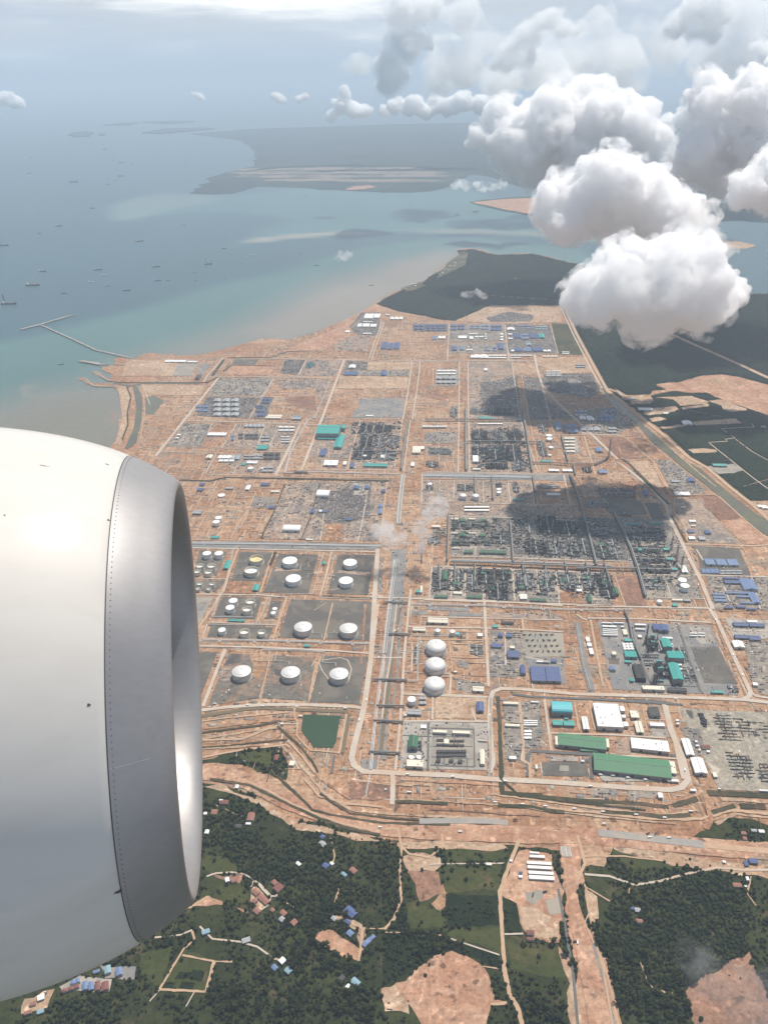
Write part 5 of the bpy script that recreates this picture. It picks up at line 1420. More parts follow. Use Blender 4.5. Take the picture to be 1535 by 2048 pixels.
for t_, x, y, w, k, lb, hr in (('b', 538, 322, 44, 'dome', 'small grey tank just above the three shiny hemispheres', .7), ('b', 655, 330, 44, 'dome', 'small grey tank beside the little turquoise roof', .7), ('b', 331, 872, 66, 'cone', 'white tank alone beside the drain, below the hemispheres', .6),
       ('h', 340, 245, 60, 'silver', 'shiny domed tank half behind the steam', .4), ('h', 440, 248, 60, 'silver', 'shiny domed tank just right of the steam', .4), ('h', 628, 192, 36, 'cone', 'little white tank beside the cross rack', .6), ('h', 628, 216, 36, 'cone', 'little white tank beside the cross rack', .6),
       ('h', 76, 150, 36, 'cone', 'small white tank on a pale frame left of the utility blocks', .5),
       ('i', 850, 918, 66, 'cone', 'white tank at the right edge of the refinery, farther of two', .6), ('i', 870, 963, 68, 'flat', 'cream flat roofed tank at the right edge of the refinery', .6), ('i', 668, 1086, 38, 'cone', 'small white tank with dark sides near the corridor end', .6),
       ('j', 988, 682, 48, 'cone', 'white roofed tank beside the upper process block', .3), ('j', 990, 708, 48, 'cone', 'white roofed tank beside the upper process block', .3), ('j', 1005, 776, 38, 'cone', 'white roofed tank alone in the upper process block', .3), ('j', 994, 838, 26, 'cone', 'tiny white roofed tank near the teal shed', .3),
       ('n', 515, 130, 42, 'cone', 'white tank standing alone on brown earth beyond the cross road', .4), ('n', 303, 330, 52, 'flat', 'bare round tank base on the orange earth', .06), ('n', 282, 494, 48, 'cone', 'white tank left of the laydown ground, farther of two', .5), ('n', 265, 524, 50, 'cone', 'white tank left of the laydown ground, nearer of two', .5),
       ('n', 1350, 40, 26, 'cone', 'small white tank among the black steelwork', .6), ('n', 600, 132, 20, 'cone', 'tiny tank among the small plants', .6)):
 tank(t_, x, y, w, k, lb, hr)
for r_ in range(3):
 for c_ in range(3):
  tank('c', 383 + c_ * 29 + r_ * 5, 270 + r_ * 19, 27, 'flat', 'white water tank in the square of nine at the power station', .5, group='square of nine white tanks', auto=False)['label'] = 'white round tank in the square of nine beside the teal roofs'

# ================================================================== BUILDINGS, one by one
BL = [
 # stores area
 ('e', (548, 362, 915, 478), 13, 'G', 'long green ridged shed with a lean-to on its front', 'gable', 'warehouse'), ('e', (718, 462, 860, 495), 5, 'G', 'low green lean-to in front of the long green shed', 'gable', 'shed'),
 ('e', (832, 532, 1420, 695), 14, 'G', 'longest green ridged warehouse facing the round road', 'gable', 'warehouse'),
 ('e', (518, 370, 552, 455), 9, 'C', 'narrow cream annex at the left end of the green shed', 'flat', 'annex'), ('e', (908, 388, 945, 475), 9, 'C', 'narrow cream annex at the right end of the green shed', 'flat', 'annex'), ('e', (1405, 568, 1475, 680), 8, 'C', 'cream annex at the right end of the longest green warehouse', 'flat', 'annex'),
 ('e', (1128, 395, 1415, 500), 11, 'W', 'wide white flat hall beside the green sheds', 'flat', 'hall'),
 ('e', (488, 98, 645, 212), 18, 'Y', 'turquoise hall with a swept roof', 'barrel', 'hall'), ('e', (498, 244, 572, 290), 7, 'T', 'small teal shed under the turquoise hall, left one', 'gable', 'shed'), ('e', (584, 246, 668, 294), 7, 'T', 'small teal shed under the turquoise hall, right one', 'gable', 'shed'), ('e', (592, 222, 620, 240), 5, 'T', 'tiny teal hut between the turquoise hall and its sheds', 'gable', 'hut'),
 ('e', (838, 110, 1035, 322), 16, 'W', 'white stepped block with grey and ochre roof panels', 'flat', 'factory'), ('e', (735, 215, 778, 328), 9, 'W', 'narrow white shed beside the concrete apron', 'gable', 'shed'),
 ('e', (1035, 130, 1068, 182), 8, 'W', 'small white block right of the stepped block, farthest', 'flat', 'block'), ('e', (1048, 200, 1078, 236), 8, 'W', 'small white block right of the stepped block, middle', 'flat', 'block'), ('e', (1062, 255, 1098, 305), 9, 'W', 'small white block right of the stepped block, nearest', 'flat', 'block'),
 ('e', (1118, 165, 1180, 235), 8, 'C', 'cream house frame with a round opening', 'flat', 'block'), ('e', (1158, 252, 1212, 352), 8, 'C', 'narrow tan shed right of the stepped block', 'gable', 'shed'),
 ('e', (1265, 138, 1345, 225), 10, 'K', 'black roofed block with a white back strip', 'flat', 'block'), ('e', (1275, 262, 1385, 300), 7, 'W', 'long low white shed behind the white slab', 'flat', 'shed'),
 ('e', (105, 95, 220, 122), 7, 'C', 'long cream shed heading the laydown yard', 'gable', 'shed'), ('e', (120, 272, 232, 298), 6, 'C', 'second long cream shed in the laydown yard', 'gable', 'shed'), ('e', (325, 92, 385, 104), 5, 'W', 'thin white shed at the top of the laydown yard', 'gable', 'shed'), ('e', (150, 530, 205, 562), 6, 'W', 'white site office at the foot of the laydown yard', 'flat', 'office'),
 ('e', (725, 562, 748, 580), 4, 'W', 'small white box on the red plot', 'flat', 'cabin'), ('e', (360, 598, 374, 638), 5, 'W', 'thin white hut inside the asphalt loop', 'flat', 'hut'), ('e', (1340, 822, 1372, 870), 6, 'W', 'white cabin among the grey heaps', 'gable', 'cabin'), ('e', (1415, 716, 1500, 738), 5, 'W', 'low white shed at the apron corner', 'gable', 'shed'),
 ('f', (520, 468, 612, 680), 8, 'W', 'narrow white shed along the yard lane', 'gable', 'shed'), ('f', (628, 700, 770, 905), 10, 'W', 'wide white shed along the yard lane', 'gable', 'shed'), ('f', (735, 540, 830, 595), 6, 'R', 'dark red hut at the storage field corner', 'gable', 'hut'),
 ('f', (425, 235, 458, 268), 6, 'W', 'white cabin by the pale road, farther', 'flat', 'cabin'), ('f', (430, 275, 458, 308), 6, 'W', 'white cabin by the pale road, nearer', 'flat', 'cabin'), ('f', (655, 490, 680, 525), 6, 'W', 'white cabin behind the narrow white shed, farther', 'flat', 'cabin'), ('f', (663, 540, 700, 572), 6, 'W', 'white cabin behind the narrow white shed, middle', 'flat', 'cabin'), ('f', (695, 588, 720, 625), 6, 'C', 'cream cabin behind the narrow white shed', 'flat', 'cabin'),
 ('f', (600, 1072, 662, 1108), 6, 'W', 'white cabin at the road fork under the yard', 'gable', 'cabin'), ('f', (1430, 1082, 1560, 1108), 6, 'W', 'long white shed along the lower edge of the storage field', 'gable', 'shed'), ('f', (930, 1065, 960, 1085), 5, 'W', 'tiny hut at the field corner', 'flat', 'hut'), ('f', (795, 608, 830, 640), 4, 'W', 'white hut beside the red hut', 'flat', 'hut'), ('f', (870, 868, 915, 940), 5, 'C', 'tan open hut along the field fence', 'flat', 'hut'),
 # switchyard
 ('d', (468, 405, 540, 525), 16, 'D', 'tall dark green house at the switchyard', 'gable', 'machine house'), ('d', (452, 598, 580, 668), 9, 'C', 'cream house with a blue strip below the round basins', 'flat', 'pump house'), ('d', (660, 360, 770, 395), 8, 'C', 'long cream switch house, left of the two', 'flat', 'switch house'), ('d', (818, 366, 955, 402), 8, 'C', 'long cream switch house, right of the two', 'flat', 'switch house'),
 ('d', (750, 432, 788, 485), 9, 'C', 'tan block in the middle of the busbar row', 'flat', 'control block'), ('d', (1038, 518, 1072, 645), 8, 'C', 'narrow cream house beside the round road', 'gable', 'gate house'), ('d', (455, 196, 568, 245), 7, 'S', 'grey shed below the lone white tank', 'gable', 'shed'), ('d', (1010, 135, 1062, 222), 8, 'B', 'blue shed in the sandy yard', 'gable', 'shed'), ('d', (980, 12, 1065, 60), 8, 'C', 'cream shed under the hemispheres', 'gable', 'shed'),
 ('d', (565, 318, 608, 350), 3, 'W', 'white slab box at the switchyard corner', 'flat', 'cabin'), ('d', (1020, 440, 1085, 452), 3, 'C', 'thin yellowish wall by the switchyard', 'flat', 'cabin'), ('d', (455, 850, 488, 862), 3, 'W', 'white hut alone on the red plain', 'flat', 'hut'), ('d', (275, 830, 290, 842), 3, 'W', 'tiny white hut in the damp earth', 'flat', 'hut'), ('d', (430, 235, 450, 252), 4, 'W', 'white box left of the grey shed', 'flat', 'cabin'),
 # middle right
 ('b', (462, 222, 618, 272), 8, 'C', 'long cream shed with a teal band above the hemispheres', 'gable', 'shed'), ('b', (342, 300, 440, 334), 7, 'C', 'short cream shed with a teal band beside the rack head', 'gable', 'shed'), ('b', (975, 278, 1020, 305), 6, 'T', 'teal shed beside the row of dark coolers', 'gable', 'shed'), ('b', (685, 340, 712, 366), 7, 'Y', 'little turquoise hut beside the small grey tanks', 'gable', 'hut'), ('b', (858, 345, 895, 378), 6, 'W', 'white cabin near the cross street', 'flat', 'cabin'),
 ('b', (1022, 345, 1056, 380), 7, 'B', 'blue shed at the top of the camp yard, left one', 'gable', 'shed'), ('b', (1084, 348, 1130, 382), 7, 'B', 'blue shed at the top of the camp yard, right one', 'gable', 'shed'), ('b', (966, 430, 1048, 464), 6, 'B', 'low blue shed along the camp yard street', 'gable', 'shed'), ('b', (1095, 482, 1185, 550), 10, 'B', 'large blue shed in the middle of the camp yard', 'gable', 'shed'), ('b', (1200, 600, 1238, 680), 8, 'B', 'narrow blue shed on the camp yard edge', 'gable', 'shed'),
 ('b', (1282, 610, 1396, 742), 10, 'B', 'big square blue shed, left of the pair', 'saw', 'warehouse'), ('b', (1402, 612, 1515, 744), 10, 'B', 'big square blue shed, right of the pair', 'saw', 'warehouse'), ('b', (1446, 550, 1486, 584), 7, 'B', 'small blue hut above the blue pair', 'gable', 'hut'), ('b', (1328, 566, 1378, 584), 5, 'W', 'white cabin above the blue pair', 'flat', 'cabin'), ('b', (1382, 570, 1430, 588), 5, 'S', 'grey cabin above the blue pair', 'flat', 'cabin'),
 ('b', (1116, 448, 1152, 474), 5, 'C', 'tan hut above the large blue shed', 'flat', 'hut'), ('b', (668, 648, 690, 664), 4, 'W', 'white hut on the red earth below the hemispheres', 'flat', 'hut'), ('b', (514, 42, 618, 68), 8, 'D', 'long dark green shed at the foot of the process row, first', 'gable', 'shed'), ('b', (772, 42, 894, 72), 8, 'D', 'long dark green shed at the foot of the process row, second', 'gable', 'shed'), ('b', (1278, 66, 1402, 96), 8, 'D', 'long dark green shed at the foot of the process row, third', 'gable', 'shed'),
 ('b', (1195, 32, 1220, 80), 6, 'W', 'white upright block pair beside the green shed, left', 'flat', 'block'), ('b', (1224, 32, 1250, 80), 6, 'W', 'white upright block pair beside the green shed, right', 'flat', 'block'), ('b', (665, 12, 730, 36), 5, 'C', 'low cream shed between two green sheds', 'gable', 'shed'), ('b', (365, 0, 416, 28), 7, 'T', 'teal and cream hut beside the corridor', 'gable', 'hut'), ('b', (850, 895, 905, 978), 8, 'B', 'narrow blue shed in the sandy yard by the bend', 'gable', 'shed'),
 # tank farm
 ('a', (276, 245, 322, 316), 5, 'T', 'thin teal shelter beside the white tanks', 'gable', 'shelter'), ('a', (505, 436, 552, 492), 6, 'T', 'teal and cream shelter under the open tanks', 'gable', 'shelter'), ('a', (302, 712, 436, 736), 5, 'T', 'long thin teal shelter under the dark bund', 'gable', 'shelter'), ('a', (914, 914, 958, 938), 5, 'T', 'small teal hut on the lower pipe way', 'gable', 'hut'), ('a', (1060, 250, 1080, 278), 5, 'T', 'tiny teal hut between the white tanks', 'gable', 'hut'), ('a', (170, 50, 225, 70), 5, 'T', 'small teal shed above the pipe corridor', 'gable', 'shed'),
 # power station
 ('c', (684, 228, 752, 332), 22, 'T', 'narrow teal hall climbing toward the ribbed hall', 'gable', 'turbine hall'), ('c', (728, 330, 852, 425), 24, 'T', 'ribbed teal hall in the middle of the power station', 'saw', 'turbine hall'), ('c', (752, 425, 832, 595), 24, 'T', 'long teal hall nearest us at the power station', 'gable', 'turbine hall'),
 ('c', (388, 328, 482, 392), 10, 'T', 'square teal hall beside the nine white tanks', 'saw', 'hall'), ('c', (386, 228, 460, 258), 7, 'T', 'teal shed above the nine white tanks', 'gable', 'shed'), ('c', (392, 402, 440, 426), 6, 'T', 'low teal shed below the square teal hall', 'gable', 'shed'), ('c', (428, 545, 456, 578), 6, 'T', 'teal hut at the foot of the cooling tower', 'gable', 'hut'), ('c', (655, 558, 698, 574), 6, 'T', 'teal strip beside the stacks', 'gable', 'shed'), ('c', (1082, 645, 1172, 668), 5, 'T', 'long teal shed along the lower fence', 'gable', 'shed'),
 ('c', (614, 112, 655, 172), 10, 'B', 'dark blue hall at the power station, left', 'gable', 'hall'), ('c', (658, 116, 730, 182), 11, 'B', 'dark blue hall at the power station, right', 'gable', 'hall'), ('c', (270, 448, 314, 490), 8, 'P', 'square blue shed below the dark dug patch', 'gable', 'shed'),
 ('c', (532, 606, 700, 652), 9, 'C', 'long cream office along the lower fence', 'flat', 'office'), ('c', (735, 624, 880, 660), 7, 'K', 'long dark shed along the lower fence', 'flat', 'shed'), ('c', (1255, 248, 1334, 312), 9, 'W', 'white hall beyond the right road', 'gable', 'hall'), ('c', (1412, 580, 1446, 612), 7, 'W', 'small white hall beside the right road bend', 'gable', 'hall'),
 ('c', (80, 215, 108, 262), 6, 'W', 'white block between the two drains, farthest', 'flat', 'block'), ('c', (90, 262, 122, 300), 6, 'W', 'white block between the two drains, middle', 'flat', 'block'), ('c', (106, 305, 136, 362), 6, 'W', 'white block between the two drains, nearest', 'flat', 'block'), ('c', (288, 332, 318, 372), 9, 'C', 'cream block right of the white tanks', 'flat', 'block'), ('c', (495, 200, 522, 228), 6, 'W', 'white cabin in the centre of the power station', 'flat', 'cabin'),
 # upper left
 ('l', (460, 598, 640, 708), 34, 'T', 'huge teal hall with a white roof strip and cream walls', 'gable', 'hall'), ('l', (638, 602, 680, 650), 20, 'T', 'teal wing at the right end of the huge hall', 'gable', 'wing'), ('l', (602, 680, 666, 794), 12, 'T', 'long teal conveyor house below the huge hall', 'gable', 'conveyor house'), ('l', (456, 700, 622, 720), 7, 'T', 'low teal porch along the huge hall', 'flat', 'porch'),
 ('l', (510, 880, 622, 932), 9, 'W', 'broad white hall beside the pipe bend', 'flat', 'hall'), ('l', (664, 890, 690, 925), 7, 'W', 'small white block right of the broad white hall', 'flat', 'block'), ('l', (828, 906, 1016, 938), 8, 'T', 'long white shed with teal canopies', 'gable', 'shed'), ('l', (962, 838, 992, 872), 8, 'W', 'white block in the black steelwork', 'flat', 'block'), ('l', (478, 790, 530, 850), 6, 'B', 'blue hut cluster below the huge teal hall', 'saw', 'hut'), ('l', (720, 900, 750, 945), 6, 'B', 'narrow blue hut left of the teal canopies', 'gable', 'hut'),
 ('l', (712, 120, 762, 150), 8, 'W', 'white shed in the dark upper plot', 'gable', 'shed'), ('l', (670, 172, 780, 204), 6, 'B', 'low blue camp hall below the dark plot', 'saw', 'hall'), ('l', (965, 172, 1012, 208), 7, 'B', 'blue hut in the middle of the upper yard', 'gable', 'hut'), ('l', (255, 530, 330, 560), 7, 'S', 'light grey shed at the yard corner', 'gable', 'shed'), ('l', (48, 528, 170, 552), 6, 'C', 'long cream shed row beside the crossing', 'gable', 'shed'), ('l', (1218, 768, 1282, 832), 9, 'C', 'cream block on the brown plot', 'flat', 'block'), ('l', (1285, 770, 1310, 800), 7, 'W', 'small white block on the brown plot', 'flat', 'block'), ('l', (1205, 898, 1232, 935), 7, 'W', 'white cabin beside the corridor crossing', 'flat', 'cabin'),
 ('l', (0, 762, 68, 792), 7, 'T', 'teal shed beside a pale pipe row', 'gable', 'shed'), ('l', (845, 520, 905, 532), 4, 'W', 'thin white shelter in the grey plot', 'gable', 'shelter'),
 ('m', (405, 158, 575, 180), 6, 'W', 'long white shed on the quay yard', 'gable', 'shed'), ('m', (582, 165, 660, 182), 6, 'W', 'shorter white shed on the quay yard', 'gable', 'shed'), ('m', (648, 282, 682, 318), 12, 'K', 'dark silo block on the quay', 'flat', 'silo'), ('m', (1215, 598, 1330, 632), 6, 'C', 'cream shed row in the brown ground', 'saw', 'shed'), ('m', (1420, 606, 1488, 638), 6, 'L', 'pale blue shed in the brown ground', 'gable', 'shed'), ('m', (1140, 838, 1222, 878), 6, 'T', 'white and teal shed in the small plants', 'gable', 'shed'), ('m', (1055, 965, 1140, 992), 6, 'W', 'white shed beside the grey plots', 'gable', 'shed'), ('m', (732, 918, 778, 952), 7, 'C', 'cream shed in the fenced plot', 'gable', 'shed'), ('m', (1010, 985, 1045, 1005), 5, 'T', 'little teal hut on the grey plot', 'gable', 'hut'), ('m', (480, 778, 510, 792), 5, 'W', 'white hut in the quay side laydown, nearer', 'flat', 'hut'), ('m', (500, 752, 525, 768), 5, 'W', 'white hut in the quay side laydown, farther', 'flat', 'hut'), ('m', (742, 740, 890, 768), 5, 'W', 'thin white shed row above the red plot', 'saw', 'shed'),
 ('n', (1002, 298, 1092, 352), 11, 'W', 'white barrel tent in the laydown ground, farther', 'barrel', 'tent hall'), ('n', (758, 552, 882, 602), 10, 'W', 'white barrel tent in the laydown ground, nearer', 'barrel', 'tent hall'), ('n', (665, 296, 728, 312), 5, 'C', 'thin cream shed on the orange strip', 'gable', 'shed'), ('n', (592, 238, 650, 262), 6, 'B', 'blue shed on a pale slab at the road corner', 'gable', 'shed'), ('n', (228, 628, 285, 650), 5, 'T', 'teal shed above the corridor end', 'gable', 'shed'), ('n', (98, 440, 160, 472), 7, 'S', 'grey shed beside the engine lip', 'gable', 'shed'), ('n', (145, 240, 180, 262), 6, 'B', 'blue hut near the engine lip, upper', 'gable', 'hut'), ('n', (128, 278, 170, 302), 6, 'B', 'blue hut near the engine lip, lower', 'gable', 'hut'), ('n', (335, 270, 388, 288), 5, 'S', 'grey blue shed on the orange earth', 'gable', 'shed'), ('n', (920, 648, 972, 662), 4, 'C', 'thin cream hut at the track corner', 'gable', 'hut'), ('n', (482, 258, 512, 296), 6, 'W', 'white shed on the orange earth', 'gable', 'shed'), ('n', (1268, 262, 1308, 292), 7, 'B', 'blue shed on the pale slab, left', 'gable', 'shed'), ('n', (1350, 264, 1378, 290), 7, 'B', 'blue shed on the pale slab, right', 'gable', 'shed'), ('n', (1472, 288, 1502, 314), 7, 'B', 'blue shed against the corridor', 'gable', 'shed'), ('n', (1452, 395, 1480, 424), 7, 'P', 'pale blue shed along the corridor, farther', 'gable', 'shed'), ('n', (1450, 426, 1478, 472), 7, 'P', 'pale blue shed along the corridor, nearer', 'gable', 'shed'), ('n', (955, 432, 985, 466), 6, 'B', 'blue hut between the white tents, left', 'gable', 'hut'), ('n', (1038, 440, 1075, 460), 6, 'B', 'blue hut between the white tents, right', 'gable', 'hut'), ('n', (1208, 498, 1252, 518), 6, 'B', 'blue hut on the dark laydown rows', 'gable', 'hut'), ('n', (650, 406, 690, 430), 5, 'B', 'blue hut in the fenced plot', 'gable', 'hut'), ('n', (1015, 438, 1036, 458), 6, 'W', 'white hut between the two white tents', 'flat', 'hut'), ('n', (1052, 75, 1155, 118), 9, 'W', None, 'flat', 'hall'),
 # upper right
 ('j', (428, 532, 538, 552), 6, 'T', 'thin teal shed below the half built units', 'gable', 'shed'), ('j', (380, 842, 422, 905), 10, 'W', 'white block with a teal edge left of the process block', 'flat', 'block'), ('j', (378, 945, 440, 962), 6, 'C', 'low cream shed below the process block', 'gable', 'shed'), ('j', (925, 878, 1004, 898), 6, 'T', 'teal shed beside the high rack', 'gable', 'shed'), ('j', (985, 950, 1065, 974), 7, 'W', 'long white drum shed by the high rack, left', 'gable', 'shed'), ('j', (1095, 950, 1170, 976), 7, 'W', 'long white drum shed by the high rack, right', 'gable', 'shed'), ('j', (1040, 580, 1088, 646), 8, 'P', 'tall narrow blue shed left of the four blue sheds', 'gable', 'shed'),
 ('j', (1120, 598, 1160, 630), 7, 'P', 'pale blue shed in the group of four', 'gable', 'shed'), ('j', (1165, 595, 1208, 628), 7, 'P', 'pale blue shed in the group of four', 'gable', 'shed'), ('j', (1128, 632, 1168, 664), 7, 'P', 'pale blue shed in the group of four', 'gable', 'shed'), ('j', (1175, 632, 1216, 664), 7, 'P', 'pale blue shed in the group of four', 'gable', 'shed'), ('j', (1362, 780, 1412, 820), 8, 'P', 'blue shed beside the curved flare pipe', 'gable', 'shed'), ('j', (1385, 955, 1448, 990), 8, 'P', 'blue shed under the curved flare pipe', 'gable', 'shed'), ('j', (512, 794, 580, 812), 8, 'T', 'teal roof inside the dark process block', 'gable', 'shed'), ('j', (1300, 540, 1345, 566), 6, 'W', 'white tent in the canal side camp', 'gable', 'tent'), ('j', (470, 146, 495, 170), 7, 'W', 'white cabin in the brown yard', 'flat', 'cabin'),
 ('j', (362, 42, 384, 68), 7, 'W', 'small white shed at the upper road, first', 'flat', 'shed'), ('j', (388, 40, 440, 68), 7, 'W', 'white hall at the upper road, second', 'flat', 'hall'), ('j', (444, 42, 502, 70), 7, 'W', 'white hall at the upper road, third', 'flat', 'hall'),
 # plantation side
 ('k', (500, 380, 606, 408), 9, 'W', 'long white roofed barn in the canal side clearing', 'gable', 'barn'), ('k', (852, 488, 922, 526), 9, 'W', 'tilted white roofed barn in the plantation', 'gable', 'barn'), ('k', (1092, 828, 1198, 856), 9, 'T', 'grey green barn on the bright clearing', 'gable', 'barn'), ('k', (430, 300, 470, 315), 6, 'W', 'small white barn near the wood edge', 'gable', 'barn'), ('k', (1478, 526, 1512, 544), 6, 'S', 'grey house in the plantation', 'gable', 'house'), ('k', (700, 420, 735, 434), 4, 'W', 'white hut on the clearing track', 'flat', 'hut'), ('i', (1450, 320, 1480, 345), 6, 'W', 'pale hut pair at the canal bank, left', 'gable', 'hut'), ('i', (1485, 325, 1530, 355), 6, 'W', 'pale hut pair at the canal bank, right', 'gable', 'hut'),
 # right
 ('i', (1028, 748, 1104, 806), 9, 'P', 'square blue store on dark gravel, left of three', 'saw', 'store'), ('i', (1118, 750, 1196, 810), 9, 'P', 'square blue store on dark gravel, middle of three', 'saw', 'store'), ('i', (1208, 752, 1288, 812), 9, 'P', 'square blue store on dark gravel, right of three', 'saw', 'store'), ('i', (1325, 915, 1430, 1012), 10, 'P', 'tall blue hall over the blue camp', 'gable', 'hall'), ('i', (1200, 1010, 1410, 1034), 6, 'P', 'long blue hall across the blue camp', 'gable', 'hall'), ('i', (1392, 1022, 1452, 1112), 7, 'P', 'slanted blue wing at the camp edge', 'gable', 'hall'), ('i', (1280, 1042, 1395, 1062), 6, 'P', 'second long blue hall across the blue camp', 'gable', 'hall'), ('i', (1312, 1094, 1420, 1112), 6, 'P', 'thin blue hall at the foot of the blue camp', 'gable', 'hall'), ('i', (1090, 1025, 1180, 1045), 6, 'P', 'blue barrack by the road, farthest of three', 'gable', 'barrack'), ('i', (1098, 1048, 1190, 1070), 6, 'P', 'blue barrack by the road, middle of three', 'gable', 'barrack'), ('i', (1104, 1072, 1200, 1096), 6, 'P', 'blue barrack by the road, nearest of three', 'gable', 'barrack'), ('i', (1175, 898, 1300, 916), 6, 'B', 'thin dark blue barrack at the camp top, upper', 'gable', 'barrack'), ('i', (1185, 920, 1310, 952), 6, 'B', 'thin dark blue barrack at the camp top, lower', 'gable', 'barrack'), ('i', (1185, 1130, 1250, 1150), 6, 'B', 'blue hut at the camp foot, left', 'gable', 'hut'), ('i', (1280, 1122, 1350, 1146), 6, 'B', 'blue hut at the camp foot, middle', 'gable', 'hut'), ('i', (1365, 1145, 1435, 1162), 6, 'B', 'blue hut at the camp foot, right', 'gable', 'hut'),
 ('c', (1258, 98, 1370, 136), 7, 'B', 'blue barrack beyond the right road, upper left', 'gable', 'barrack'), ('c', (1385, 106, 1500, 140), 7, 'B', 'blue barrack beyond the right road, upper right', 'gable', 'barrack'), ('c', (1268, 198, 1370, 234), 7, 'B', 'blue barrack beyond the right road, lower left', 'gable', 'barrack'), ('c', (1380, 204, 1468, 248), 7, 'B', 'blue barrack beyond the right road, lower right', 'gable', 'barrack'), ('c', (1368, 82, 1442, 106), 6, 'W', 'white barrack above the blue ones', 'gable', 'barrack'),
 ('i', (788, 215, 905, 248), 6, 'W', 'white angled hall at the junction', 'flat', 'hall'), ('i', (900, 570, 945, 600), 7, 'W', 'white hut on the brown yard', 'gable', 'hut'), ('i', (978, 572, 1028, 604), 6, 'S', 'dark grey hut on the brown yard', 'gable', 'hut'), ('i', (1030, 525, 1072, 555), 6, 'B', 'dark blue hut on the brown yard', 'gable', 'hut'), ('i', (888, 520, 940, 544), 5, 'B', 'low blue hut on the brown yard', 'gable', 'hut'), ('i', (530, 205, 575, 246), 7, 'B', 'blue hut beside the diagonal road', 'gable', 'hut'), ('i', (890, 105, 945, 140), 6, 'B', 'blue hut beside the canal, right', 'gable', 'hut'), ('i', (760, 118, 820, 142), 6, 'S', 'grey hut beside the canal, left', 'gable', 'hut'), ('i', (180, 38, 245, 72), 8, 'P', None, 'gable', 'shed'),
 ('i', (590, 458, 678, 478), 7, 'T', 'long teal shed at the top of the right row', 'gable', 'shed'), ('i', (408, 462, 502, 484), 7, 'T', 'dull teal shed in the cloud shade', 'gable', 'shed'), ('i', (498, 668, 524, 696), 8, 'T', 'small teal house in the right row', 'gable', 'house'), ('i', (696, 662, 742, 690), 9, 'T', 'teal house at the first tall chimney', 'gable', 'house'), ('i', (728, 742, 774, 768), 9, 'T', 'teal house at the second tall chimney', 'gable', 'house'), ('i', (764, 824, 808, 850), 9, 'T', 'teal house at the third tall chimney', 'gable', 'house'), ('i', (620, 922, 645, 940), 8, 'T', 'tiny teal house in the lower right row', 'gable', 'house'), ('i', (768, 1106, 808, 1134), 7, 'T', 'teal shed beside the small dark tank', 'gable', 'shed'), ('i', (838, 808, 884, 868), 7, 'W', 'white shed with a teal end by the road', 'gable', 'shed'), ('i', (768, 1070, 850, 1090), 6, 'C', 'cream shed near the corridor end', 'gable', 'shed'), ('i', (862, 1072, 912, 1094), 6, 'S', 'grey shed near the corridor end', 'gable', 'shed'),
 # refinery
 ('h', (478, 682, 684, 714), 9, 'D', 'long dark green shed with a shaded front in the refinery', 'gable', 'shed'), ('h', (352, 682, 420, 710), 9, 'D', 'short dark green shed left of the long one', 'gable', 'shed'), ('h', (112, 1040, 218, 1064), 8, 'D', None, 'gable', 'shed'), ('h', (92, 482, 158, 504), 7, 'C', 'cream shed left of the refinery under the steam', 'gable', 'shed'), ('h', (740, 268, 832, 286), 6, 'T', 'pale teal shed in the utility blocks', 'gable', 'shed'), ('h', (420, 25, 482, 42), 6, 'C', None, 'gable', 'shed'),
 ('h', (182, 852, 216, 930), 11, 'D', 'upright dark green house in the first lower unit', 'gable', 'house'), ('h', (262, 934, 300, 968), 10, 'D', 'square dark green house in the second lower unit', 'gable', 'house'), ('h', (788, 962, 828, 1000), 11, 'D', 'square dark green house in the fourth lower unit', 'gable', 'house'), ('h', (968, 920, 1004, 978), 11, 'D', 'upright dark green house in the fifth lower unit', 'gable', 'house'), ('h', (1130, 900, 1158, 960), 11, 'D', 'upright dark green house in the sixth lower unit', 'gable', 'house'), ('h', (1305, 882, 1340, 926), 11, 'D', 'square dark green house in the seventh lower unit', 'gable', 'house'), ('h', (1448, 912, 1490, 966), 11, 'D', 'upright dark green house in the eighth lower unit', 'gable', 'house'), ('h', (1335, 1035, 1362, 1100), 8, 'D', 'narrow dark green shed on the grey corner plot', 'gable', 'shed'), ('i', (295, 980, 335, 1045), 10, 'D', 'dark green house leaning on the last lower unit', 'gable', 'house'),
 ('h', (318, 430, 360, 458), 9, 'D', 'dark green roof on the first refinery train, left', 'gable', 'house'), ('h', (478, 430, 520, 458), 9, 'D', 'dark green roof on the first refinery train, right', 'gable', 'house'), ('h', (318, 542, 358, 580), 9, 'D', 'dark green roof on the second refinery train, left', 'gable', 'house'), ('h', (474, 548, 522, 578), 9, 'D', 'dark green roof on the second refinery train, right', 'gable', 'house'), ('h', (1425, 622, 1475, 660), 10, 'D', 'dark green roof beside the high rack', 'gable', 'house'), ('h', (1250, 966, 1272, 990), 6, 'W', 'white hut in the red vacant plot', 'flat', 'hut'), ('h', (0, 965, 18, 1030), 8, 'C', 'cream block at the corridor edge', 'flat', 'block'), ('h', (1250, 992, 1290, 1018), 5, 'W', 'white flat hut under the white hut', 'flat', 'hut'),
 # green land
 ('u', (1372, 348, 1432, 390), 5, 'B', 'long blue roofed house above the bare ground', 'gable', 'house'), ('u', (1378, 398, 1404, 418), 4, 'B', 'small blue roofed house in the tree rows', 'gable', 'house'), ('u', (1385, 440, 1415, 468), 4, 'P', 'pale blue roofed house at the lower end of the rows', 'gable', 'house'), ('u', (1322, 385, 1348, 405), 4, 'S', 'grey roofed house at the head of the yard', 'gable', 'house'), ('u', (1462, 445, 1486, 522), 5, 'P', 'narrow blue roofed terrace beside the bare ground', 'saw', 'terrace'),
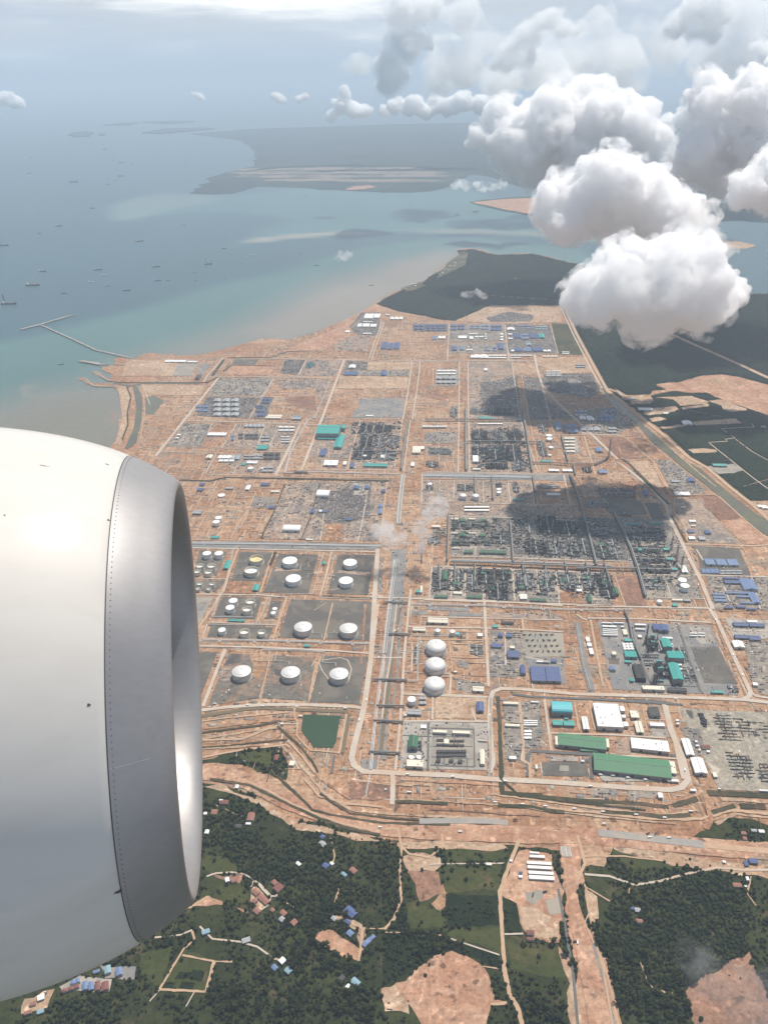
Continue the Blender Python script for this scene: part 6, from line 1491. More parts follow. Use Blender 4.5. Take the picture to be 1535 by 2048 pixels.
 ('u', (1288, 170, 1318, 196), 4, 'B', 'blue roofed house among the dark trees', 'gable', 'house'), ('u', (1318, 168, 1336, 182), 4, 'W', 'white roofed annex beside the blue roofed house', 'gable', 'house'), ('u', (1280, 58, 1300, 78), 4, 'B', 'blue roofed hut near the earth bank', 'gable', 'hut'), ('u', (1272, 84, 1310, 108), 4, 'S', 'grey roofed hut under the blue hut', 'gable', 'hut'), ('u', (1395, 190, 1430, 215), 4, 'O', 'reddish roofed house in the dark trees', 'gable', 'house'), ('u', (1362, 210, 1390, 226), 4, 'L', 'light blue roofed hut in the dark trees', 'gable', 'hut'), ('u', (1182, 168, 1206, 184), 4, 'W', 'white hut alone in the trees', 'gable', 'hut'),
 ('u', (1005, 275, 1042, 302), 4, 'O', 'terracotta roofed house in the court, top left', 'gable', 'house'), ('u', (1030, 295, 1062, 325), 4, 'O', 'terracotta roofed house in the court, middle', 'gable', 'house'), ('u', (1048, 312, 1080, 340), 4, 'O', 'terracotta roofed house in the court, right', 'gable', 'house'), ('u', (1008, 312, 1030, 335), 4, 'O', 'terracotta roofed house in the court, small one', 'gable', 'house'), ('u', (1012, 350, 1045, 378), 4, 'O', 'terracotta roofed house at the foot of the court', 'gable', 'house'), ('u', (1095, 252, 1132, 292), 5, 'R', 'dark red roofed house beside the court', 'gable', 'house'), ('u', (1085, 240, 1112, 262), 4, 'O', 'small red roof behind the dark red house', 'gable', 'house'), ('u', (1080, 352, 1100, 370), 4, 'O', 'little red roofed hut below the court', 'gable', 'hut'),
 ('u', (1118, 360, 1150, 385), 4, 'O', 'red roofed house in the lower cluster', 'gable', 'house'), ('u', (1162, 395, 1190, 425), 4, 'O', 'terracotta roofed house in the lower cluster', 'gable', 'house'), ('u', (1115, 385, 1140, 410), 4, 'S', 'grey roofed house in the lower cluster', 'gable', 'house'), ('u', (900, 228, 918, 252), 4, 'W', 'white house by the curved road', 'gable', 'house'), ('u', (922, 228, 950, 252), 4, 'O', 'red roofed house by the curved road', 'gable', 'house'), ('u', (805, 435, 842, 460), 5, 'L', 'light blue roofed house under the pale clearing', 'gable', 'house'), ('u', (965, 468, 1004, 495), 4, 'S', 'grey roofed house on the lane', 'gable', 'house'), ('u', (1115, 548, 1142, 578), 4, 'W', 'white roofed house at the lane end', 'gable', 'house'), ('u', (1085, 578, 1112, 605), 5, 'P', 'blue roofed house at the lane end, left', 'gable', 'house'), ('u', (1138, 588, 1168, 618), 5, 'L', 'light blue roofed house at the lane end, right', 'gable', 'house'), ('u', (1400, 632, 1442, 668), 5, 'L', 'pale blue roofed house in the scrub', 'gable', 'house'), ('u', (1380, 655, 1402, 685), 4, 'W', 'white roofed house in the scrub', 'gable', 'house'), ('u', (1355, 618, 1378, 645), 3, 'K', 'dark roofed hut in the scrub', 'gable', 'hut'),
 ('u', (418, 578, 446, 622), 6, 'L', 'light blue hall near the engine foot', 'gable', 'hall'), ('u', (462, 585, 492, 630), 6, 'P', 'blue hall near the engine foot', 'gable', 'hall'), ('u', (372, 598, 402, 614), 4, 'P', 'low blue roof near the engine foot', 'gable', 'hut'), ('u', (330, 640, 352, 688), 5, 'P', 'blue terrace of the roadside row, left', 'gable', 'terrace'), ('u', (354, 642, 378, 688), 5, 'P', 'blue terrace of the roadside row, right', 'gable', 'terrace'), ('u', (380, 640, 402, 690), 5, 'R', 'red terrace of the roadside row, left', 'gable', 'terrace'), ('u', (404, 642, 438, 690), 5, 'R', 'red terrace of the roadside row, right', 'gable', 'terrace'), ('u', (240, 665, 325, 686), 4, 'R', 'low red terrace in front of the roadside row', 'saw', 'terrace'), ('u', (280, 634, 325, 660), 5, 'P', 'blue roof at the start of the roadside row', 'saw', 'terrace'), ('u', (148, 755, 178, 778), 4, 'L', 'light blue roof at the picture corner', 'gable', 'house'), ('u', (150, 695, 180, 725), 4, 'W', 'white house on the bare yard near the corner', 'gable', 'house'), ('u', (95, 760, 130, 780), 4, 'O', 'red roof at the picture corner', 'gable', 'house'), ('u', (120, 725, 145, 745), 4, 'O', 'red roofed house on the bare yard near the corner', 'gable', 'house'),
 ('v', (578, 127, 622, 138), 5, 'W', 'short white work barrack, farthest of the six', 'gable', 'barrack'), ('v', (575, 140, 648, 155), 5, 'W', 'white work barrack, second of the six', 'gable', 'barrack'), ('v', (560, 165, 678, 182), 5, 'A', 'metal roofed work barrack, third of the six', 'gable', 'barrack'), ('v', (562, 183, 680, 200), 5, 'W', 'white work barrack, fourth of the six', 'gable', 'barrack'), ('v', (566, 204, 686, 222), 5, 'A', 'metal roofed work barrack, fifth of the six', 'gable', 'barrack'), ('v', (568, 222, 690, 243), 5, 'W', 'white work barrack, nearest of the six', 'gable', 'barrack'), ('v', (538, 206, 553, 218), 4, 'B', 'blue cabin left of the six barracks', 'gable', 'cabin'), ('v', (536, 220, 553, 234), 4, 'W', 'white cabin left of the six barracks', 'gable', 'cabin'), ('v', (565, 438, 602, 464), 5, 'R', 'dark red roofed house below the site yard, farther', 'gable', 'house'), ('v', (568, 468, 602, 486), 5, 'R', 'dark red roofed house below the site yard, nearer', 'gable', 'house'), ('v', (405, 170, 432, 186), 4, 'C', 'lone cream hut in the meadow', 'flat', 'hut'), ('v', (500, 528 - 370, 512, 170), 3, 'W', 'small hut beside the dirt track', 'flat', 'hut'),
 ('v', (1425, 45, 1448, 62), 4, 'O', 'red roofed house behind the highway, upper', 'gable', 'house'), ('v', (1432, 65, 1450, 82), 4, 'O', 'red roofed house behind the highway, lower', 'gable', 'house'), ('v', (1465, 35, 1490, 50), 4, 'S', 'grey roofed house behind the highway, left', 'gable', 'house'), ('v', (1495, 38, 1520, 54), 4, 'W', 'white roofed house behind the highway, right', 'gable', 'house'), ('v', (1455, 152, 1495, 178), 5, 'B', 'blue tarpaulin shed under the highway', 'gable', 'shed'), ('v', (1438, 160, 1455, 188), 4, 'B', 'narrow blue shed under the highway', 'gable', 'shed'), ('v', (1352, 162, 1365, 174), 4, 'W', 'white hut on the rough bank', 'gable', 'hut'), ('v', (1446, 226, 1458, 246), 4, 'W', 'white hut beside the bend of the lane', 'gable', 'hut'), ('v', (1440, 262, 1450, 270), 3, 'W', 'tiny white hut under the lane', 'gable', 'hut'), ('v', (1390, 250, 1430, 272), 4, 'O', 'reddish hut on the slope right', 'gable', 'hut'), ('v', (1000, 350, 1025, 372), 4, 'S', 'grey roof hidden in the dark grove, upper', 'gable', 'hut'), ('v', (1005, 395, 1035, 415), 4, 'O', 'reddish roof hidden in the dark grove, lower', 'gable', 'hut'), ('v', (985, 348, 1000, 362), 4, 'B', 'bluish roof hidden in the dark grove', 'gable', 'hut'),
 ('r', (222, 150, 300, 190), 4, 'R', 'red roofed long house near the engine lip', 'gable', 'house'), ('r', (222, 148, 255, 165), 4, 'W', 'white hut beside the red roofed long house', 'gable', 'hut'), ('r', (160, 222, 215, 272), 4, 'O', 'reddish roofed house near the engine lip', 'gable', 'house'), ('r', (435, 245, 500, 325), 5, 'O', 'brown red roofed house in a sandy yard', 'gable', 'house'), ('r', (425, 325, 470, 348), 4, 'W', 'white annex below the brown red roof', 'gable', 'house'), ('r', (112, 380, 148, 420), 4, 'W', 'white hut near the engine lip', 'gable', 'hut'), ('r', (340, 335, 400, 375), 4, 'K', 'dark roof left of the white annex', 'gable', 'hut'), ('r', (105, 245, 132, 272), 4, 'W', 'little white hut at the engine lip', 'gable', 'hut'), ('r', (345, 35, 375, 70), 4, 'W', 'white cabin on the highway bank', 'gable', 'cabin'), ('g', (672, 878, 708, 925), 4, 'R', 'red roofed house in the plot between earth banks', 'gable', 'house'), ('g', (795, 925, 835, 970), 4, 'C', 'cream slab hut on the plot edge', 'flat', 'hut'), ('g', (870, 562, 895, 576), 3, 'W', 'white hut at the pond corner', 'flat', 'hut'), ('g', (722, 625, 745, 638), 3, 'W', 'white hut on the pond track', 'flat', 'hut'), ('g', (602, 448, 618, 458), 3, 'W', 'white hut on the dike road', 'flat', 'hut'),
]
for r_ in BL:
 t_, bx_, h_, c_, lb_, st_, nm_ = r_
 if lb_ is None:
  continue
 hue = nm_.replace(' ', '_')
 building(t_, bx_, h_, c_, lb_, '', st_, hue, 'building' if hue not in ('house', 'hut', 'terrace') else ('house' if hue != 'hut' else 'hut'),
   rot=(GROT + (R(-38) if t_ == 'u' and bx_[0] > 1000 else R(25) if t_ == 'u' else R(-5) if t_ == 'e' and hue in ('warehouse', 'hall', 'annex') and bx_[1] > 350 else 0)))

# ---- camps: many like sheds, copied in a loop, each its own thing
def camp(t, spots, h, cols, where, style='gable', name='shed', cat='building', seed=0):
 """spots: (x0, y0, x1, y1, columns, rows, colour)"""
 r_ = random.Random(seed)
 for (x0, y0, x1, y1, nx, ny, c) in spots:
  proto = None
  for j in range(ny):
   for i in range(nx):
    bx = (x0 + (x1 - x0) * i / nx, y0 + (y1 - y0) * j / ny, x0 + (x1 - x0) * (i + .82) / nx, y0 + (y1 - y0) * (j + .72) / ny)
    lab = f'{COLNAME[c]} roofed {name.replace("_", " ")} {where}'
    if proto is None:
     proto = building(t, bx, h, c, lab, '', style, name, cat, auto=False, group=f'{COLNAME[c]} {name.replace("_", " ")}s {where}')
     o = proto
    else:
     fx, fy, fw, fd = foot(t, *bx, h)
     o = proto.copy()
     COL.objects.link(o)
     o.location = (fx, fy, TOP - 1.5)
     for ch in proto.children:
      c2 = ch.copy()
      COL.objects.link(c2)
      c2.parent = o
      for gc in ch.children:
       g2 = gc.copy()
       COL.objects.link(g2)
       g2.parent = c2
    LABELLED.append(o)

camp('o', [(170, 108, 222, 150, 5, 1, 'W'), (225, 108, 260, 145, 4, 1, 'W'), (130, 165, 155, 195, 2, 1, 'W'), (160, 165, 200, 195, 4, 1, 'W'), (205, 168, 240, 195, 3, 1, 'W'), (165, 152, 220, 162, 2, 1, 'W'), (160, 220, 210, 232, 3, 1, 'W')], 6, 'W', 'in the shore camp above the works', name='barrack', seed=1)
camp('o', [(318, 128, 395, 150, 3, 1, 'W'), (290, 112, 318, 122, 2, 1, 'W'), (60, 205, 85, 225, 2, 1, 'W')], 6, 'W', 'beside the wood, left of the blue camp', name='hall', seed=2)
camp('o', [(455, 172, 515, 206, 2, 2, 'B'), (525, 172, 645, 210, 4, 3, 'B')], 6, 'B', 'in the blue camp left of the centre street', name='barrack', seed=3)
camp('o', [(670, 172, 705, 210, 2, 2, 'B'), (708, 172, 752, 206, 2, 2, 'B'), (780, 175, 840, 200, 2, 2, 'P'), (846, 170, 890, 206, 2, 2, 'P'), (900, 174, 966, 212, 3, 2, 'B')], 6, 'B', 'in the blue row right of the centre street', name='barrack', seed=4)
camp('o', [(712, 236, 762, 262, 5, 1, 'W'), (774, 222, 830, 234, 3, 1, 'W'), (776, 240, 800, 266, 2, 1, 'W'), (808, 238, 862, 252, 2, 1, 'W'), (866, 224, 878, 262, 1, 3, 'W')], 7, 'W', 'in the white block of the upper camp', name='hall', seed=5)
camp('o', [(956, 222, 974, 270, 1, 3, 'W'), (996, 190, 1045, 212, 1, 1, 'W'), (1000, 222, 1028, 236, 1, 1, 'W'), (1000, 248, 1030, 262, 2, 1, 'W')], 6, 'W', 'on both sides of the upper camp street', name='store', seed=6)
camp('o', [(1050, 172, 1135, 186, 3, 1, 'P'), (1085, 188, 1135, 200, 2, 1, 'P'), (1160, 180, 1232, 206, 2, 2, 'L'), (1034, 222, 1075, 262, 3, 1, 'B'), (1080, 224, 1120, 264, 2, 2, 'P'), (1125, 222, 1172, 264, 3, 1, 'B')], 6, 'B', 'in the right block of the upper camp', name='barrack', seed=7)
camp('o', [(1178, 226, 1216, 262, 1, 1, 'T')], 8, 'T', 'standing alone in the upper camp', name='hall', seed=8)
camp('o', [(268, 270, 300, 330, 4, 1, 'B'), (303, 278, 335, 332, 3, 1, 'B'), (340, 275, 375, 330, 3, 1, 'B')], 6, 'B', 'in the slanted blue camp above the cross road', name='barrack', seed=9)
camp('o', [(562, 240, 590, 268, 2, 1, 'P'), (596, 238, 640, 262, 2, 1, 'W')], 6, 'P', 'at the end of the bare plot in the upper camp', name='hall', seed=10)
camp('o', [(674, 296, 712, 334, 1, 1, 'B'), (722, 304, 752, 328, 1, 1, 'P'), (862, 312, 905, 328, 1, 1, 'P'), (940, 280, 980, 332, 1, 1, 'B'), (758, 314, 798, 328, 2, 1, 'W'), (912, 300, 936, 330, 1, 2, 'P')], 7, 'B', 'in the lower row of the upper camp', name='hall', seed=11)
camp('o', [(1034, 306, 1080, 336, 4, 1, 'B'), (1088, 306, 1135, 336, 3, 1, 'P'), (1142, 302, 1202, 338, 4, 1, 'B'), (1105, 278, 1140, 300, 1, 1, 'L'), (1205, 318, 1250, 336, 2, 1, 'W'), (1018, 318, 1038, 336, 1, 1, 'W')], 6, 'B', 'in the lower right block of the upper camp', name='barrack', seed=12)
camp('o', [(785, 348, 800, 368, 1, 1, 'W'), (805, 346, 838, 368, 1, 1, 'W'), (842, 346, 885, 370, 1, 1, 'W'), (888, 346, 992, 372, 5, 2, 'W'), (1012, 346, 1140, 358, 6, 1, 'W'), (1015, 360, 1080, 370, 4, 1, 'W')], 6, 'W', 'along the long cross road of the upper camp', name='cabin', seed=13)
camp('o', [(1312, 328, 1356, 346, 3, 2, 'W')], 5, 'W', 'on the green verge by the fence road', name='tank_house', seed=14)
camp('o', [(1200, 352, 1290, 365, 4, 1, 'C'), (1390, 400, 1450, 425, 3, 2, 'S')], 5, 'S', 'on the sandy plot at the fence', name='cabin', seed=15)
camp('m', [(1120, 520, 1190, 550, 2, 2, 'B'), (1140, 555, 1200, 620, 2, 2, 'B'), (1180, 468, 1240, 512, 2, 2, 'B')], 5, 'B', 'in the narrow camp beside the laydown', name='hut', seed=16)
camp('m', [(1035, 672, 1200, 712, 5, 1, 'S'), (1040, 750, 1150, 800, 3, 2, 'K'), (930, 760, 960, 810, 1, 2, 'P'), (990, 745, 1030, 800, 1, 2, 'K'), (1170, 770, 1240, 820, 2, 2, 'S'), (830, 925, 960, 985, 3, 2, 'W'), (970, 920, 1010, 965, 1, 2, 'L'), (1030, 920, 1190, 960, 3, 2, 'S'), (1200, 900, 1320, 960, 3, 2, 'K')], 6, 'S', 'in the small plants behind the quay road', name='block', seed=17)
camp('m', [(1310, 690, 1440, 740, 3, 2, 'W'), (1330, 770, 1400, 830, 2, 3, 'W')], 8, 'W', 'on the pale slab of the small plants', name='vessel_house', seed=18)
camp('m', [(790, 470, 1000, 620, 3, 4, 'S'), (650, 520, 760, 580, 2, 2, 'P')], 5, 'S', 'among the crowded laydown by the quay road', name='hut', seed=19)
camp('j', [(95, 160, 250, 205, 4, 2, 'W'), (90, 215, 250, 280, 4, 2, 'S')], 8, 'W', 'on the pale half built slab', name='block', seed=20)
camp('j', [(420, 585, 620, 605, 9, 1, 'A')], 9, 'A', 'in the rank of coolers under the high rack', name='cooler', cat='cooler', seed=21)
camp('l', [(1295, 605, 1492, 632, 9, 1, 'A')], 9, 'A', 'in the rank of coolers left of the high rack', name='cooler', cat='cooler', seed=22)
camp('j', [(1195, 480, 1300, 540, 3, 2, 'S'), (1380, 530, 1480, 580, 3, 2, 'B'), (1430, 480, 1520, 510, 2, 1, 'P'), (1240, 620, 1400, 660, 3, 1, 'S'), (1460, 620, 1530, 670, 2, 2, 'S')], 5, 'S', 'in the canal side camp', name='hut', seed=23)
camp('j', [(965, 165, 1090, 215, 3, 3, 'W')], 7, 'W', 'at the far end of the diagonal road', name='long_cabin', seed=24)
camp('j', [(1110, 700, 1200, 830, 2, 5, 'C')], 8, 'C', 'in the ranked slab by the road', name='pump_house', seed=25)
camp('k', [(0, 400, 80, 440, 3, 2, 'B'), (200, 440, 310, 500, 3, 2, 'P'), (240, 400, 310, 430, 2, 1, 'B'), (30, 450, 140, 490, 2, 1, 'W')], 5, 'B', 'on the grey ground by the canal top', name='hut', seed=26)
camp('c', [(208, 100, 395, 116, 2, 1, 'W'), (212, 124, 342, 150, 1, 1, 'W'), (215, 152, 355, 212, 1, 4, 'W'), (360, 128, 385, 150, 1, 1, 'W'), (375, 155, 410, 225, 2, 1, 'C')], 6, 'W', 'in the white office block of the power station', name='office', seed=27)
camp('c', [(470, 110, 572, 138, 1, 1, 'W'), (475, 148, 568, 172, 1, 1, 'W')], 7, 'W', 'left of the dark blue halls', name='store', seed=28)
camp('c', [(910, 182, 1040, 220, 2, 2, 'W')], 6, 'W', 'in the cleared corner of the power station', name='store', seed=29)
camp('c', [(690, 215, 770, 250, 3, 1, 'W'), (738, 272, 780, 312, 1, 2, 'W'), (805, 430, 850, 530, 1, 3, 'W')], 8, 'W', 'along the right flank of the teal halls', name='transformer_house', seed=30)
camp('i', [(1003, 832, 1145, 884, 4, 1, 'P')], 5, 'P', 'in the slanted row under the three blue stores', name='barrack', seed=31)
camp('i', [(905, 440, 960, 470, 2, 1, 'W'), (840, 330, 880, 350, 1, 1, 'W'), (920, 480, 960, 500, 1, 1, 'C')], 5, 'W', 'on the brown yard of scattered stores', name='cabin', seed=32)
camp('i', [(1150, 840, 1330, 880, 4, 2, 'S')], 3, 'S', 'on dark gravel beside the barracks', name='container', seed=33)
camp('h', [(250, 425, 312, 448, 1, 1, 'C'), (388, 425, 450, 448, 1, 1, 'C'), (250, 540, 312, 560, 1, 1, 'C'), (388, 540, 455, 560, 1, 1, 'C'), (255, 660, 330, 680, 1, 1, 'C')], 6, 'C', 'between the first refinery trains', name='pipe_house', seed=34)
camp('h', [(790, 1035, 845, 1075, 2, 1, 'C')], 6, 'C', 'beside the third long green shed', name='upright_block', seed=35)
camp('h', [(600, 145, 650, 182, 5, 2, 'K')], 5, 'K', 'in the small cooler rank by the cross rack', name='cooler', cat='cooler', seed=36)
camp('h', [(352, 330, 552, 380, 9, 2, 'A')], 8, 'A', 'in the long rank above the refinery', name='cooler', cat='cooler', seed=37)
camp('h', [(1010, 225, 1120, 258, 6, 1, 'A')], 7, 'A', 'in the slanted rank beside the high rack', name='cooler', cat='cooler', seed=38)
camp('b', [(1045, 252, 1150, 280, 5, 1, 'K')], 6, 'K', 'in the row of five beside the teal shed', name='cooler', cat='cooler', seed=39)
camp('e', [(268, 242, 380, 290, 5, 3, 'W'), (270, 322, 330, 400, 3, 3, 'W')], 3, 'W', 'stacked in the laydown yard', name='container', seed=40)
camp('d', [(690, 520, 930, 585, 10, 2, 'K')], 4, 'K', 'in the double rank of the switchyard', name='transformer_bay', cat='transformer', seed=41)
camp('d', [(690, 432, 748, 452, 3, 1, 'K'), (790, 440, 912, 456, 6, 1, 'K'), (690, 470, 748, 490, 3, 1, 'K'), (790, 476, 912, 494, 6, 1, 'K')], 5, 'K', 'either side of the busbar row', name='breaker_bay', cat='breaker', seed=42)
camp('d', [(688, 585, 728, 632, 1, 1, 'K'), (790, 592, 830, 632, 1, 1, 'K'), (862, 595, 902, 640, 1, 1, 'K')], 7, 'K', 'below the double rank', name='transformer', cat='transformer', seed=43)
camp('d', [(545, 445, 575, 530, 1, 3, 'K')], 4, 'K', 'right of the tall green house', name='cell', cat='cooling cell', seed=44)
camp('d', [(553, 95, 608, 168, 2, 2, 'S')], 4, 'S', 'right of the lone white tank', name='basin', cat='basin', seed=45)
camp('n', [(370, 45, 440, 85, 2, 1, 'S'), (540, 25, 590, 75, 1, 2, 'S'), (280, 40, 370, 78, 3, 1, 'W'), (610, 20, 740, 80, 3, 2, 'K'), (600, 120, 690, 170, 2, 2, 'S')], 6, 'S', 'in the plants beyond the cross road', name='block', seed=46)
# the two round basins
for k_, xx in enumerate((490, 553)):
 tank('d', xx, 570, 54, 'float', 'round dark basin beside the tall green house', .22)

# ================================================================== PIPE WAYS AND HIGH RACKS
for t_, s_, w_, st_, n_, lp_, lb_ in (
  ('x', '806,952 800,1000 796,1050', 22, 'low', 6, 0, 'broad white pipe corridor running away from us above the steam'), ('x', '790,1122 783,1180 773,1260 768,1310', 16, 'low', 5, 0, 'broad white pipe corridor below the steam'), ('x', '768,1312 760,1360 752,1425 746,1480 741,1542', 9, 'low', 3, 0, 'slim white pipes running down to the round road'), ('x', '740,1550 733,1585 731,1598', 4, 'low', 2, 0, 'thin pipe ending in the damp earth'),
  ('x', '385,1088 560,1090 762,1094', 20, 'low', 5, 0, 'long grey pipe corridor leading from the engine lip'), ('x', '846,953 980,955 1066,957', 22, 'low', 6, 0, 'thick white cross pipes right of the corridor'), ('x', '572,948 640,946 700,948 798,951', 9, 'low', 3, 160, 'white cross pipes left of the corridor'), ('x', '660,764 629,838', 7, 'low', 2, 0, 'white pipes slanting between the upper roads'), ('x', '626,841 615,842 605,862 580,908 570,948', 9, 'low', 3, 0, 'white pipes bending down to the cross pipes'),
  ('x', '822,1211 968,1214 1124,1222', 8, 'low', 2, 130, 'white pipe with square loops under the process row'), ('x', '1126,1222 1265,1222', 7, 'low', 2, 130, 'white pipe with square loops before the power station'), ('x', '905,1122 1060,1126 1222,1133', 12, 'low', 4, 0, 'pale pipes along the foot of the refinery'), ('x', '406,1282 545,1284 738,1290', 9, 'low', 3, 120, 'grey pipe way under the big domed tanks'), ('x', '526,1302 600,1303 650,1307', 7, 'low', 2, 0, 'short grey pipe way above the domed tanks'),
  ('a', '345,160 300,400 270,500 230,560 180,702', 5, 'low', 2, 0, 'white pipe winding left of the open tanks'), ('a', '180,705 330,706 505,708', 5, 'low', 2, 0, 'white pipe beside the long teal shelter'), ('a', '570,770 140,765 100,880', 5, 'low', 2, 0, 'white pipe round the lowest small bunds'), ('a', '1080,190 1050,260 980,520 750,520 742,545 640,548 565,720', 4, 'low', 1, 0, 'white pipe stepping round the plain bund'), ('a', '1160,200 1115,376 1188,382', 3.5, 'low', 1, 0, 'white pipe feeding the tank with the ring track'), ('a', '860,288 888,290 878,330 990,332', 2.5, 'low', 1, 0, 'thin pipe elbow from the upper white tank'), ('a', '1020,362 948,362 938,390 890,392', 2.5, 'low', 1, 0, 'thin pipe elbow from the lower white tank'), ('a', '385,270 440,268 452,245 478,246', 2.5, 'low', 1, 0, 'thin pipe to the yellow stained tank'), ('a', '350,368 405,366 412,345 436,344', 2.5, 'low', 1, 0, 'thin pipe to the clean floating roof'), ('a', '1055,880 1052,838 975,836', 2.5, 'low', 1, 0, 'thin pipe to the left big domed tank'), ('a', '1090,880 1098,836 1185,834', 2.5, 'low', 1, 0, 'thin pipe to the right big domed tank'),
  ('g', '495,150 500,135 618,138 640,60', 3.5, 'low', 1, 0, 'white pipe to the dome on raw earth'), ('g', '695,62 680,138 790,142 788,170', 3.5, 'low', 1, 0, 'white pipe to the middle dome'), ('g', '1070,85 1058,150 1165,155 1165,180', 3.5, 'low', 1, 0, 'white pipe to the dome circled by a track'), ('b', '398,380 380,620 376,742 300,742', 4, 'low', 2, 0, 'white pipes along the left of the hemispheres'), ('b', '330,375 520,378 740,380', 3.5, 'low', 2, 0, 'white pipes above the first hemisphere'), ('b', '440,448 438,495 478,500', 3, 'low', 1, 0, 'pipe elbow at the first hemisphere'), ('b', '445,535 432,536 428,600', 3, 'low', 1, 0, 'pipe elbow at the second hemisphere'), ('b', '380,672 445,675 448,690', 3, 'low', 1, 0, 'pipe elbow at the third hemisphere'),
  ('b', '1135,122 1145,228', 4, 'low', 1, 0, 'white pipe branching down from the looped one, first'), ('b', '1430,165 1438,240', 4, 'low', 1, 0, 'white pipe branching down from the looped one, second'), ('d', '655,398 980,412 980,600 655,582 655,398', 2, 'low', 1, 0, 'white pipe frame round the switchyard ranks'), ('c', '5,120 60,460 118,650', 4, 'low', 1, 0, 'white pipe in the grey drain strip'), ('c', '430,445 465,580', 3, 'low', 1, 0, 'cream wall pipe beside the cooling tower')):
 rack(TP(t_, s_), w_, lb_, st_, n_, loops=lp_)
for t_, s_, w_, h_, lb_ in (
  ('j', '0,572 300,572 770,576', 12, 12, 'dark high rack across the upper works'), ('j', '322,480 320,700 324,975', 11, 12, 'dark high rack running away, left of the upper process block'), ('j', '778,470 785,560 810,700 835,880 852,985', 12, 13, 'dark high rack running away, right of the upper process block'), ('j', '1085,700 1110,800 1135,900', 8, 10, 'short dark rack beside the ranked slab'), ('j', '1180,930 1195,1010', 8, 10, 'short dark rack under the curved flare pipe'), ('j', '330,750 560,748 760,750 930,755', 9, 12, 'dark rack through the middle of the upper process block'), ('j', '840,915 1000,918 1180,930 1350,928 1420,900 1455,870', 8, 10, 'dark pipe rack curving up to the lone flare'),
  ('l', '1188,560 1160,700 1140,840 1125,970', 10, 12, 'dark high rack running away beside the corridor head'), ('l', '740,832 900,826 1140,830', 9, 12, 'dark rack through the black steelwork'), ('l', '800,690 1000,690 1150,716', 7, 10, 'thin dark rack in the black steelwork'),
  ('h', '572,105 580,290', 8, 10, 'dark rack down the utility blocks, first'), ('h', '432,110 435,235', 7, 10, 'dark rack down the utility blocks, second'), ('h', '896,105 912,228 1160,240', 8, 10, 'dark rack turning along the slanted coolers'), ('h', '1195,95 1240,220 1290,380', 12, 12, 'dark twin rack into the cloud shade'), ('h', '1292,390 1350,600 1405,820', 11, 12, 'grey high rack down the right of the refinery'), ('h', '715,465 728,620 740,795', 9, 12, 'grey high rack down the middle of the refinery'), ('h', '226,405 220,600 215,782', 8, 11, 'grey high rack down the left of the refinery'), ('h', '240,798 560,805 800,818 1100,830 1480,850', 12, 12, 'long dark high rack over the lower process row'), ('h', '275,790 275,960', 5, 10, 'dark rack into the second lower unit'), ('h', '436,790 432,1015 540,1020', 7, 11, 'dark rack into the crowded lower unit'), ('h', '812,790 832,980', 7, 11, 'dark rack into the fourth lower unit'), ('h', '990,795 1015,960', 7, 11, 'dark rack into the fifth lower unit'), ('h', '1150,795 1195,1000', 7, 11, 'dark rack into the sixth lower unit'), ('h', '1318,800 1352,940', 7, 11, 'dark rack into the seventh lower unit'), ('h', '1465,800 1520,990', 7, 11, 'dark rack into the last lower unit'), ('h', '20,660 12,790', 5, 10, 'thin dark rack under the steam'), ('h', '60,605 225,572', 5, 9, 'thin dark cross rack under the steam'), ('h', '150,810 155,1000', 9, 12, 'dark rack through the first lower unit'),
  ('i', '300,405 370,540 440,700 490,850 550,1068', 13, 12, 'dark high rack slanting down the right row'), ('i', '0,850 250,846 480,850', 10, 11, 'end of the long dark high rack'), ('c', '385,20 420,110 445,250 515,410', 7, 10, 'dark rack into the power station'), ('c', '515,382 660,385', 6, 10, 'dark duct rack across the power station'),
  ('b', '105,112 300,116', 8, 6, 'dark pipe bridge over the drain, farthest'), ('b', '150,365 325,370', 8, 6, 'dark pipe bridge over the drain beside the cream shed'), ('b', '20,730 295,738', 8, 6, 'dark pipe bridge level with the nearest hemisphere'), ('b', '50,940 275,945', 6, 6, 'dark pipe bridge level with the lone white tank'), ('d', '190,300 425,312', 7, 6, 'dark pipe bridge above the switchyard'), ('d', '150,550 400,562', 7, 6, 'dark pipe bridge at the lowest end of the drain'), ('l', '275,988 385,992', 12, 7, 'dark pipe bridge at the pipe bend')):
 rack(TP(t_, s_), w_, lb_, 'high', 4 if w_ > 6 else 3, h_)

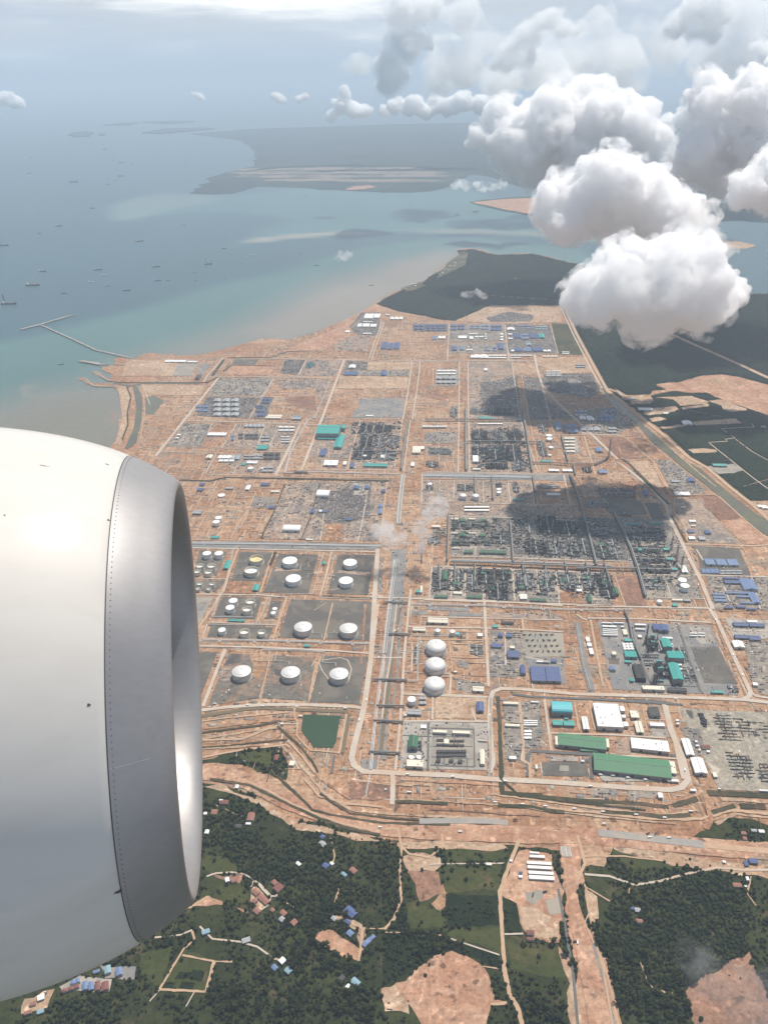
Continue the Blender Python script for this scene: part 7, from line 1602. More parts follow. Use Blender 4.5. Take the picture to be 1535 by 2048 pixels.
# ================================================================== PROCESS PLANT
PU = [('h', (250, 445, 400, 520), 'first refinery train, left half', 18, 2, 1, 0), ('h', (405, 445, 560, 520), 'first refinery train, right half', 18, 2, 1, 0), ('h', (250, 585, 400, 650), 'second refinery train, left half', 18, 2, 1, 0), ('h', (405, 585, 570, 650), 'second refinery train, right half', 18, 2, 1, 0),
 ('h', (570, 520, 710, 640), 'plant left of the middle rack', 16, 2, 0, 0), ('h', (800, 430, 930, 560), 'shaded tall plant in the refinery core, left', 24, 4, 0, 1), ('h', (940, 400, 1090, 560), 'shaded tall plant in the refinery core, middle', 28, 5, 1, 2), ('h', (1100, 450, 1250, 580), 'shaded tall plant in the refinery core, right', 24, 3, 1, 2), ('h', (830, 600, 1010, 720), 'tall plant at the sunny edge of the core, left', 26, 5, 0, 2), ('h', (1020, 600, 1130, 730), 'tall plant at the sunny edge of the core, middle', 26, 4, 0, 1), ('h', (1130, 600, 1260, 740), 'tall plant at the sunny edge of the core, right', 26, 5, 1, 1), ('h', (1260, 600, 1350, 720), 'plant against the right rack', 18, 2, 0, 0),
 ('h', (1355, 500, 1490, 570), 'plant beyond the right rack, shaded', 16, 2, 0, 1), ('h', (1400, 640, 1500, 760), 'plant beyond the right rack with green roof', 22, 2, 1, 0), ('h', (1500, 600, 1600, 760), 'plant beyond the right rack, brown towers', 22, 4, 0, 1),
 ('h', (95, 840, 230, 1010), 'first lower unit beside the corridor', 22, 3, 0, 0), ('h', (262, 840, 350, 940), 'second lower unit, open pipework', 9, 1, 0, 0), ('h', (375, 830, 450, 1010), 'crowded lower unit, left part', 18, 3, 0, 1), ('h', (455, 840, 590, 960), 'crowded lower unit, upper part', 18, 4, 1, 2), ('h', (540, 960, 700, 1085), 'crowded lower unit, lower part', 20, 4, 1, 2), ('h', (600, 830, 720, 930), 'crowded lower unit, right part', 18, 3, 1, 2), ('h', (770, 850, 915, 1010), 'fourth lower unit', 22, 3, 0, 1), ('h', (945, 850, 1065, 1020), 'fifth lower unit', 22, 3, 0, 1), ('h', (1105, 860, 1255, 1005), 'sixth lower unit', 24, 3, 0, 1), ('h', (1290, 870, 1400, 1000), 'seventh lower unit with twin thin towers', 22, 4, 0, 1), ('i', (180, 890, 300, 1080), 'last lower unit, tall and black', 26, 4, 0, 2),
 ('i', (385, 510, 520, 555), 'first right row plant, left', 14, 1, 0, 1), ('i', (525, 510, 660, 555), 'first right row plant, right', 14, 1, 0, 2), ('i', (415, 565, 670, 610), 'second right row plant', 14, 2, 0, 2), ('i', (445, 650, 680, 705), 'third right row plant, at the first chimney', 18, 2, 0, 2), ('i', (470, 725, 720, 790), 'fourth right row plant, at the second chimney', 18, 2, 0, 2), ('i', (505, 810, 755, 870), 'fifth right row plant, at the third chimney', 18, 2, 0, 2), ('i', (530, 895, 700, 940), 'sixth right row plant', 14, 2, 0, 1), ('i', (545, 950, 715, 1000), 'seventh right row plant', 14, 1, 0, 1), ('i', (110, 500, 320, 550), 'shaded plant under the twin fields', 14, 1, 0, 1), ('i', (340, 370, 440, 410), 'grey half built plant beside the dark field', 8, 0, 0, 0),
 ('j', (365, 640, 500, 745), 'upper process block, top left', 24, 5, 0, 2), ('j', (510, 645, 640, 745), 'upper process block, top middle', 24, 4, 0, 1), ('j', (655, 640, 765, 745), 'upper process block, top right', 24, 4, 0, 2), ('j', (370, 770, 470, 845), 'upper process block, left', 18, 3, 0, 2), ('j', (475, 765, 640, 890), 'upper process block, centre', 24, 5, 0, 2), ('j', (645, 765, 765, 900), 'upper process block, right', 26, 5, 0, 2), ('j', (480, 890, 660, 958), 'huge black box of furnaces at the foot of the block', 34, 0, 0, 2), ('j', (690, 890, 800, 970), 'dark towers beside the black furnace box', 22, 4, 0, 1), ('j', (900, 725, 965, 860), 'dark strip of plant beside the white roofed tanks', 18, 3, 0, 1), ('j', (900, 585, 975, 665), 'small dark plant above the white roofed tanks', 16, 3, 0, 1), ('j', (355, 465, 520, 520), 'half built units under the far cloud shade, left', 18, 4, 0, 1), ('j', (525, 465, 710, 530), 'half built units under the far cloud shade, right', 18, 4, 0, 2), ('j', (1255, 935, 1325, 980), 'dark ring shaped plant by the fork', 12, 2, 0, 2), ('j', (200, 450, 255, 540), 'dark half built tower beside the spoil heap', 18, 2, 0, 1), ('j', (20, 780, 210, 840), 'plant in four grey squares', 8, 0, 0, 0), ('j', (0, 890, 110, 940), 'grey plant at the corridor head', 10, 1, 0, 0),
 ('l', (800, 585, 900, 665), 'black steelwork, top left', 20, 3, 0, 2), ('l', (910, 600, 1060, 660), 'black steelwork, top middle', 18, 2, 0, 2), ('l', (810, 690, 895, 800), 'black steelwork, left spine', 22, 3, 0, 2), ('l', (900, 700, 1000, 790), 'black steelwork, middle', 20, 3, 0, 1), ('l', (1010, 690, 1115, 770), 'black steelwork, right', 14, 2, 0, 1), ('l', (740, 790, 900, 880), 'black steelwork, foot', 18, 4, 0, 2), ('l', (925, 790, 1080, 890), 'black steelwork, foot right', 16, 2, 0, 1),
 ('c', (560, 225, 640, 330), 'dark boiler house with teal caps, farther', 34, 1, 0, 2), ('c', (640, 240, 690, 340), 'dark boiler back of the narrow teal hall', 24, 1, 0, 1), ('c', (630, 430, 730, 550), 'dark boiler house with teal caps, nearer', 34, 2, 0, 2), ('c', (545, 400, 640, 450), 'low pipework in the middle of the power station', 8, 0, 0, 0), ('c', (805, 290, 880, 420), 'pale pipework right of the ribbed teal hall', 7, 1, 0, 0), ('c', (850, 450, 950, 580), 'pale pipework right of the nearest teal hall', 7, 1, 0, 0), ('c', (1215, 600, 1290, 660), 'pale pumps at the lower right fence corner', 6, 1, 0, 0),
 ('h', (290, 150, 425, 215), 'pipework left of the cross rack in the utility blocks', 9, 1, 0, 0), ('h', (740, 140, 785, 225), 'tall dark frame in the utility blocks', 18, 2, 0, 1), ('h', (925, 150, 1095, 190), 'brown pipe frames above the slanted coolers', 9, 0, 0, 1), ('h', (45, 140, 105, 210), 'pale square frame round a small tank', 7, 0, 0, 0), ('h', (60, 560, 170, 640), 'plant veiled by the steam', 12, 1, 0, 1), ('h', (100, 510, 200, 560), 'pale pipework veiled by the steam', 8, 0, 0, 0), ('b', (350, 430, 400, 600), 'pump row left of the hemispheres', 4, 0, 0, 0), ('b', (700, 340, 760, 385), 'pumps beside the turquoise hut', 5, 1, 0, 0), ('b', (800, 430, 900, 520), 'half built frame on the red earth', 5, 0, 0, 0),
 ('i', (180, 180, 470, 270), 'half built tank park with a derrick', 8, 1, 0, 0), ('i', (70, 270, 260, 340), 'grey half built plant in the shade', 10, 1, 0, 1), ('n', (1280, 20, 1330, 70), 'edge of the black steelwork', 14, 2, 0, 2)]
for k_, (t_, bx_, lb_, h_, c_, g_, tn_) in enumerate(PU):
 process_unit(t_, bx_, lb_, 100 + k_, h_, c_, g_, tn_, stacks=1 if tn_ == 2 and h_ > 20 else 0)
for (a_, b_) in (((592, 215), (625, 245)), ((600, 264), (635, 296)), ((640, 420), (685, 452)), ((650, 472), (700, 508))):
 building('c', (a_[0], a_[1], b_[0], b_[1]), 36, 'T', 'teal cap house on the dark boiler house', '', 'gable', 'boiler_cap', 'building')
for (x_, y0_, y1_, lb_) in ((570, 300, 350, 'fat dark chimney left of the farther boiler house'), (618, 520, 575, 'fat dark chimney at the foot of the nearer boiler house'), (640, 515, 580, 'second fat dark chimney at the foot of the nearer boiler house')):
 stack('c', (x_, y0_), (x_, y1_), 22, lb_, STEEL)

def cooling_tower():
 x, y, w, d = foot('c', 450, 425, 555, 580, 16)
 r = thing('cooling_tower', 'dark cooling tower block topped with two rows of fans', 'cooling tower', (x, y, TOP - 1), GROT)
 q = MB()
 q.box(0, 0, 0, w * .75, d * .92, 17, 0, 0, .94)
 q.obj('casing', BLACK, r)
 for i in range(2):
  for j in range(7):
   xx, yy = (i - .5) * w * .36, (j - 3) * d * .125
   q = MB()
   q.lathe(xx, yy, [(5.6, 17), (4.8, 19.5), (5.2, 21), (4.9, 21), (4.4, 18.2)], 14, 0, False)
   o = q.obj('fan_stack', GRAVEL_PALE, r, True)
   q = MB()
   q.lathe(xx, yy, [(4.4, 18.1), (.1, 18.3)], 14, 0, False)
   q.obj('fan', STEEL, o)

cooling_tower()
for a_, b_, lb_ in (((770, 568), (759, 672), 'tall thin chimney beside the first teal house'), ((803, 640), (794, 785), 'tall thin chimney beside the second teal house'), ((842, 725), (833, 858), 'tall thin chimney beside the third teal house'), ((467, 160), (460, 268), 'brown derrick over the half built tank park')):
 stack('i', a_, b_, 9, lb_, RUST if 'derrick' in lb_ else STEEL2, m2=RUST)
for a_, b_, lb_ in (((1470, 712), (1463, 862), 'lone flare tower at the end of the curved pipe'), ((580, 625), (575, 740), 'slim dark tower behind the upper process block, left'), ((705, 600), (703, 735), 'slim dark tower behind the upper process block, right')):
 stack('j', a_, b_, 8, lb_, STEEL2, 'flare')
for a_, b_, lb_ in (((1385, 855), (1380, 990), 'thin lattice tower in the seventh lower unit'), ((690, 830), (688, 1000), 'thin dark tower right of the crowded unit')):
 stack('h', a_, b_, 7, lb_, STEEL)

# ================================================================== STORED GOODS AND SITE CLUTTER (uncountable)
YM = [STEEL, STEEL2, RUST, GRAVEL_PALE, WHITE, BLUE, BLACK, CREAM]
for k_, (P_, m_, lb_) in enumerate(pad.rec):
 if m_ not in (YARD, YARD_BROWN, YARD_DARK, CONC, GRAVEL_GREY, EARTH_TAN) or 'clearing' in lb_ or 'yard of' in lb_ or 'sea wall' in lb_ or 'bank' in lb_ or 'hollow' in lb_ or 'highway' in lb_ or 'sand' in lb_:
  continue
 a_ = abs(0.5 * sum(P_[i][0] * P_[i - 1][1] - P_[i - 1][0] * P_[i][1] for i in range(len(P_))))
 if a_ < 1500:
  continue
 lay = 'laydown' in lb_ or m_ in (YARD, YARD_DARK) or 'stores' in lb_
 floor = 'floor' in lb_ or m_ in (CONC, GRAVEL_GREY)
 den = 46 if lay and not floor else 30 if floor and m_ is not GRAVEL_GREY else 9 if m_ in (EARTH_TAN, GRAVEL_GREY) else 32
 w_ = [.26, .26, .14, .12, .06, .035, .09, .035] if not floor else [.24, .28, .06, .16, .1, .01, .1, .05]
 o = yard(None, f'rows of stored pipes, bars and crates on the {lb_}' if lay and not floor else f'small gear scattered on the {lb_}', YM, den, lay and not floor, 2.4 if not floor else 4.0, 300 + k_, 'stored_materials', (3, 13) if not floor else (2, 8), (1.2, 3.2), world=P_, weights=w_)
 if o is not None:
  LABELLED.append(o)
for k_, (s_, lb_) in enumerate((('870,160 1050,190 1180,500 960,500', 'upper left block'), ('1130,230 1370,280 1420,460 1220,460', 'upper middle block'), ('1420,270 1600,290 1600,480 1490,480', 'upper right block'), ('1020,640 1290,680 1370,950 1140,950', 'lower left block'), ('1390,780 1600,790 1600,1010 1440,1010', 'lower right block'), ('1300,625 1600,630 1600,660 1305,650', 'single long row'))):
 LABELLED.append(yard(TP('f', s_), f'dark rows of stacked steel bars on the storage field, {lb_}', [BLACK, STEEL, RUST, STEEL2], 150, True, 2.2, 500 + k_, 'stacked_bars', (9, 24), (1.8, 3.0), .8, 15.0, weights=[.4, .3, .12, .18]))
LABELLED.append(yard(TP('f', '655,140 750,140 800,345 740,330 710,230'), 'black stockpile at the top of the storage field', [BLACK], 260, False, 5.0, 520, 'stockpile', (6, 14), (5, 9)))
g_ = np.random.default_rng(99)
WORKS = outline([(260, 870), (330, 730), (480, 712), (720, 640), (1110, 625), (1210, 790), (1500, 1060), (1800, 1300), (1800, 1600), (1400, 1630), (700, 1600), (395, 1490), (380, 1200)])
for k_, (n_, d_, l_, w2_, z_, mm_) in enumerate((('low plinths, pits and scraped squares all over the unfinished site', 8, (7, 30), (5, 16), .25, [EARTH_DARK, GRAVEL_GREY, EARTH_TAN, YARD_BROWN, CONC, GRAVEL]), ('short wheel tracks criss-crossing the unfinished site', 3.2, (40, 190), (2.5, 4.5), .1, [TRACK, TRACK, ROAD, EARTH_DARK]))):
 yard(None, n_, mm_, d_, False, z_, 80 + k_, ('site_plinths', 'wheel_tracks')[k_], l_, w2_, .9, world=WORKS, z0=2.75 + .1 * k_)
o = yard(None, 'small heaps, huts and gear strewn over the bare earth of the whole site', [RUST, STEEL2, CREAM, WHITE, EARTH_DARK, EARTH_TAN, STEEL], 26, False, 2.4, 77, 'site_clutter', (2, 9), (1.5, 5), .55, world=WORKS, z0=2.6, weights=[.12, .2, .12, .1, .22, .08, .16])

for k_, (t_, s_, lb_) in enumerate((('h', '250,440 700,440 1240,430 1500,500 1535,760 760,740 570,650 250,650', 'in the refinery core'), ('h', '90,835 720,830 1535,880 1535,1080 90,1020', 'between the lower units'), ('j', '360,630 770,630 840,960 370,960', 'in the upper process block'), ('l', '730,585 1130,585 1100,890 730,890', 'under the black steelwork'), ('i', '380,495 680,500 850,860 720,1000 530,1000 430,700', 'along the right row'))):
 yard(TP(t_, s_), f'tangle of pipes, valves and steelwork {lb_}', [BLACK, STEEL, STEEL2, PIPE], 70, True, 8.0, 700 + k_, 'plant_pipework', (3, 16), (.9, 2.2), .64, 11.0, weights=[.3, .36, .24, .10])

# ================================================================== VEHICLES AND MACHINES
def truck(c, paint, label, rz, kind='truck'):
 r = thing(kind, label, kind, (c[0], c[1], TOP + .1), rz, None, True)
 k = 1.35
 q = MB()
 q.box(-1.2 * k, 0, 1.1, 6.4 * k, 2.5 * k, 2.4 * k)
 q.obj('cargo_body' if kind == 'truck' else 'machine_body', paint, r)
 q = MB()
 q.box(3.3 * k, 0, .8, 2.0 * k, 2.4 * k, 2.2 * k, 0, 0, .9)
 q.obj('cab', WHITE if kind == 'truck' else STEEL, r)
 for sx in (-3.2, -1.8, 3.2):
  for sy in (-1, 1):
   q = MB()
   q.tube((sx * k, sy * 1.0 * k, .6), (sx * k, sy * 1.3 * k, .6), .65, 10)
   q.obj('wheel', BLACK, r)
 if kind == 'excavator':
  q = MB()
  q.tube((3.6, 1, 2.5), (7, 1, 6), .5, 5)
  q.tube((7, 1, 6), (9.5, 1, 1.5), .4, 5)
  q.obj('digging_arm', YELLOW, r)
 return r

def copy_tree(o):
 c = o.copy()
 COL.objects.link(c)
 for ch in o.children:
  d = ch.copy()
  COL.objects.link(d)
  d.parent = c
  for gc in ch.children:
   e = gc.copy()
   COL.objects.link(e)
   e.parent = d
 LABELLED.append(c)
 return c

TRK = {}
for px, py, kd, ang, lb in [(x_, y_, 'truck', a_, l_) for l_, L_ in (
  ('white truck on the round road', ((815, 1549, 5), (905, 1554, 5), (1010, 1563, 5), (1180, 1573, 5), (718, 1440, 80), (733, 1400, 85), (1368, 1540, 80))), ('white truck on the road past the power station', ((1430, 1240, 70), (1465, 1310, 70), (1484, 1350, 70), (1250, 1394, 0), (1350, 1398, 0))),
  ('white truck on the diagonal road', ((1318, 1008, -40), (1340, 1030, -50), (1375, 1120, 70), (1395, 1170, 70), (1260, 950, -40))), ('white truck under the tank farm', ((430, 1408, 5), (525, 1413, 0), (594, 1414, 0), (690, 1417, 0), (495, 1411, 0))), ('white truck on the new highway', ((1337, 1676, 10), (1298, 1675, 10), (760, 1655, 5), (920, 1664, 5), (1154, 1885, 80))),
  ('white truck beside the looped pipe', ((780, 1218, 0), (790, 1262, 85), (760, 1160, 85), (764, 1130, 85))), ('small white van on the earthworks', ((990, 1605, 0), (1045, 1609, 5), (1090, 1613, 0), (1148, 1618, 5), (1205, 1624, 0), (1271, 1630, 5), (1328, 1636, 0), (1207, 1648, 5), (1380, 1623, 0))), ('white truck on the upper streets', ((676, 740, 70), (640, 830, 70), (838, 760, 85), (1110, 730, -70), (930, 800, 90))), ('white van in front of the longest green warehouse', ((1225, 1552, 0), (1255, 1556, 0), (1290, 1560, 0), (1200, 1550, 0), (1320, 1556, 0)))) for x_, y_, a_ in L_] + \
  [(x_, y_, 'excavator', a_, l_) for l_, L_ in (('dark excavator on the pale gravel lot', [(1048 + 11 * i_ + (j_ * 5), 1270 + 11 * j_, i_ * 40) for i_ in range(6) for j_ in range(4)]), ('dark excavator on the site yard in the scrub', ((1089, 1784, 20), (1065, 1790, 70), (1150, 1884, 0))), ('dark excavator in the earthworks', ((845, 1515, 40), (560, 1435, 10), (1030, 1640, 0), (1295, 1668, 30), (1310, 1668, 60)))) for x_, y_, a_ in L_]:
 c = W(px, py, TOP)
 rz = GROT + R(ang)
 if kd not in TRK:
  TRK[kd] = truck(c, WHITE if kd == 'truck' else BLACK, lb, rz, kd)
 else:
  o = copy_tree(TRK[kd])
  o.location, o.rotation_euler = (c[0], c[1], TOP + .1), (0, 0, rz)
  o['label'] = lb

# ================================================================== SHIPS AND JETTIES
def ship(px, py, wpx, label, style='cargo', ang=0.0, name='cargo_ship'):
 c = W(px, py, 0)
 L = max(14.0, wpx * mpp(px, py))
 B, D = L * .17, L * .075
 r = thing(name, label, 'ship', (c[0], c[1], 0), R(ang))
 q = MB()
 st = [(-.5, .8, .0), (-.46, .95, 0), (.25, 1, 0), (.4, .72, .02), (.47, .35, .03), (.5, .04, .05)]
 pts = []
 for s, k, up in st:
  for yy, zz in ((-1, D + up * L), (-.8, -1.0), (.8, -1.0), (1, D + up * L)):
   pts.append((s * L, yy * B / 2 * k, zz))
 fs = [(i * 4 + j, i * 4 + 4 + j, i * 4 + 5 + j, i * 4 + 1 + j) for i in range(len(st) - 1) for j in range(3)]
 fs += [(i * 4, i * 4 + 3, i * 4 + 7, i * 4 + 4) for i in range(len(st) - 1)] + [(0, 1, 2, 3), (20, 23, 22, 21)]
 q.add(pts, fs)
 q.obj('hull', {'white': WHITE, 'red': SHIPRED}.get(style, SHIPHULL), r)
 q = MB()
 for k, (w_, h_) in enumerate(((.12, .06), (.1, .035), (.08, .03))):
  q.box(-.38 * L, 0, D + (0, .06, .095)[k] * L, w_ * L, B * (.9 - .1 * k), h_ * L)
 q.obj('deckhouse', WHITE, r)
 q = MB()
 q.lathe(-.42 * L, 0, [(.018 * L, D + .12 * L), (.014 * L, D + .18 * L)], 8)
 q.obj('funnel', SHIPRED, r)
 if L > 40:
  for k in range(4):
   q = MB()
   q.box((-.2 + .16 * k) * L, 0, D, .12 * L, B * .66, .018 * L)
   q.obj('hatch', GREYR if style == 'white' else SHIPRED if k % 2 else STEEL2, r)
  q = MB()
  q.tube((.42 * L, 0, D), (.42 * L, 0, D + .13 * L), .006 * L + .3, 6)
  q.obj('mast', STEEL2, r)
 if style == 'crane':
  q = MB()
  for dy in (-.3, .3):
   q.tube((-.36 * L, dy * B, D), (-.3 * L, 0, .72 * L), .012 * L, 6)
   q.tube((-.2 * L, dy * B, D), (-.3 * L, 0, .72 * L), .01 * L, 6)
  for k in range(5):
   q.tube((-.36 * L + k * .01 * L, -.3 * B, D + k * .12 * L), (-.2 * L - .015 * k * L, .3 * B, D + k * .12 * L), .007 * L, 5)
  q.obj('crane_frame', SHIPRED, r)
 return r

SH = 'ship on the open water'
for t_, L_ in (('q', ((545, 167, 38, '', -22, 'dark ship slanting in the upper water'), (348, 273, 44, '', -10, 'dark ship above the main anchorage'), (20, 388, 60, 'crane', 14, 'ship with a tall derrick at the left picture edge'), (823, 362, 46, 'red', 6, 'reddish ship trailing a faint wake'), (1490, 446, 38, 'white', 20, 'pale decked ship under the sand front'), (1230, 497, 46, 'crane', 4, 'floating crane among the smaller craft'), (253, 541, 46, '', -4, 'dark freighter in the left anchorage'), (580, 531, 48, '', 3, 'low grey barge beside the white ship'), (625, 563, 48, 'white', -3, 'bright white ship in the anchorage, farther'), (539, 603, 42, 'white', -3, 'bright white ship in the anchorage, nearer'), (195, 623, 82, '', -3, 'longest dark freighter with white bridge'), (383, 669, 38, 'red', -172, 'tug shaped ship near the jetty head'), (55, 733, 88, 'crane', 0, 'big floating crane with a tall red frame'), (922, 513, 48, '', 2, 'low dark barge in the middle water'))),
   ('q', tuple((x_, y_, w_, '', a_, 'small dark vessel in the near anchorage') for x_, y_, w_, a_ in ((634, 627, 30, 12), (748, 652, 46, 10), (932, 595, 38, 8), (990, 594, 22, 0), (1152, 594, 20, -20), (1147, 547, 20, 0), (1417, 496, 18, 5), (1322, 406, 28, 0), (1328, 582, 16, -25), (1312, 617, 12, -10), (1525, 515, 16, -8)))),
   ('q', tuple((x_, y_, w_, '', a_, 'small dim vessel in the hazy water') for x_, y_, w_, a_ in ((235, 200, 14, 0), (234, 317, 26, -10), (636, 26, 18, 0), (605, 93, 10, 10), (436, 14, 40, 8), (1084, 270, 20, 0), (677, 5, 14, 5)))),
   ('q', ((443, 137, 10, 'white', 10, 'white speck of a boat in the upper water'), (1100, 428, 16, 'white', 20, 'white boat left of the wake'), (1212, 406, 28, 'white', 3, 'white boat drawing a wake'), (1028, 148, 10, 'white', 60, 'white boat on the pale plume'))),
   ('x', ((122, 729, 12, '', 0, 'dark tug off the short pier'), (742, 571, 10, '', 4, 'small boat on the brown shallows'), (632, 531, 10, '', 6, 'small boat left of the little cloud'), (600, 508, 5, '', 0, 'tiny boat above the shallows'), (915, 430, 9, '', 0, 'small boat off the far cape, left'), (950, 424, 13, '', 0, 'small boat off the far cape, right'), (612, 393, 5, '', 0, 'tiny boat in the far bay'))),
   ('x', tuple((x_ / 2, y_ / 2, w_ / 2, '', a_, 'faint vessel in the farthest haze') for x_, y_, w_, a_ in ((487, 652, 26, -3), (482, 705, 28, -20), (295, 728, 34, 8), (118, 694, 16, 5), (430, 737, 12, 0), (455, 641, 14, 0), (527, 656, 14, 0), (505, 667, 10, 0), (630, 632, 12, -20), (685, 650, 10, 0), (740, 655, 10, 0), (420, 598, 22, 4), (240, 610, 8, 0), (125, 632, 16, 5))))):
 for x_, y_, w_, st_, a_, lb_ in L_:
  ship(*T(t_, x_, y_), w_ / TILE[t_][2], lb_, st_, a_)

def bridge():
 a, b = W(1129, 1693, TOP), W(1133, 1714, TOP)
 d = (a - b)[:2]
 L = float(np.hypot(*d))
 r = thing('road_bridge', 'pale concrete bridge slab where the new highway meets the big one', 'bridge', ((a[0] + b[0]) / 2, (a[1] + b[1]) / 2, TOP - .2), math.atan2(d[1], d[0]))
 q = MB()
 q.box(0, 0, 0, L, 27, 1.6)
 q.obj('deck', CONC, r)
 for k in (-1, 0, 1):
  q = MB()
  q.box(0, k * 13, 1.6, L, .8, 1.2)
  q.obj('parapet', WHITE, r)

bridge()

def jetty(pts, w, label, name='jetty'):
 L, Rr = ribbon_pts(pts, w)
 o0 = L[0]
 r = thing(name, label, 'jetty', (o0[0], o0[1], 0))
 q = MB()
 n = len(L)
 v = [(*(p - o0), z) for p, z in [(p, 9.0) for p in L] + [(p, 9.0) for p in Rr] + [(p, 7.0) for p in L] + [(p, 7.0) for p in Rr]]
 fs = []
 for i in range(n - 1):
  fs += [(i, n + i, n + i + 1, i + 1), (2 * n + i, i, i + 1, 2 * n + i + 1), (n + i, 3 * n + i, 3 * n + i + 1, n + i + 1), (2 * n + i, 2 * n + i + 1, 3 * n + i + 1, 3 * n + i)]
 fs += [(0, 2 * n, 3 * n, n), (n - 1, 2 * n - 1, 4 * n - 1, 3 * n - 1)]
 q.add(v, fs)
 q.obj('deck', CONC, r)
 q = MB()
 for i in range(n - 1):
  d = np.hypot(*(L[i + 1] - L[i]))
  for k in range(int(d / 24) + 1):
   t = k * 24 / d
   for S_ in (L, Rr):
    p = S_[i] * (1 - t) + S_[i + 1] * t - o0
    q.box(p[0], p[1], -2, 1.6, 1.6, 9.1)
   p, p2 = L[i] * (1 - t) + L[i + 1] * t - o0, Rr[i] * (1 - t) + Rr[i + 1] * t - o0
   q.tube((*p, 6.6), (*p2, 6.6), .8, 4)
 q.obj('pile_rows', STEEL2, r)

jetty([(43, 660), (83, 650), (105, 643), (139, 633)], 26, 'wide head of the T shaped jetty')
jetty([(141, 632.5), (154, 631)], 8, 'thin finger at the end of the jetty head')
jetty([(84, 652), (146, 680), (193, 702), (212, 706), (262, 718)], 15, 'long straight approach of the T shaped jetty')
jetty([(161, 723), (201, 730)], 34, 'short wide pier beside the jetty')
jetty([(201, 730.5), (225, 730), (252, 732)], 12, 'approach of the short wide pier')
for s_, lb in (('p', '600,683 650,678 700,725 740,742 890,745'), ('p', '705,637 740,635 785,668 830,697 872,702')):
 road(TP(s_, lb), 14, GRAVEL_PALE, Z_ROAD, 'sea_wall', 'stone arm guarding the canal mouth', True, 1.5, 'sea wall')
road([(757, 600), (800, 579), (845, 563), (862, 549), (880, 535), (912, 512), (930, 503)], 8, TRACK, Z_ROAD, 'road', 'coast road through the cape village', True)
for s_ in ('893,528 915,512 935,505 930,530 900,545 870,560', '800,576 840,566 850,572 815,585'):
 pad('x', s_, green_mat('cape_grass', (0.09, 0.09, 0.05), (0.14, 0.125, 0.08), (0.05, 0.06, 0.035), brown=(0.22, 0.17, 0.12)), 'village clearing on the cape', Z_PAD, 12.0)

r_ = random.Random(8)
for k_ in range(46):
 a_, b_ = ((800, 580), (862, 551)) if k_ < 18 else ((868, 552), (918, 520)) if k_ < 40 else ((1022, 559), (1042, 560))
 t_ = r_.random()
 p = W(a_[0] + (b_[0] - a_[0]) * t_ + r_.uniform(0, 8 if k_ < 40 else 1), a_[1] + (b_[1] - a_[1]) * t_ + r_.uniform(-2, 5 if k_ < 40 else 0), 0)
 b = MB()
 b.box(0, 0, 0, 16, 12, 6)
 b.gable(0, 0, 6.05, 17, 13, 4, True, 1)
 o = b.obj('house', [WALLM, (GREYR, TERRA, WHITE)[k_ % 3]])
 o.location, o.rotation_euler = (p[0], p[1], Z_GREEN), (0, 0, r_.uniform(0, 3))
 tag(o, f'tiny {("grey", "reddish", "white")[k_ % 3]} roofed house of the village on the cape', 'house', 'village houses on the cape')

# ================================================================== TREES
def crowns(name, C, Rd, H_, mats, seed, sub=1):
 """many rough crowns in one mesh: C ground points, Rd radii, H_ heights"""
 g2 = np.random.default_rng(seed)
 Vi, Fi = ico(sub)
 n = len(C)
 V = Vi[None] * (1 + g2.uniform(-.28, .28, (n, len(Vi), 1)))
 V = V * np.stack([Rd, Rd, H_ * .5], 1)[:, None, :]
 V += np.column_stack([C, H_ * .55])[:, None, :]
 Fq = (Fi[None] + (np.arange(n) * len(Vi))[:, None, None]).reshape(-1, 3)
 mi = np.repeat(g2.choice(len(mats), n, p=[.62, .38]), len(Fi))
 return np_mesh(name, V.reshape(-1, 3), Fq, mats, mi)

def canopy(P, cell, label, m, seed, hmax=16.0):
 """closed tree roof of a far wood: bumpy skin, ragged edge"""
 A = np.array(P)
 x0, y0, x1, y1 = A[:, 0].min(), A[:, 1].min(), min(A[:, 0].max(), 6500.0), min(A[:, 1].max(), 15000.0)
 nx, ny = int((x1 - x0) / cell), int((y1 - y0) / cell)
 g2 = np.random.default_rng(seed)
 X, Y = np.meshgrid(x0 + np.arange(nx) * cell, y0 + np.arange(ny) * cell)
 X, Y = X + g2.uniform(-.4, .4, X.shape) * cell, Y + g2.uniform(-.4, .4, Y.shape) * cell
 ins = inside(X, Y, P)
 for Q, _, _ in pad.rec:                                  # clearings stay open
  Q = np.array(Q)
  if Q[:, 0].max() > x0 and Q[:, 0].min() < x1 and Q[:, 1].max() > y0 and Q[:, 1].min() < y1:
   ins &= ~inside(X, Y, [tuple(q) for q in Q])
 for Q in road.rec:
  q = np.array(Q)
  if q[:, 0].max() > x0 and q[:, 0].min() < x1 and q[:, 1].max() > y0 and q[:, 1].min() < y1:
   ins &= ~inside(X, Y, Q)
 Z = Z_GREEN + g2.uniform(.35, 1.0, X.shape) ** 1.5 * hmax
 idx = np.arange(nx * ny).reshape(ny, nx)
 ok = ins[:-1, :-1] & ins[1:, :-1] & ins[:-1, 1:] & ins[1:, 1:]
 edge = np.zeros_like(ins)
 edge[:-1, :-1] |= ~ok; edge[1:, :-1] |= ~ok; edge[:-1, 1:] |= ~ok; edge[1:, 1:] |= ~ok
 Z = np.where(edge, Z_GREEN - .3, Z)
 Fq = np.stack([idx[:-1, :-1], idx[:-1, 1:], idx[1:, 1:], idx[1:, :-1]], -1)[ok]
 me = np_mesh('forest', np.stack([X, Y, Z], -1).reshape(-1, 3), Fq, m)
 tag(link('forest', me), label, 'forest', None, 'stuff')

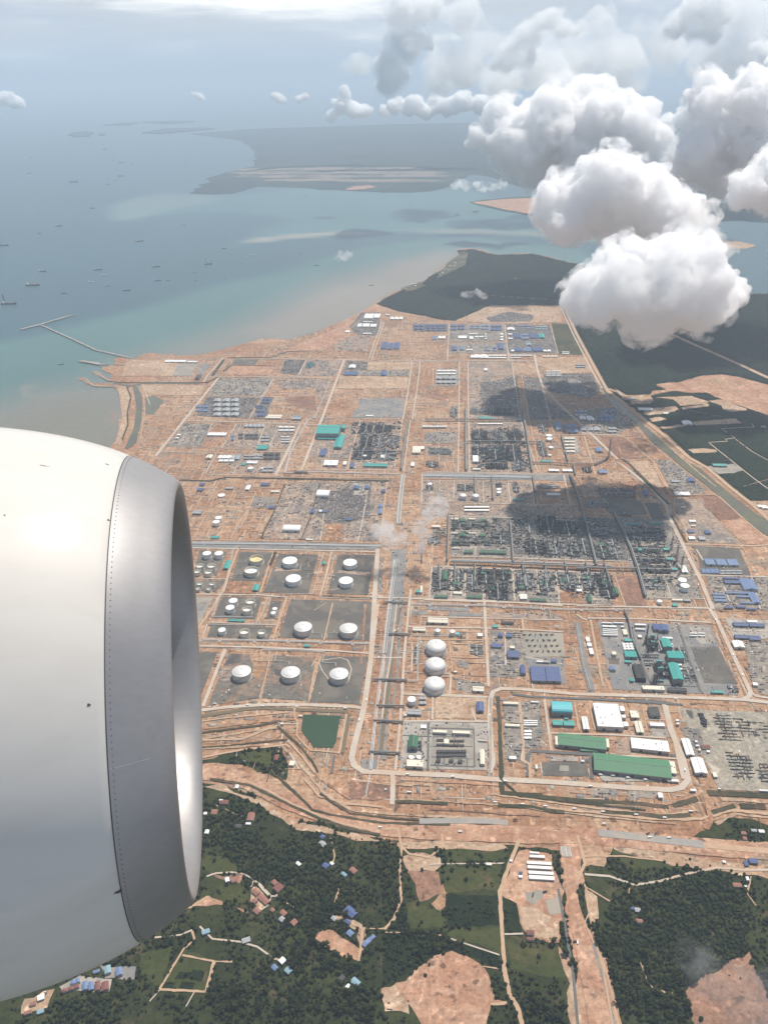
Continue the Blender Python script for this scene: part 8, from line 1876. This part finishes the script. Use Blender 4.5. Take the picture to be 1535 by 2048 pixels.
canopy(WOODS['cape_wood'], 13.0, 'dense dark wood covering the cape', FOREST, 1)
canopy(WOODS['east_wood'], 14.0, 'dense dark wood beyond the fence road', FOREST, 2)
canopy(WOODS['plantation'], 9.0, 'dark plantation trees in even blocks beside the canal', PLANTN, 3, 9.0)
BLOBS = [(480, 1620, 90), (620, 1690, 90), (560, 1770, 110), (720, 1780, 90), (660, 1840, 80), (470, 1700, 70), (1270, 1830, 110), (1260, 1900, 110), (1340, 1850, 90), (1450, 1800, 90), (1500, 1900, 110), (1080, 1960, 90), (1060, 2030, 80), (900, 1705, 60), (1460, 1660, 60), (560, 1530, 40), (1370, 1760, 70), (330, 1900, 60), (560, 1990, 120), (700, 1960, 90), (850, 1860, 80), (1300, 2000, 140), (400, 2010, 90), (750, 1740, 60), (960, 1720, 50), (200, 2000, 90), (1480, 2000, 120)]

def south_trees():
 g2 = np.random.default_rng(5)
 x0, x1, y0, y1 = -1500, 1900, 1000, 2500
 n = 150000
 c = np.stack([g2.uniform(x0, x1, n), g2.uniform(y0, y1, n)], 1)
 den = np.array([0.12 + 1.25 * mnoise.fractal(Vector((p[0] / 130, p[1] / 130, 4)), 1, 2, 4) for p in c])
 for px, py, r in BLOBS:
  q = W(px, py)
  rr = r * mpp(px, py)
  d = np.hypot(c[:, 0] - q[0], (c[:, 1] - q[1]) * .75) / rr
  den += np.clip(1.3 - d, 0, 1) * .7
 keep = np.zeros(n, bool)
 for k in ('village_ground', 'nook_wood', 'bank_wood'):
  keep |= inside(c[:, 0], c[:, 1], WOODS[k])
 for Q, m_, _ in pad.rec:
  if m_ is PLANTN:
   continue
  q = np.array(Q)
  if q[:, 1].min() < y1:
   ii = inside(c[:, 0], c[:, 1], Q)
   keep &= ~(ii & (g2.random(n) > (.06 if m_ is FIELD else .012)))
 for Q in road.rec:
  if np.array(Q)[:, 1].min() < y1:
   keep &= ~inside(c[:, 0], c[:, 1], Q)
 bl = np.array([(o.location.x, o.location.y) for o in LABELLED if o is not None and o.location.y < y1 and o.get('category') in ('house', 'hut', 'building')])
 for b in bl:
  keep &= np.hypot(c[:, 0] - b[0], c[:, 1] - b[1]) > 11
 keep &= g2.random(n) < den * .62
 c, den = c[keep], den[keep]
 rd = (2.0 + 4.6 * g2.random(len(c)) ** 2) * (0.75 + .35 * np.clip(den, 0, 1))
 h = rd * g2.uniform(1.0, 1.8, len(c))
 # the trees that show largest: the nearest ones, each a tree with trunk and crown
 d = np.hypot(c[:, 0], c[:, 1])
 v = np.array([project((p[0], p[1], 5.0)) for p in c])
 vis = (v[:, 0] > 300) & (v[:, 0] < 1535) & (v[:, 1] < 2048)
 big = np.argsort(-(rd / np.hypot(d, HC)) * vis)[:150]
 rest = np.ones(len(c), bool)
 rest[big] = False
 me = crowns('woodland', c[rest], rd[rest], h[rest] + 2.5, [LEAF2, LEAF], 6)
 o = link('woodland', me)
 o.location = (0, 0, Z_GREEN - .5)
 tag(o, 'dark green trees crowding round the village plots', 'woodland', None, 'stuff')
 protos = []
 for k in range(3):
  r = thing('broadleaf_tree', '', 'tree', (0, 0, 0), 0, None, False)
  q = MB()
  q.tube((0, 0, -1), (0.1, 0, 4.5), .38, 6, 0, .22)
  for a in range(4):
   q.tube((0.1, 0, 3.5), (1.6 * math.cos(a * 1.7 + k), 1.6 * math.sin(a * 1.7 + k), 6), .16, 5, 0, .08)
  q.obj('trunk', BARK, r)
  m_ = 26
  cc = g2.normal(0, 1, (m_, 3)) * (1.7, 1.7, 1.0) + (0, 0, 6.3)
  Vi, Fi = ico(2)
  V = Vi[None] * (1 + g2.uniform(-.35, .35, (m_, len(Vi), 1))) * g2.uniform(.7, 1.5, (m_, 1, 1)) + cc[:, None, :]
  Fq = (Fi[None] + (np.arange(m_) * len(Vi))[:, None, None]).reshape(-1, 3)
  link('crown', np_mesh('crown', V.reshape(-1, 3), Fq, LEAF2 if k == 1 else LEAF), r)
  protos.append(r)
 for i, b in enumerate(big):
  pr = protos[i % 3]
  if i < 3:
   o = pr
   LABELLED.append(o)
  else:
   o = copy_tree(pr)
  s = rd[b] / 3.2
  o.location = (c[b][0], c[b][1], Z_GREEN)
  o.scale = (s, s, s * g2.uniform(.85, 1.25))
  o.rotation_euler = (0, 0, g2.uniform(0, 6.28))
  px, py = project((c[b][0], c[b][1], 4))
  side = 'left of the new highway' if px < 1130 else 'right of the new highway'
  o['label'] = f'{("bright", "dark", "mid")[i % 3]} green broad tree standing clear in the scrub {side}'

south_trees()

# ================================================================== finish the labels: look-alikes get their place, crowds share one label and a group
def finish_labels():
 by = {}
 for o in [q for q in LABELLED if q is not None]:
  by.setdefault(o['label'], []).append(o)
 word = ['first', 'second', 'third', 'fourth', 'fifth', 'sixth', 'seventh', 'eighth', 'ninth', 'tenth']
 num = ['', 'one', 'two', 'three', 'four', 'five', 'six', 'seven', 'eight', 'nine', 'ten']
 bpy.context.view_layer.update()
 for lb, L in by.items():
  n = len(L)
  if n == 1:
   if len(lb.split()) < 4:
    L[0]['label'] = lb + ' inside the works'
   continue
  nw = len(lb.split())
  if n > 10 or nw > 11:
   for o in L:
    o['group'] = o.get('group') or 'alike: ' + lb
   continue
  P = [(project((o.location.x, o.location.y, o.location.z)), o) if o.type == 'EMPTY' or o.location.length > 1 else (project(o.data.vertices[0].co), o) for o in L]
  xs, ys = [p[0][0] for p in P], [p[0][1] for p in P]
  hor = max(xs) - min(xs) >= (max(ys) - min(ys)) * .8
  P.sort(key=lambda p: p[0][0] if hor else -p[0][1])
  for i, (_, o) in enumerate(P):
   if n == 2:
    o['label'] = lb + (', the left one of two', ', the right one of two')[i] if hor else lb + (', the nearer of two', ', the farther of two')[i]
   else:
    o['label'] = f'{lb}, {word[i]} {"from left" if hor else "nearest"} of {num[n]}'

finish_labels()

# ================================================================== THE ENGINE outside the window
def build_engine():
 S = 1.6
 C = np.array([-0.99166, 3.25021, -2.66994]) * S + np.array([0, 0, HC])
 ax = Vector((0.98464941, 0.16627488, -0.05308675)).normalized()
 root = thing('jet_engine', 'large white jet engine nacelle with bare metal intake lip', 'jet engine', C, auto=False)
 root.rotation_mode = 'QUATERNION'
 root.rotation_quaternion = ax.to_track_quat('X', 'Z')
 Rm, L, e1, e2 = 1.3214, 1.9783, 4.205, 1.1053
 DP = 0.2106 * S

 def rad(s):
  t = max(0.0, 1 - s / L)
  return 1 + (Rm - 1) * (1 - t ** e1) ** (1 / e2)

 def body(name, prof, m, nseg=256):
  b = MB()
  for s, r in prof:
   for i in range(nseg):
    a = 2 * math.pi * i / nseg
    b.v.append((-s * S if name != 'x' else s, r * S * math.cos(a), r * S * math.sin(a)))
  for k in range(len(prof) - 1):
   for i in range(nseg):
    j = (i + 1) % nseg
    b.f.append((k * nseg + i, k * nseg + j, (k + 1) * nseg + j, (k + 1) * nseg + i))
    b.m.append(0)
  me = b.mesh(name, m, True)
  return link(name, me, root)

 # metal intake lip: outer skin, rounded nose, inner skin
 m, g, p, out = base_mat('brushed_metal_lip', 0.5, 0.6, 0.5)
 tc = g.n('ShaderNodeTexCoord').outputs['Object']
 st = g.n('ShaderNodeMapping', ins={'Vector': tc, 'Scale': (0.6, 9.0, 9.0)}).outputs[0]
 n1 = g.noise(st, 3.0, 6.0, 0.6)
 n2 = g.noise(tc, 2.2, 4.0, 0.6)
 c = g.mix(n1, (0.33, 0.32, 0.32, 1), (0.40, 0.385, 0.38, 1))
 c = g.mix(g.math('MULTIPLY', g.ramp(n2, 0.5, 0.75), 0.35), c, (0.29, 0.265, 0.255, 1))
 g.nt.links.new(c, p.inputs['Base Color'])
 g.nt.links.new(g.n('ShaderNodeMapRange', ins={'Value': n2, 'From Min': 0.3, 'From Max': 0.7, 'To Min': 0.44, 'To Max': 0.56}).outputs[0], p.inputs['Roughness'])
 LIP = m
 m, g, p, out = base_mat('white_nacelle_paint', 0.55, 0.0, 0.3)
 tc = g.n('ShaderNodeTexCoord').outputs['Object']
 st = g.n('ShaderNodeMapping', ins={'Vector': tc, 'Scale': (0.35, 2.0, 2.0)}).outputs[0]
 n1 = g.noise(st, 1.6, 7.0, 0.6, 0.3)
 n3 = g.noise(tc, 14.0, 3.0, 0.5)
 c = g.mix(g.ramp(n1, 0.35, 0.75), (0.63, 0.60, 0.555, 1), (0.58, 0.55, 0.505, 1))
 c = g.mix(g.math('MULTIPLY', g.ramp(n3, 0.70, 0.78), 0.12), c, (0.4, 0.36, 0.32, 1))
 g.nt.links.new(c, p.inputs['Base Color'])
 p.inputs['Coat Weight'].default_value = 0.4
 p.inputs['Coat Roughness'].default_value = 0.13
 PAINT = m
 ds = DP / S
 def bez(p0, p1, p2, p3, n):
  return [tuple((1 - t) ** 3 * np.array(p0) + 3 * t * (1 - t) ** 2 * np.array(p1) + 3 * t * t * (1 - t) * np.array(p2) + t ** 3 * np.array(p3)) for t in np.linspace(0, 1, n)]
 prof = [(s, rad(s)) for s in np.linspace(ds, 0.11, 14)]
 ra = rad(0.11)
 sl = (ra - rad(0.10)) / 0.01
 prof += bez((0.11, ra), (0.11 - .055, ra - .055 * sl), (-0.012, 1.01), (-0.012, 0.985), 18)[1:]
 prof += bez((-0.012, 0.985), (-0.012, 0.945), (0.05, 0.905), (0.2, 0.885), 18)[1:]
 thr = [(s, 0.885 - 0.015 * (s - .2) / .17) for s in np.linspace(0.22, 0.37, 6)]
 prof += thr
 lip = body('intake_lip', prof, LIP)
 # white cowling behind the lip, a hair lower at the joint
 prof = [(ds + 0.004, rad(ds) - 0.012), (ds + 0.004, rad(ds) - 0.0012)] + [(s, rad(s) - 0.0012) for s in np.linspace(ds + 0.006, 1.98, 60)]
 prof += [(s, Rm - 0.0012 - 0.06 * ((s - 1.98) / 1.6) ** 2) for s in np.linspace(2.1, 3.6, 16)]
 prof += [(3.6, 1.12), (3.4, 1.1)]
 body('cowling', prof, PAINT)
 # acoustic liner, fan and spinner inside
 LINER = mat('intake_liner_grey', (0.42, 0.42, 0.43), 0.5, 0.05, 6.0, metal=0.2)
 ri = thr[-1][1]
 body('intake_liner', [(0.37, ri), (0.6, ri - 0.01), (1.0, ri + 0.02), (1.3, ri + 0.03)], LINER)
 FANM = mat('fan_blade_titanium', (0.12, 0.12, 0.125), 0.35, 0.05, 6.0, metal=0.8)
 SPIN = mat('spinner_grey', (0.09, 0.09, 0.095), 0.45, 0.05, 6.0)
 body('fan_case', [(1.3, ri + 0.03), (1.34, 0.2)], SPIN)
 body('spinner', [(0.72, 0.01), (0.78, 0.06), (0.9, 0.13), (1.05, 0.2), (1.22, 0.26)], SPIN, 48)
 fan = MB()
 for i in range(22):
  a = 2 * math.pi * i / 22
  pts = []
  for rr_, tw, ch in ((0.25, 0.5, 0.10), (0.5, 0.8, 0.12), (ri * 0.97, 1.1, 0.14)):
   for sg in (-1, 1):
    off = sg * ch
    aa = a + off * math.sin(tw) / rr_
    s = 1.15 + off * math.cos(tw)
    pts.append((-s * S, rr_ * S * math.cos(aa), rr_ * S * math.sin(aa)))
  fan.add(pts, [(0, 1, 3, 2), (2, 3, 5, 4)])
 fan.obj('fan', FANM, root)
 # rivet row along the back of the lip, and the panel seam of the lip
 RIV = mat('dull_rivet', (0.16, 0.155, 0.15), 0.6, 0.05, 6.0)
 rv = MB()
 NR = 300
 for i in range(NR):
  a = 2 * math.pi * i / NR
  s = ds - 0.014
  r = rad(s) - 0.0004
  cx_, cy_, cz_ = -s * S, r * S * math.cos(a), r * S * math.sin(a)
  nrm = Vector((0.45, math.cos(a), math.sin(a))).normalized()
  rv.tube((cx_, cy_, cz_), Vector((cx_, cy_, cz_)) + nrm * 0.002, 0.0042, 7)
 rv.obj('rivet_row', RIV, lip)
 sm = MB()
 def seam(a, s0, s1, w, up=0.0009):
  for k in range(24):
   sa, sb = s0 + (s1 - s0) * k / 24, s0 + (s1 - s0) * (k + 1) / 24
   pts = []
   for s in (sa, sb):
    for da in (-w, w):
     r = rad(s) + up
     pts.append((-s * S, r * S * math.cos(a + da), r * S * math.sin(a + da)))
   sm.add(pts, [(0, 1, 3, 2)])
 aseam = None
 for dg in np.linspace(0, 360, 1441):            # the seam faces the window: find its clock angle from the picture
  a = R(dg)
  q = root.rotation_quaternion @ Vector((-ds * S, rad(ds) * S * math.cos(a), rad(ds) * S * math.sin(a))) + Vector(C)
  px, py = project(q)
  e = abs(py - 1539) + abs(px - 219)
  if aseam is None or e < aseam[0]:
   aseam = (e, a)
 seam(aseam[1], ds - 0.002, 0.032, 0.0011)
 seam(aseam[1] + math.pi, ds - 0.002, 0.032, 0.0011)
 sm.obj('panel_seam', mat('seam_sealant', (0.55, 0.54, 0.52), 0.35, 0.05, 5.0, metal=0.5), lip)
 # dark joint between lip and cowling, chips and latches on the cowling
 jt = [(ds + 0.0005, rad(ds) + 0.0006), (ds + 0.0045, rad(ds) + 0.0006)]
 body('joint_line', jt, mat('joint_grey', (0.12, 0.115, 0.11), 0.7, 0.05, 5.0))
 ch = MB()
 for px, py, w, h in ((181, 1414, .006, .005), (214, 929, .009, .003), (213, 1039, .005, .004), (241, 1783, .014, .008), (92, 934, .02, .0016), (5, 1025, .003, .003)):
  best = None
  for s in np.linspace(ds + 0.01, 2.2, 90):
   for dg in range(0, 360, 1):
    a = R(dg)
    q = root.rotation_quaternion @ Vector((-s * S, rad(s) * S * math.cos(a), rad(s) * S * math.sin(a))) + Vector(C)
    nn = root.rotation_quaternion @ Vector((0, math.cos(a), math.sin(a)))
    if nn.dot(Vector((0, 0, HC)) - q) < 0:
     continue
    u, v = project(q)
    e = (u - px) ** 2 + (v - py) ** 2
    if best is None or e < best[0]:
     best = (e, s, a)
  _, s, a = best
  r = rad(s) + 0.0004
  pts = []
  for k in range(9):
   t = 2 * math.pi * k / 9
   k2 = 1 + 0.3 * math.sin(3 * t + px)
   ds_, da_ = w * k2 * math.cos(t), h * k2 * math.sin(t)
   rr_ = rad(s + ds_) + 0.0004
   pts.append((-(s + ds_) * S, rr_ * S * math.cos(a + da_ / r), rr_ * S * math.sin(a + da_ / r)))
  ch.add(pts, [tuple(range(9))])
 ch.obj('paint_chip', mat('chip_brown', (0.11, 0.085, 0.07), 0.8, 0.1, 5.0), root)

build_engine()

# ================================================================== CLOUDS, STEAM, HAZE
def vol_mat(name, density, aniso=0.0, color=(1, 1, 1), noise_s=None, cut=(0.4, 0.6)):
 m = bpy.data.materials.new(name)
 m.use_nodes = True
 nt = m.node_tree
 nt_clear(nt)
 g = NG(nt)
 out = g.n('ShaderNodeOutputMaterial')
 v = g.n('ShaderNodeVolumePrincipled', ins={'Color': (*color, 1), 'Density': density, 'Anisotropy': aniso})
 if noise_s:
  pos = g.n('ShaderNodeNewGeometry').outputs['Position']
  n = g.noise(pos, noise_s, 4.0, 0.6, 0.3)
  d = g.math('MULTIPLY', g.ramp(n, *cut), density)
  nt.links.new(d, v.inputs['Density'])
 nt.links.new(v.outputs[0], out.inputs['Volume'])
 try:
  m.cycles.homogeneous_volume = noise_s is None
 except Exception:
  pass
 return m

def cloud_mesh(name, balls, voxel, seed, flat=None, kids=7, amp=(0.75, 0.5)):
 """heap of billows -> one closed skin, roughened at two sizes"""
 r_ = random.Random(seed)
 allb = []
 for (x, y, z, r) in balls:
  allb.append((x, y, z, r))
  for k in range(kids):                       # smaller billows grow on the upper outside
   th, ph = r_.uniform(0, 2 * math.pi), math.asin(r_.uniform(-0.45, 1.0))
   rr = r * r_.uniform(0.28, 0.55)
   d = r * r_.uniform(0.72, 1.0)
   bx, by, bz = x + d * math.cos(ph) * math.cos(th), y + d * math.cos(ph) * math.sin(th), z + d * math.sin(ph)
   allb.append((bx, by, bz, rr))
   for q in range(5 if r > 60 else 2):
    t2, p2 = r_.uniform(0, 2 * math.pi), math.asin(r_.uniform(-0.3, 1.0))
    r3 = rr * r_.uniform(0.28, 0.5)
    allb.append((bx + rr * .9 * math.cos(p2) * math.cos(t2), by + rr * .9 * math.cos(p2) * math.sin(t2), bz + rr * .9 * math.sin(p2), r3))
 Vi, Fi = ico(2)
 V, Fq = [], []
 for k, (x, y, z, r) in enumerate(allb):
  P = Vi * r + np.array([x, y, z])
  if flat is not None:                        # flattish base
   P[:, 2] = np.where(P[:, 2] < flat, flat + (P[:, 2] - flat) * 0.3, P[:, 2])
  V.append(P)
  Fq.append(Fi + k * len(Vi))
 me = np_mesh(name, np.concatenate(V), np.concatenate(Fq), [])
 o = bpy.data.objects.new(name, me)
 COL.objects.link(o)
 rm = o.modifiers.new('skin', 'REMESH')
 rm.mode, rm.voxel_size, rm.use_smooth_shade = 'VOXEL', voxel, True
 for k, (sz, am) in enumerate(zip((10.0, 4.5), amp)):
  tx = bpy.data.textures.new(name + '_tex', 'CLOUDS')
  tx.noise_scale, tx.noise_depth, tx.noise_basis = voxel * sz, 2, 'ORIGINAL_PERLIN'
  ds = o.modifiers.new('rough', 'DISPLACE')
  ds.texture, ds.strength, ds.mid_level, ds.texture_coords = tx, voxel * sz * am, 0.5, 'LOCAL'
 dg = bpy.context.evaluated_depsgraph_get()
 ev = o.evaluated_get(dg)
 m2 = bpy.data.meshes.new_from_object(ev)
 m2.name = name
 bpy.data.objects.remove(o)
 bpy.data.meshes.remove(me)
 return m2

def cloud(label, Y, circles, m, voxel, seed, spread=0.6, flat=None, kids=9, name='cloud', amp=(0.75, 0.5), kind=None, cat='cloud', veil=None):
 """circles: (px, py, radius px) seen from the window; the heap stands about Y metres ahead and has its own depth"""
 r_ = random.Random(seed)
 balls = []
 cen = None
 for (px, py, rp) in circles:
  v = ray(px, py)
  y = Y * (1 + 0.0) + r_.uniform(-1, 1) * spread * rp * Y / FPX * 1.2
  t = y / v[1]
  p = np.array([0, 0, HC]) + t * v
  r = rp * t / FPX
  balls.append((p[0], p[1], p[2], r))
  if rp > 28:                                # body behind and before, so that the heap is as deep as wide
   for s_ in (-1, 1):
    balls.append((p[0] + r_.uniform(-.4, .4) * r, p[1] + s_ * r * r_.uniform(.5, .9), p[2] - r * r_.uniform(0.1, .4), r * r_.uniform(.6, .85)))
 c = np.mean([b[:3] for b in balls], 0)
 bl = [(b[0] - c[0], b[1] - c[1], b[2] - c[2], b[3]) for b in balls]
 fl = None
 if flat is not None:
  v = ray(*flat)
  fl = HC + Y / v[1] * v[2] - c[2]
 me = cloud_mesh(name, bl, voxel, seed, fl, kids, amp)
 me.materials.clear()
 me.materials.append(m)
 o = link(name, me)
 o.location = c
 tag(o, label, cat, None, kind)
 if veil:                                       # torn mist that frays the edge of the heap
  me = cloud_mesh('veil', [(b[0], b[1], b[2] - b[3] * .08, b[3] * 1.26) for b in bl], voxel * 1.5, seed + 1, None, 3, (0.9, 0.6))
  me.materials.clear()
  me.materials.append(veil)
  link('veil', me, o)
 return o
CN = vol_mat('cumulus_white', 0.05, 0.3, noise_s=0.014, cut=(0.30, 0.62))
CF = vol_mat('far_cumulus_white', 0.022, 0.25)
CM = vol_mat('soft_cumulus', 0.014, 0.3, noise_s=0.004, cut=(0.34, 0.62))
CV = vol_mat('cloud_veil', 0.026, 0.3, noise_s=0.012, cut=(0.45, 0.66))
CH = vol_mat('high_layer', 0.006, 0.3, noise_s=0.0018, cut=(0.36, 0.66))
CW = vol_mat('thin_cloud', 0.018, 0.2, noise_s=0.012, cut=(0.42, 0.66))
cloud('big white cumulus with ragged underside hanging over the dark wood', 4150, [(1190, 585, 55), (1240, 560, 60), (1300, 555, 72), (1368, 555, 68), (1425, 585, 48), (1340, 525, 48), (1255, 520, 38), (1300, 600, 60), (1380, 612, 45), (1185, 605, 42), (1150, 598, 28), (1388, 508, 28), (1440, 600, 28), (1400, 640, 25), (1320, 640, 30), (1205, 530, 26)], CN, 9, 3, veil=CV)
cloud('tall grey based cumulus behind the nearest cloud', 5700, [(1115, 420, 48), (1160, 400, 58), (1220, 365, 55), (1255, 400, 60), (1310, 412, 58), (1362, 425, 40), (1190, 340, 30), (1212, 330, 25), (1290, 375, 38), (1135, 445, 38), (1392, 440, 25), (1250, 440, 50), (1320, 450, 35)], CN, 11, 5, veil=CV)
cloud('broad bright cumulus bank behind the grey based one', 9000, [(1100, 245, 58), (1180, 235, 58), (1250, 245, 52), (1292, 222, 24), (1040, 285, 52), (1000, 275, 34), (1130, 300, 60), (1220, 305, 60), (1285, 305, 38), (1000, 232, 32), (1108, 205, 22), (1200, 320, 36), (960, 265, 18), (945, 285, 12), (1060, 330, 34), (1020, 320, 24), (1180, 345, 30), (1090, 335, 30), (1270, 330, 34), (1300, 270, 30), (1150, 205, 22)], CF, 18, 7, veil=CV)
cloud('towering cumulus at the right picture edge', 7000, [(1420, 172, 28), (1412, 205, 38), (1500, 200, 48), (1545, 190, 50), (1460, 235, 50), (1395, 300, 45), (1372, 335, 32), (1450, 315, 60), (1525, 300, 60), (1600, 280, 80), (1440, 350, 36), (1412, 150, 14), (1350, 345, 18)], CN, 14, 9, veil=CV)
cloud('low cumulus cut by the right picture edge', 5400, [(1500, 375, 32), (1545, 350, 42), (1600, 360, 60), (1475, 400, 20), (1520, 398, 24)], CN, 12, 11, veil=CV)
cloud('torn cloud rags trailing between two cumulus', 5000, [(1412, 455, 22), (1425, 480, 26), (1390, 490, 22), (1440, 505, 20), (1405, 520, 18), (1375, 475, 18), (1460, 500, 14)], CW, 10, 13)
cloud('frayed hem of mist round the nearest cumulus', 4150, [(1130, 600, 16), (1160, 618, 20), (1200, 640, 18), (1250, 650, 18), (1330, 668, 18), (1400, 660, 22), (1450, 630, 22), (1470, 590, 22), (1460, 560, 16), (1420, 530, 16), (1150, 570, 18), (1185, 545, 14), (1420, 680, 10)], CW, 9, 71)
cloud('frayed hem of mist round the grey based cumulus', 5700, [(1080, 440, 18), (1110, 470, 18), (1170, 480, 18), (1250, 490, 16), (1320, 480, 18), (1400, 455, 18), (1080, 400, 16), (1130, 370, 16), (1340, 385, 16), (1390, 415, 14)], CW, 11, 73)
cloud('small rag of cloud hanging under the nearest cumulus', 4000, [(1290, 655, 14), (1302, 668, 12), (1395, 668, 12), (1385, 655, 14), (1340, 660, 12)], CW, 7, 15)
cloud('soft grey cloud between the bank and the right tower', 9500, [(1330, 320, 22), (1345, 290, 18), (1320, 350, 20), (1360, 380, 18), (1340, 270, 14)], CW, 14, 51)
cloud('little white puff over the brown shallows', 4600, [(685, 512, 10), (695, 508, 8), (676, 517, 7), (668, 522, 4), (701, 511, 5)], CW, 6, 17)
cloud('thin white streak over the cape wood', 6000, [(940, 590, 9), (955, 586, 8), (970, 590, 7), (925, 592, 6), (985, 590, 5)], CW, 9, 19)
cloud('flat white streak over the far strait', 12000, [(905 + 9 * i, 374 - (i % 3) * 2, 7 + i % 4) for i in range(12)], CW, 18, 21)
for k_, (lb_, Y_, C_) in enumerate((('small far cumulus tower left of centre', 21000, [(690, 195, 13), (684, 215, 16), (705, 220, 16), (725, 222, 14), (665, 235, 11), (740, 224, 10), (690, 182, 8)]), ('far cumulus row over the strait', 21000, [(785, 212, 16), (818, 215, 18), (850, 222, 16), (870, 208, 18), (900, 212, 22), (930, 205, 18), (965, 212, 20), (836, 203, 10), (770, 222, 10)]), ('far cumulus cap at the left picture edge', 24000, [(8, 198, 14), (28, 202, 14), (45, 208, 9), (-15, 200, 18)]), ('tiny far puff above the left horizon', 24000, [(390, 190, 7), (398, 192, 7), (402, 198, 5)]), ('pair of far puffs above the horizon', 24000, [(555, 195, 9), (566, 202, 8), (600, 196, 8), (614, 192, 8)]), ('pale tower of cloud in the upper middle', 13000, [(800, 25, 26), (830, 18, 28), (860, 20, 22), (800, 60, 26), (785, 90, 20), (838, 84, 22), (815, 92, 24), (850, 90, 16), (772, 128, 22), (790, 150, 24), (775, 170, 22)]), ('bright edged cloud heap high in the sky', 12000, [(1080, 45, 20), (1105, 42, 22), (1052, 60, 18), (1125, 55, 18), (1150, 60, 12), (1030, 95, 22), (1010, 120, 22), (1045, 110, 20), (990, 128, 14), (1065, 75, 14)]), ('pale cloud tufts in the upper right', 12500, [(1360, 45, 20), (1345, 60, 18), (1410, 60, 16), (1425, 70, 16), (1385, 62, 14), (1440, 20, 30), (1400, 10, 30)]), ('creamy cloud edge at the far right', 12000, [(1520, 95, 16), (1545, 105, 24), (1505, 92, 9)]), ('cumulus shelf beside the tower', 14000, [(1310, 258, 12), (1335, 248, 18), (1365, 238, 20), (1380, 245, 16)]))):
 cloud(lb_, Y_, C_, CF if Y_ > 13500 else CM, 34 if Y_ > 18000 else 20, 31 + k_, veil=None if Y_ > 13500 else CH)
cloud('white steam drifting over the pipe corridor', 3230, [(880, 1010, 18), (868, 1025, 20), (850, 1040, 16), (770, 1065, 22), (800, 1075, 18), (750, 1060, 14), (850, 1070, 14), (840, 1095, 14), (830, 1060, 12), (890, 1012, 12), (785, 1090, 14)], vol_mat('steam', 0.021, 0.2, noise_s=0.026, cut=(0.36, 0.66)), 8, 61, name='steam', kind='stuff', cat='steam')
cloud('thin grey smoke drifting over the brown field', 1110, [(1400, 1880, 30), (1395, 1930, 36), (1420, 1960, 45), (1480, 2000, 50), (1530, 2020, 50), (1500, 1990, 40), (1560, 2000, 50)], vol_mat('smoke', 0.0035, 0.2, (.85, .85, .86), noise_s=0.02, cut=(0.38, 0.75)), 7, 63, name='smoke', kind='stuff', cat='smoke')
cloud('broad grey cloud mass between the high heaps', 13500, [(1080, 120, 50), (1150, 130, 55), (1220, 110, 50), (1000, 150, 40), (1260, 150, 40), (1120, 170, 40), (1190, 60, 40)], CH, 40, 81, kids=4)
cloud('pale cloud layer over the right towers', 14000, [(1330, 110, 40), (1400, 120, 36), (1470, 110, 40), (1550, 130, 50), (1300, 60, 40), (1480, 50, 50), (1560, 40, 50)], CH, 40, 83, kids=4)
cloud('pale cloud sheet left of the high heaps', 14500, [(880, 110, 40), (930, 130, 44), (960, 80, 36), (870, 160, 34), (930, 30, 40), (720, 130, 26), (690, 140, 20)], CH, 40, 85, kids=4)
haze = MB()
haze.box(0, 56000, -1.0, 130000, 118000, 3400)
ho = haze.obj('haze', vol_mat('haze_air', 3.35e-5, 0.0, (0.73, 0.865, 1.0)))
tag(ho, 'pale blue haze over the sea and the works', 'haze', None, 'stuff')
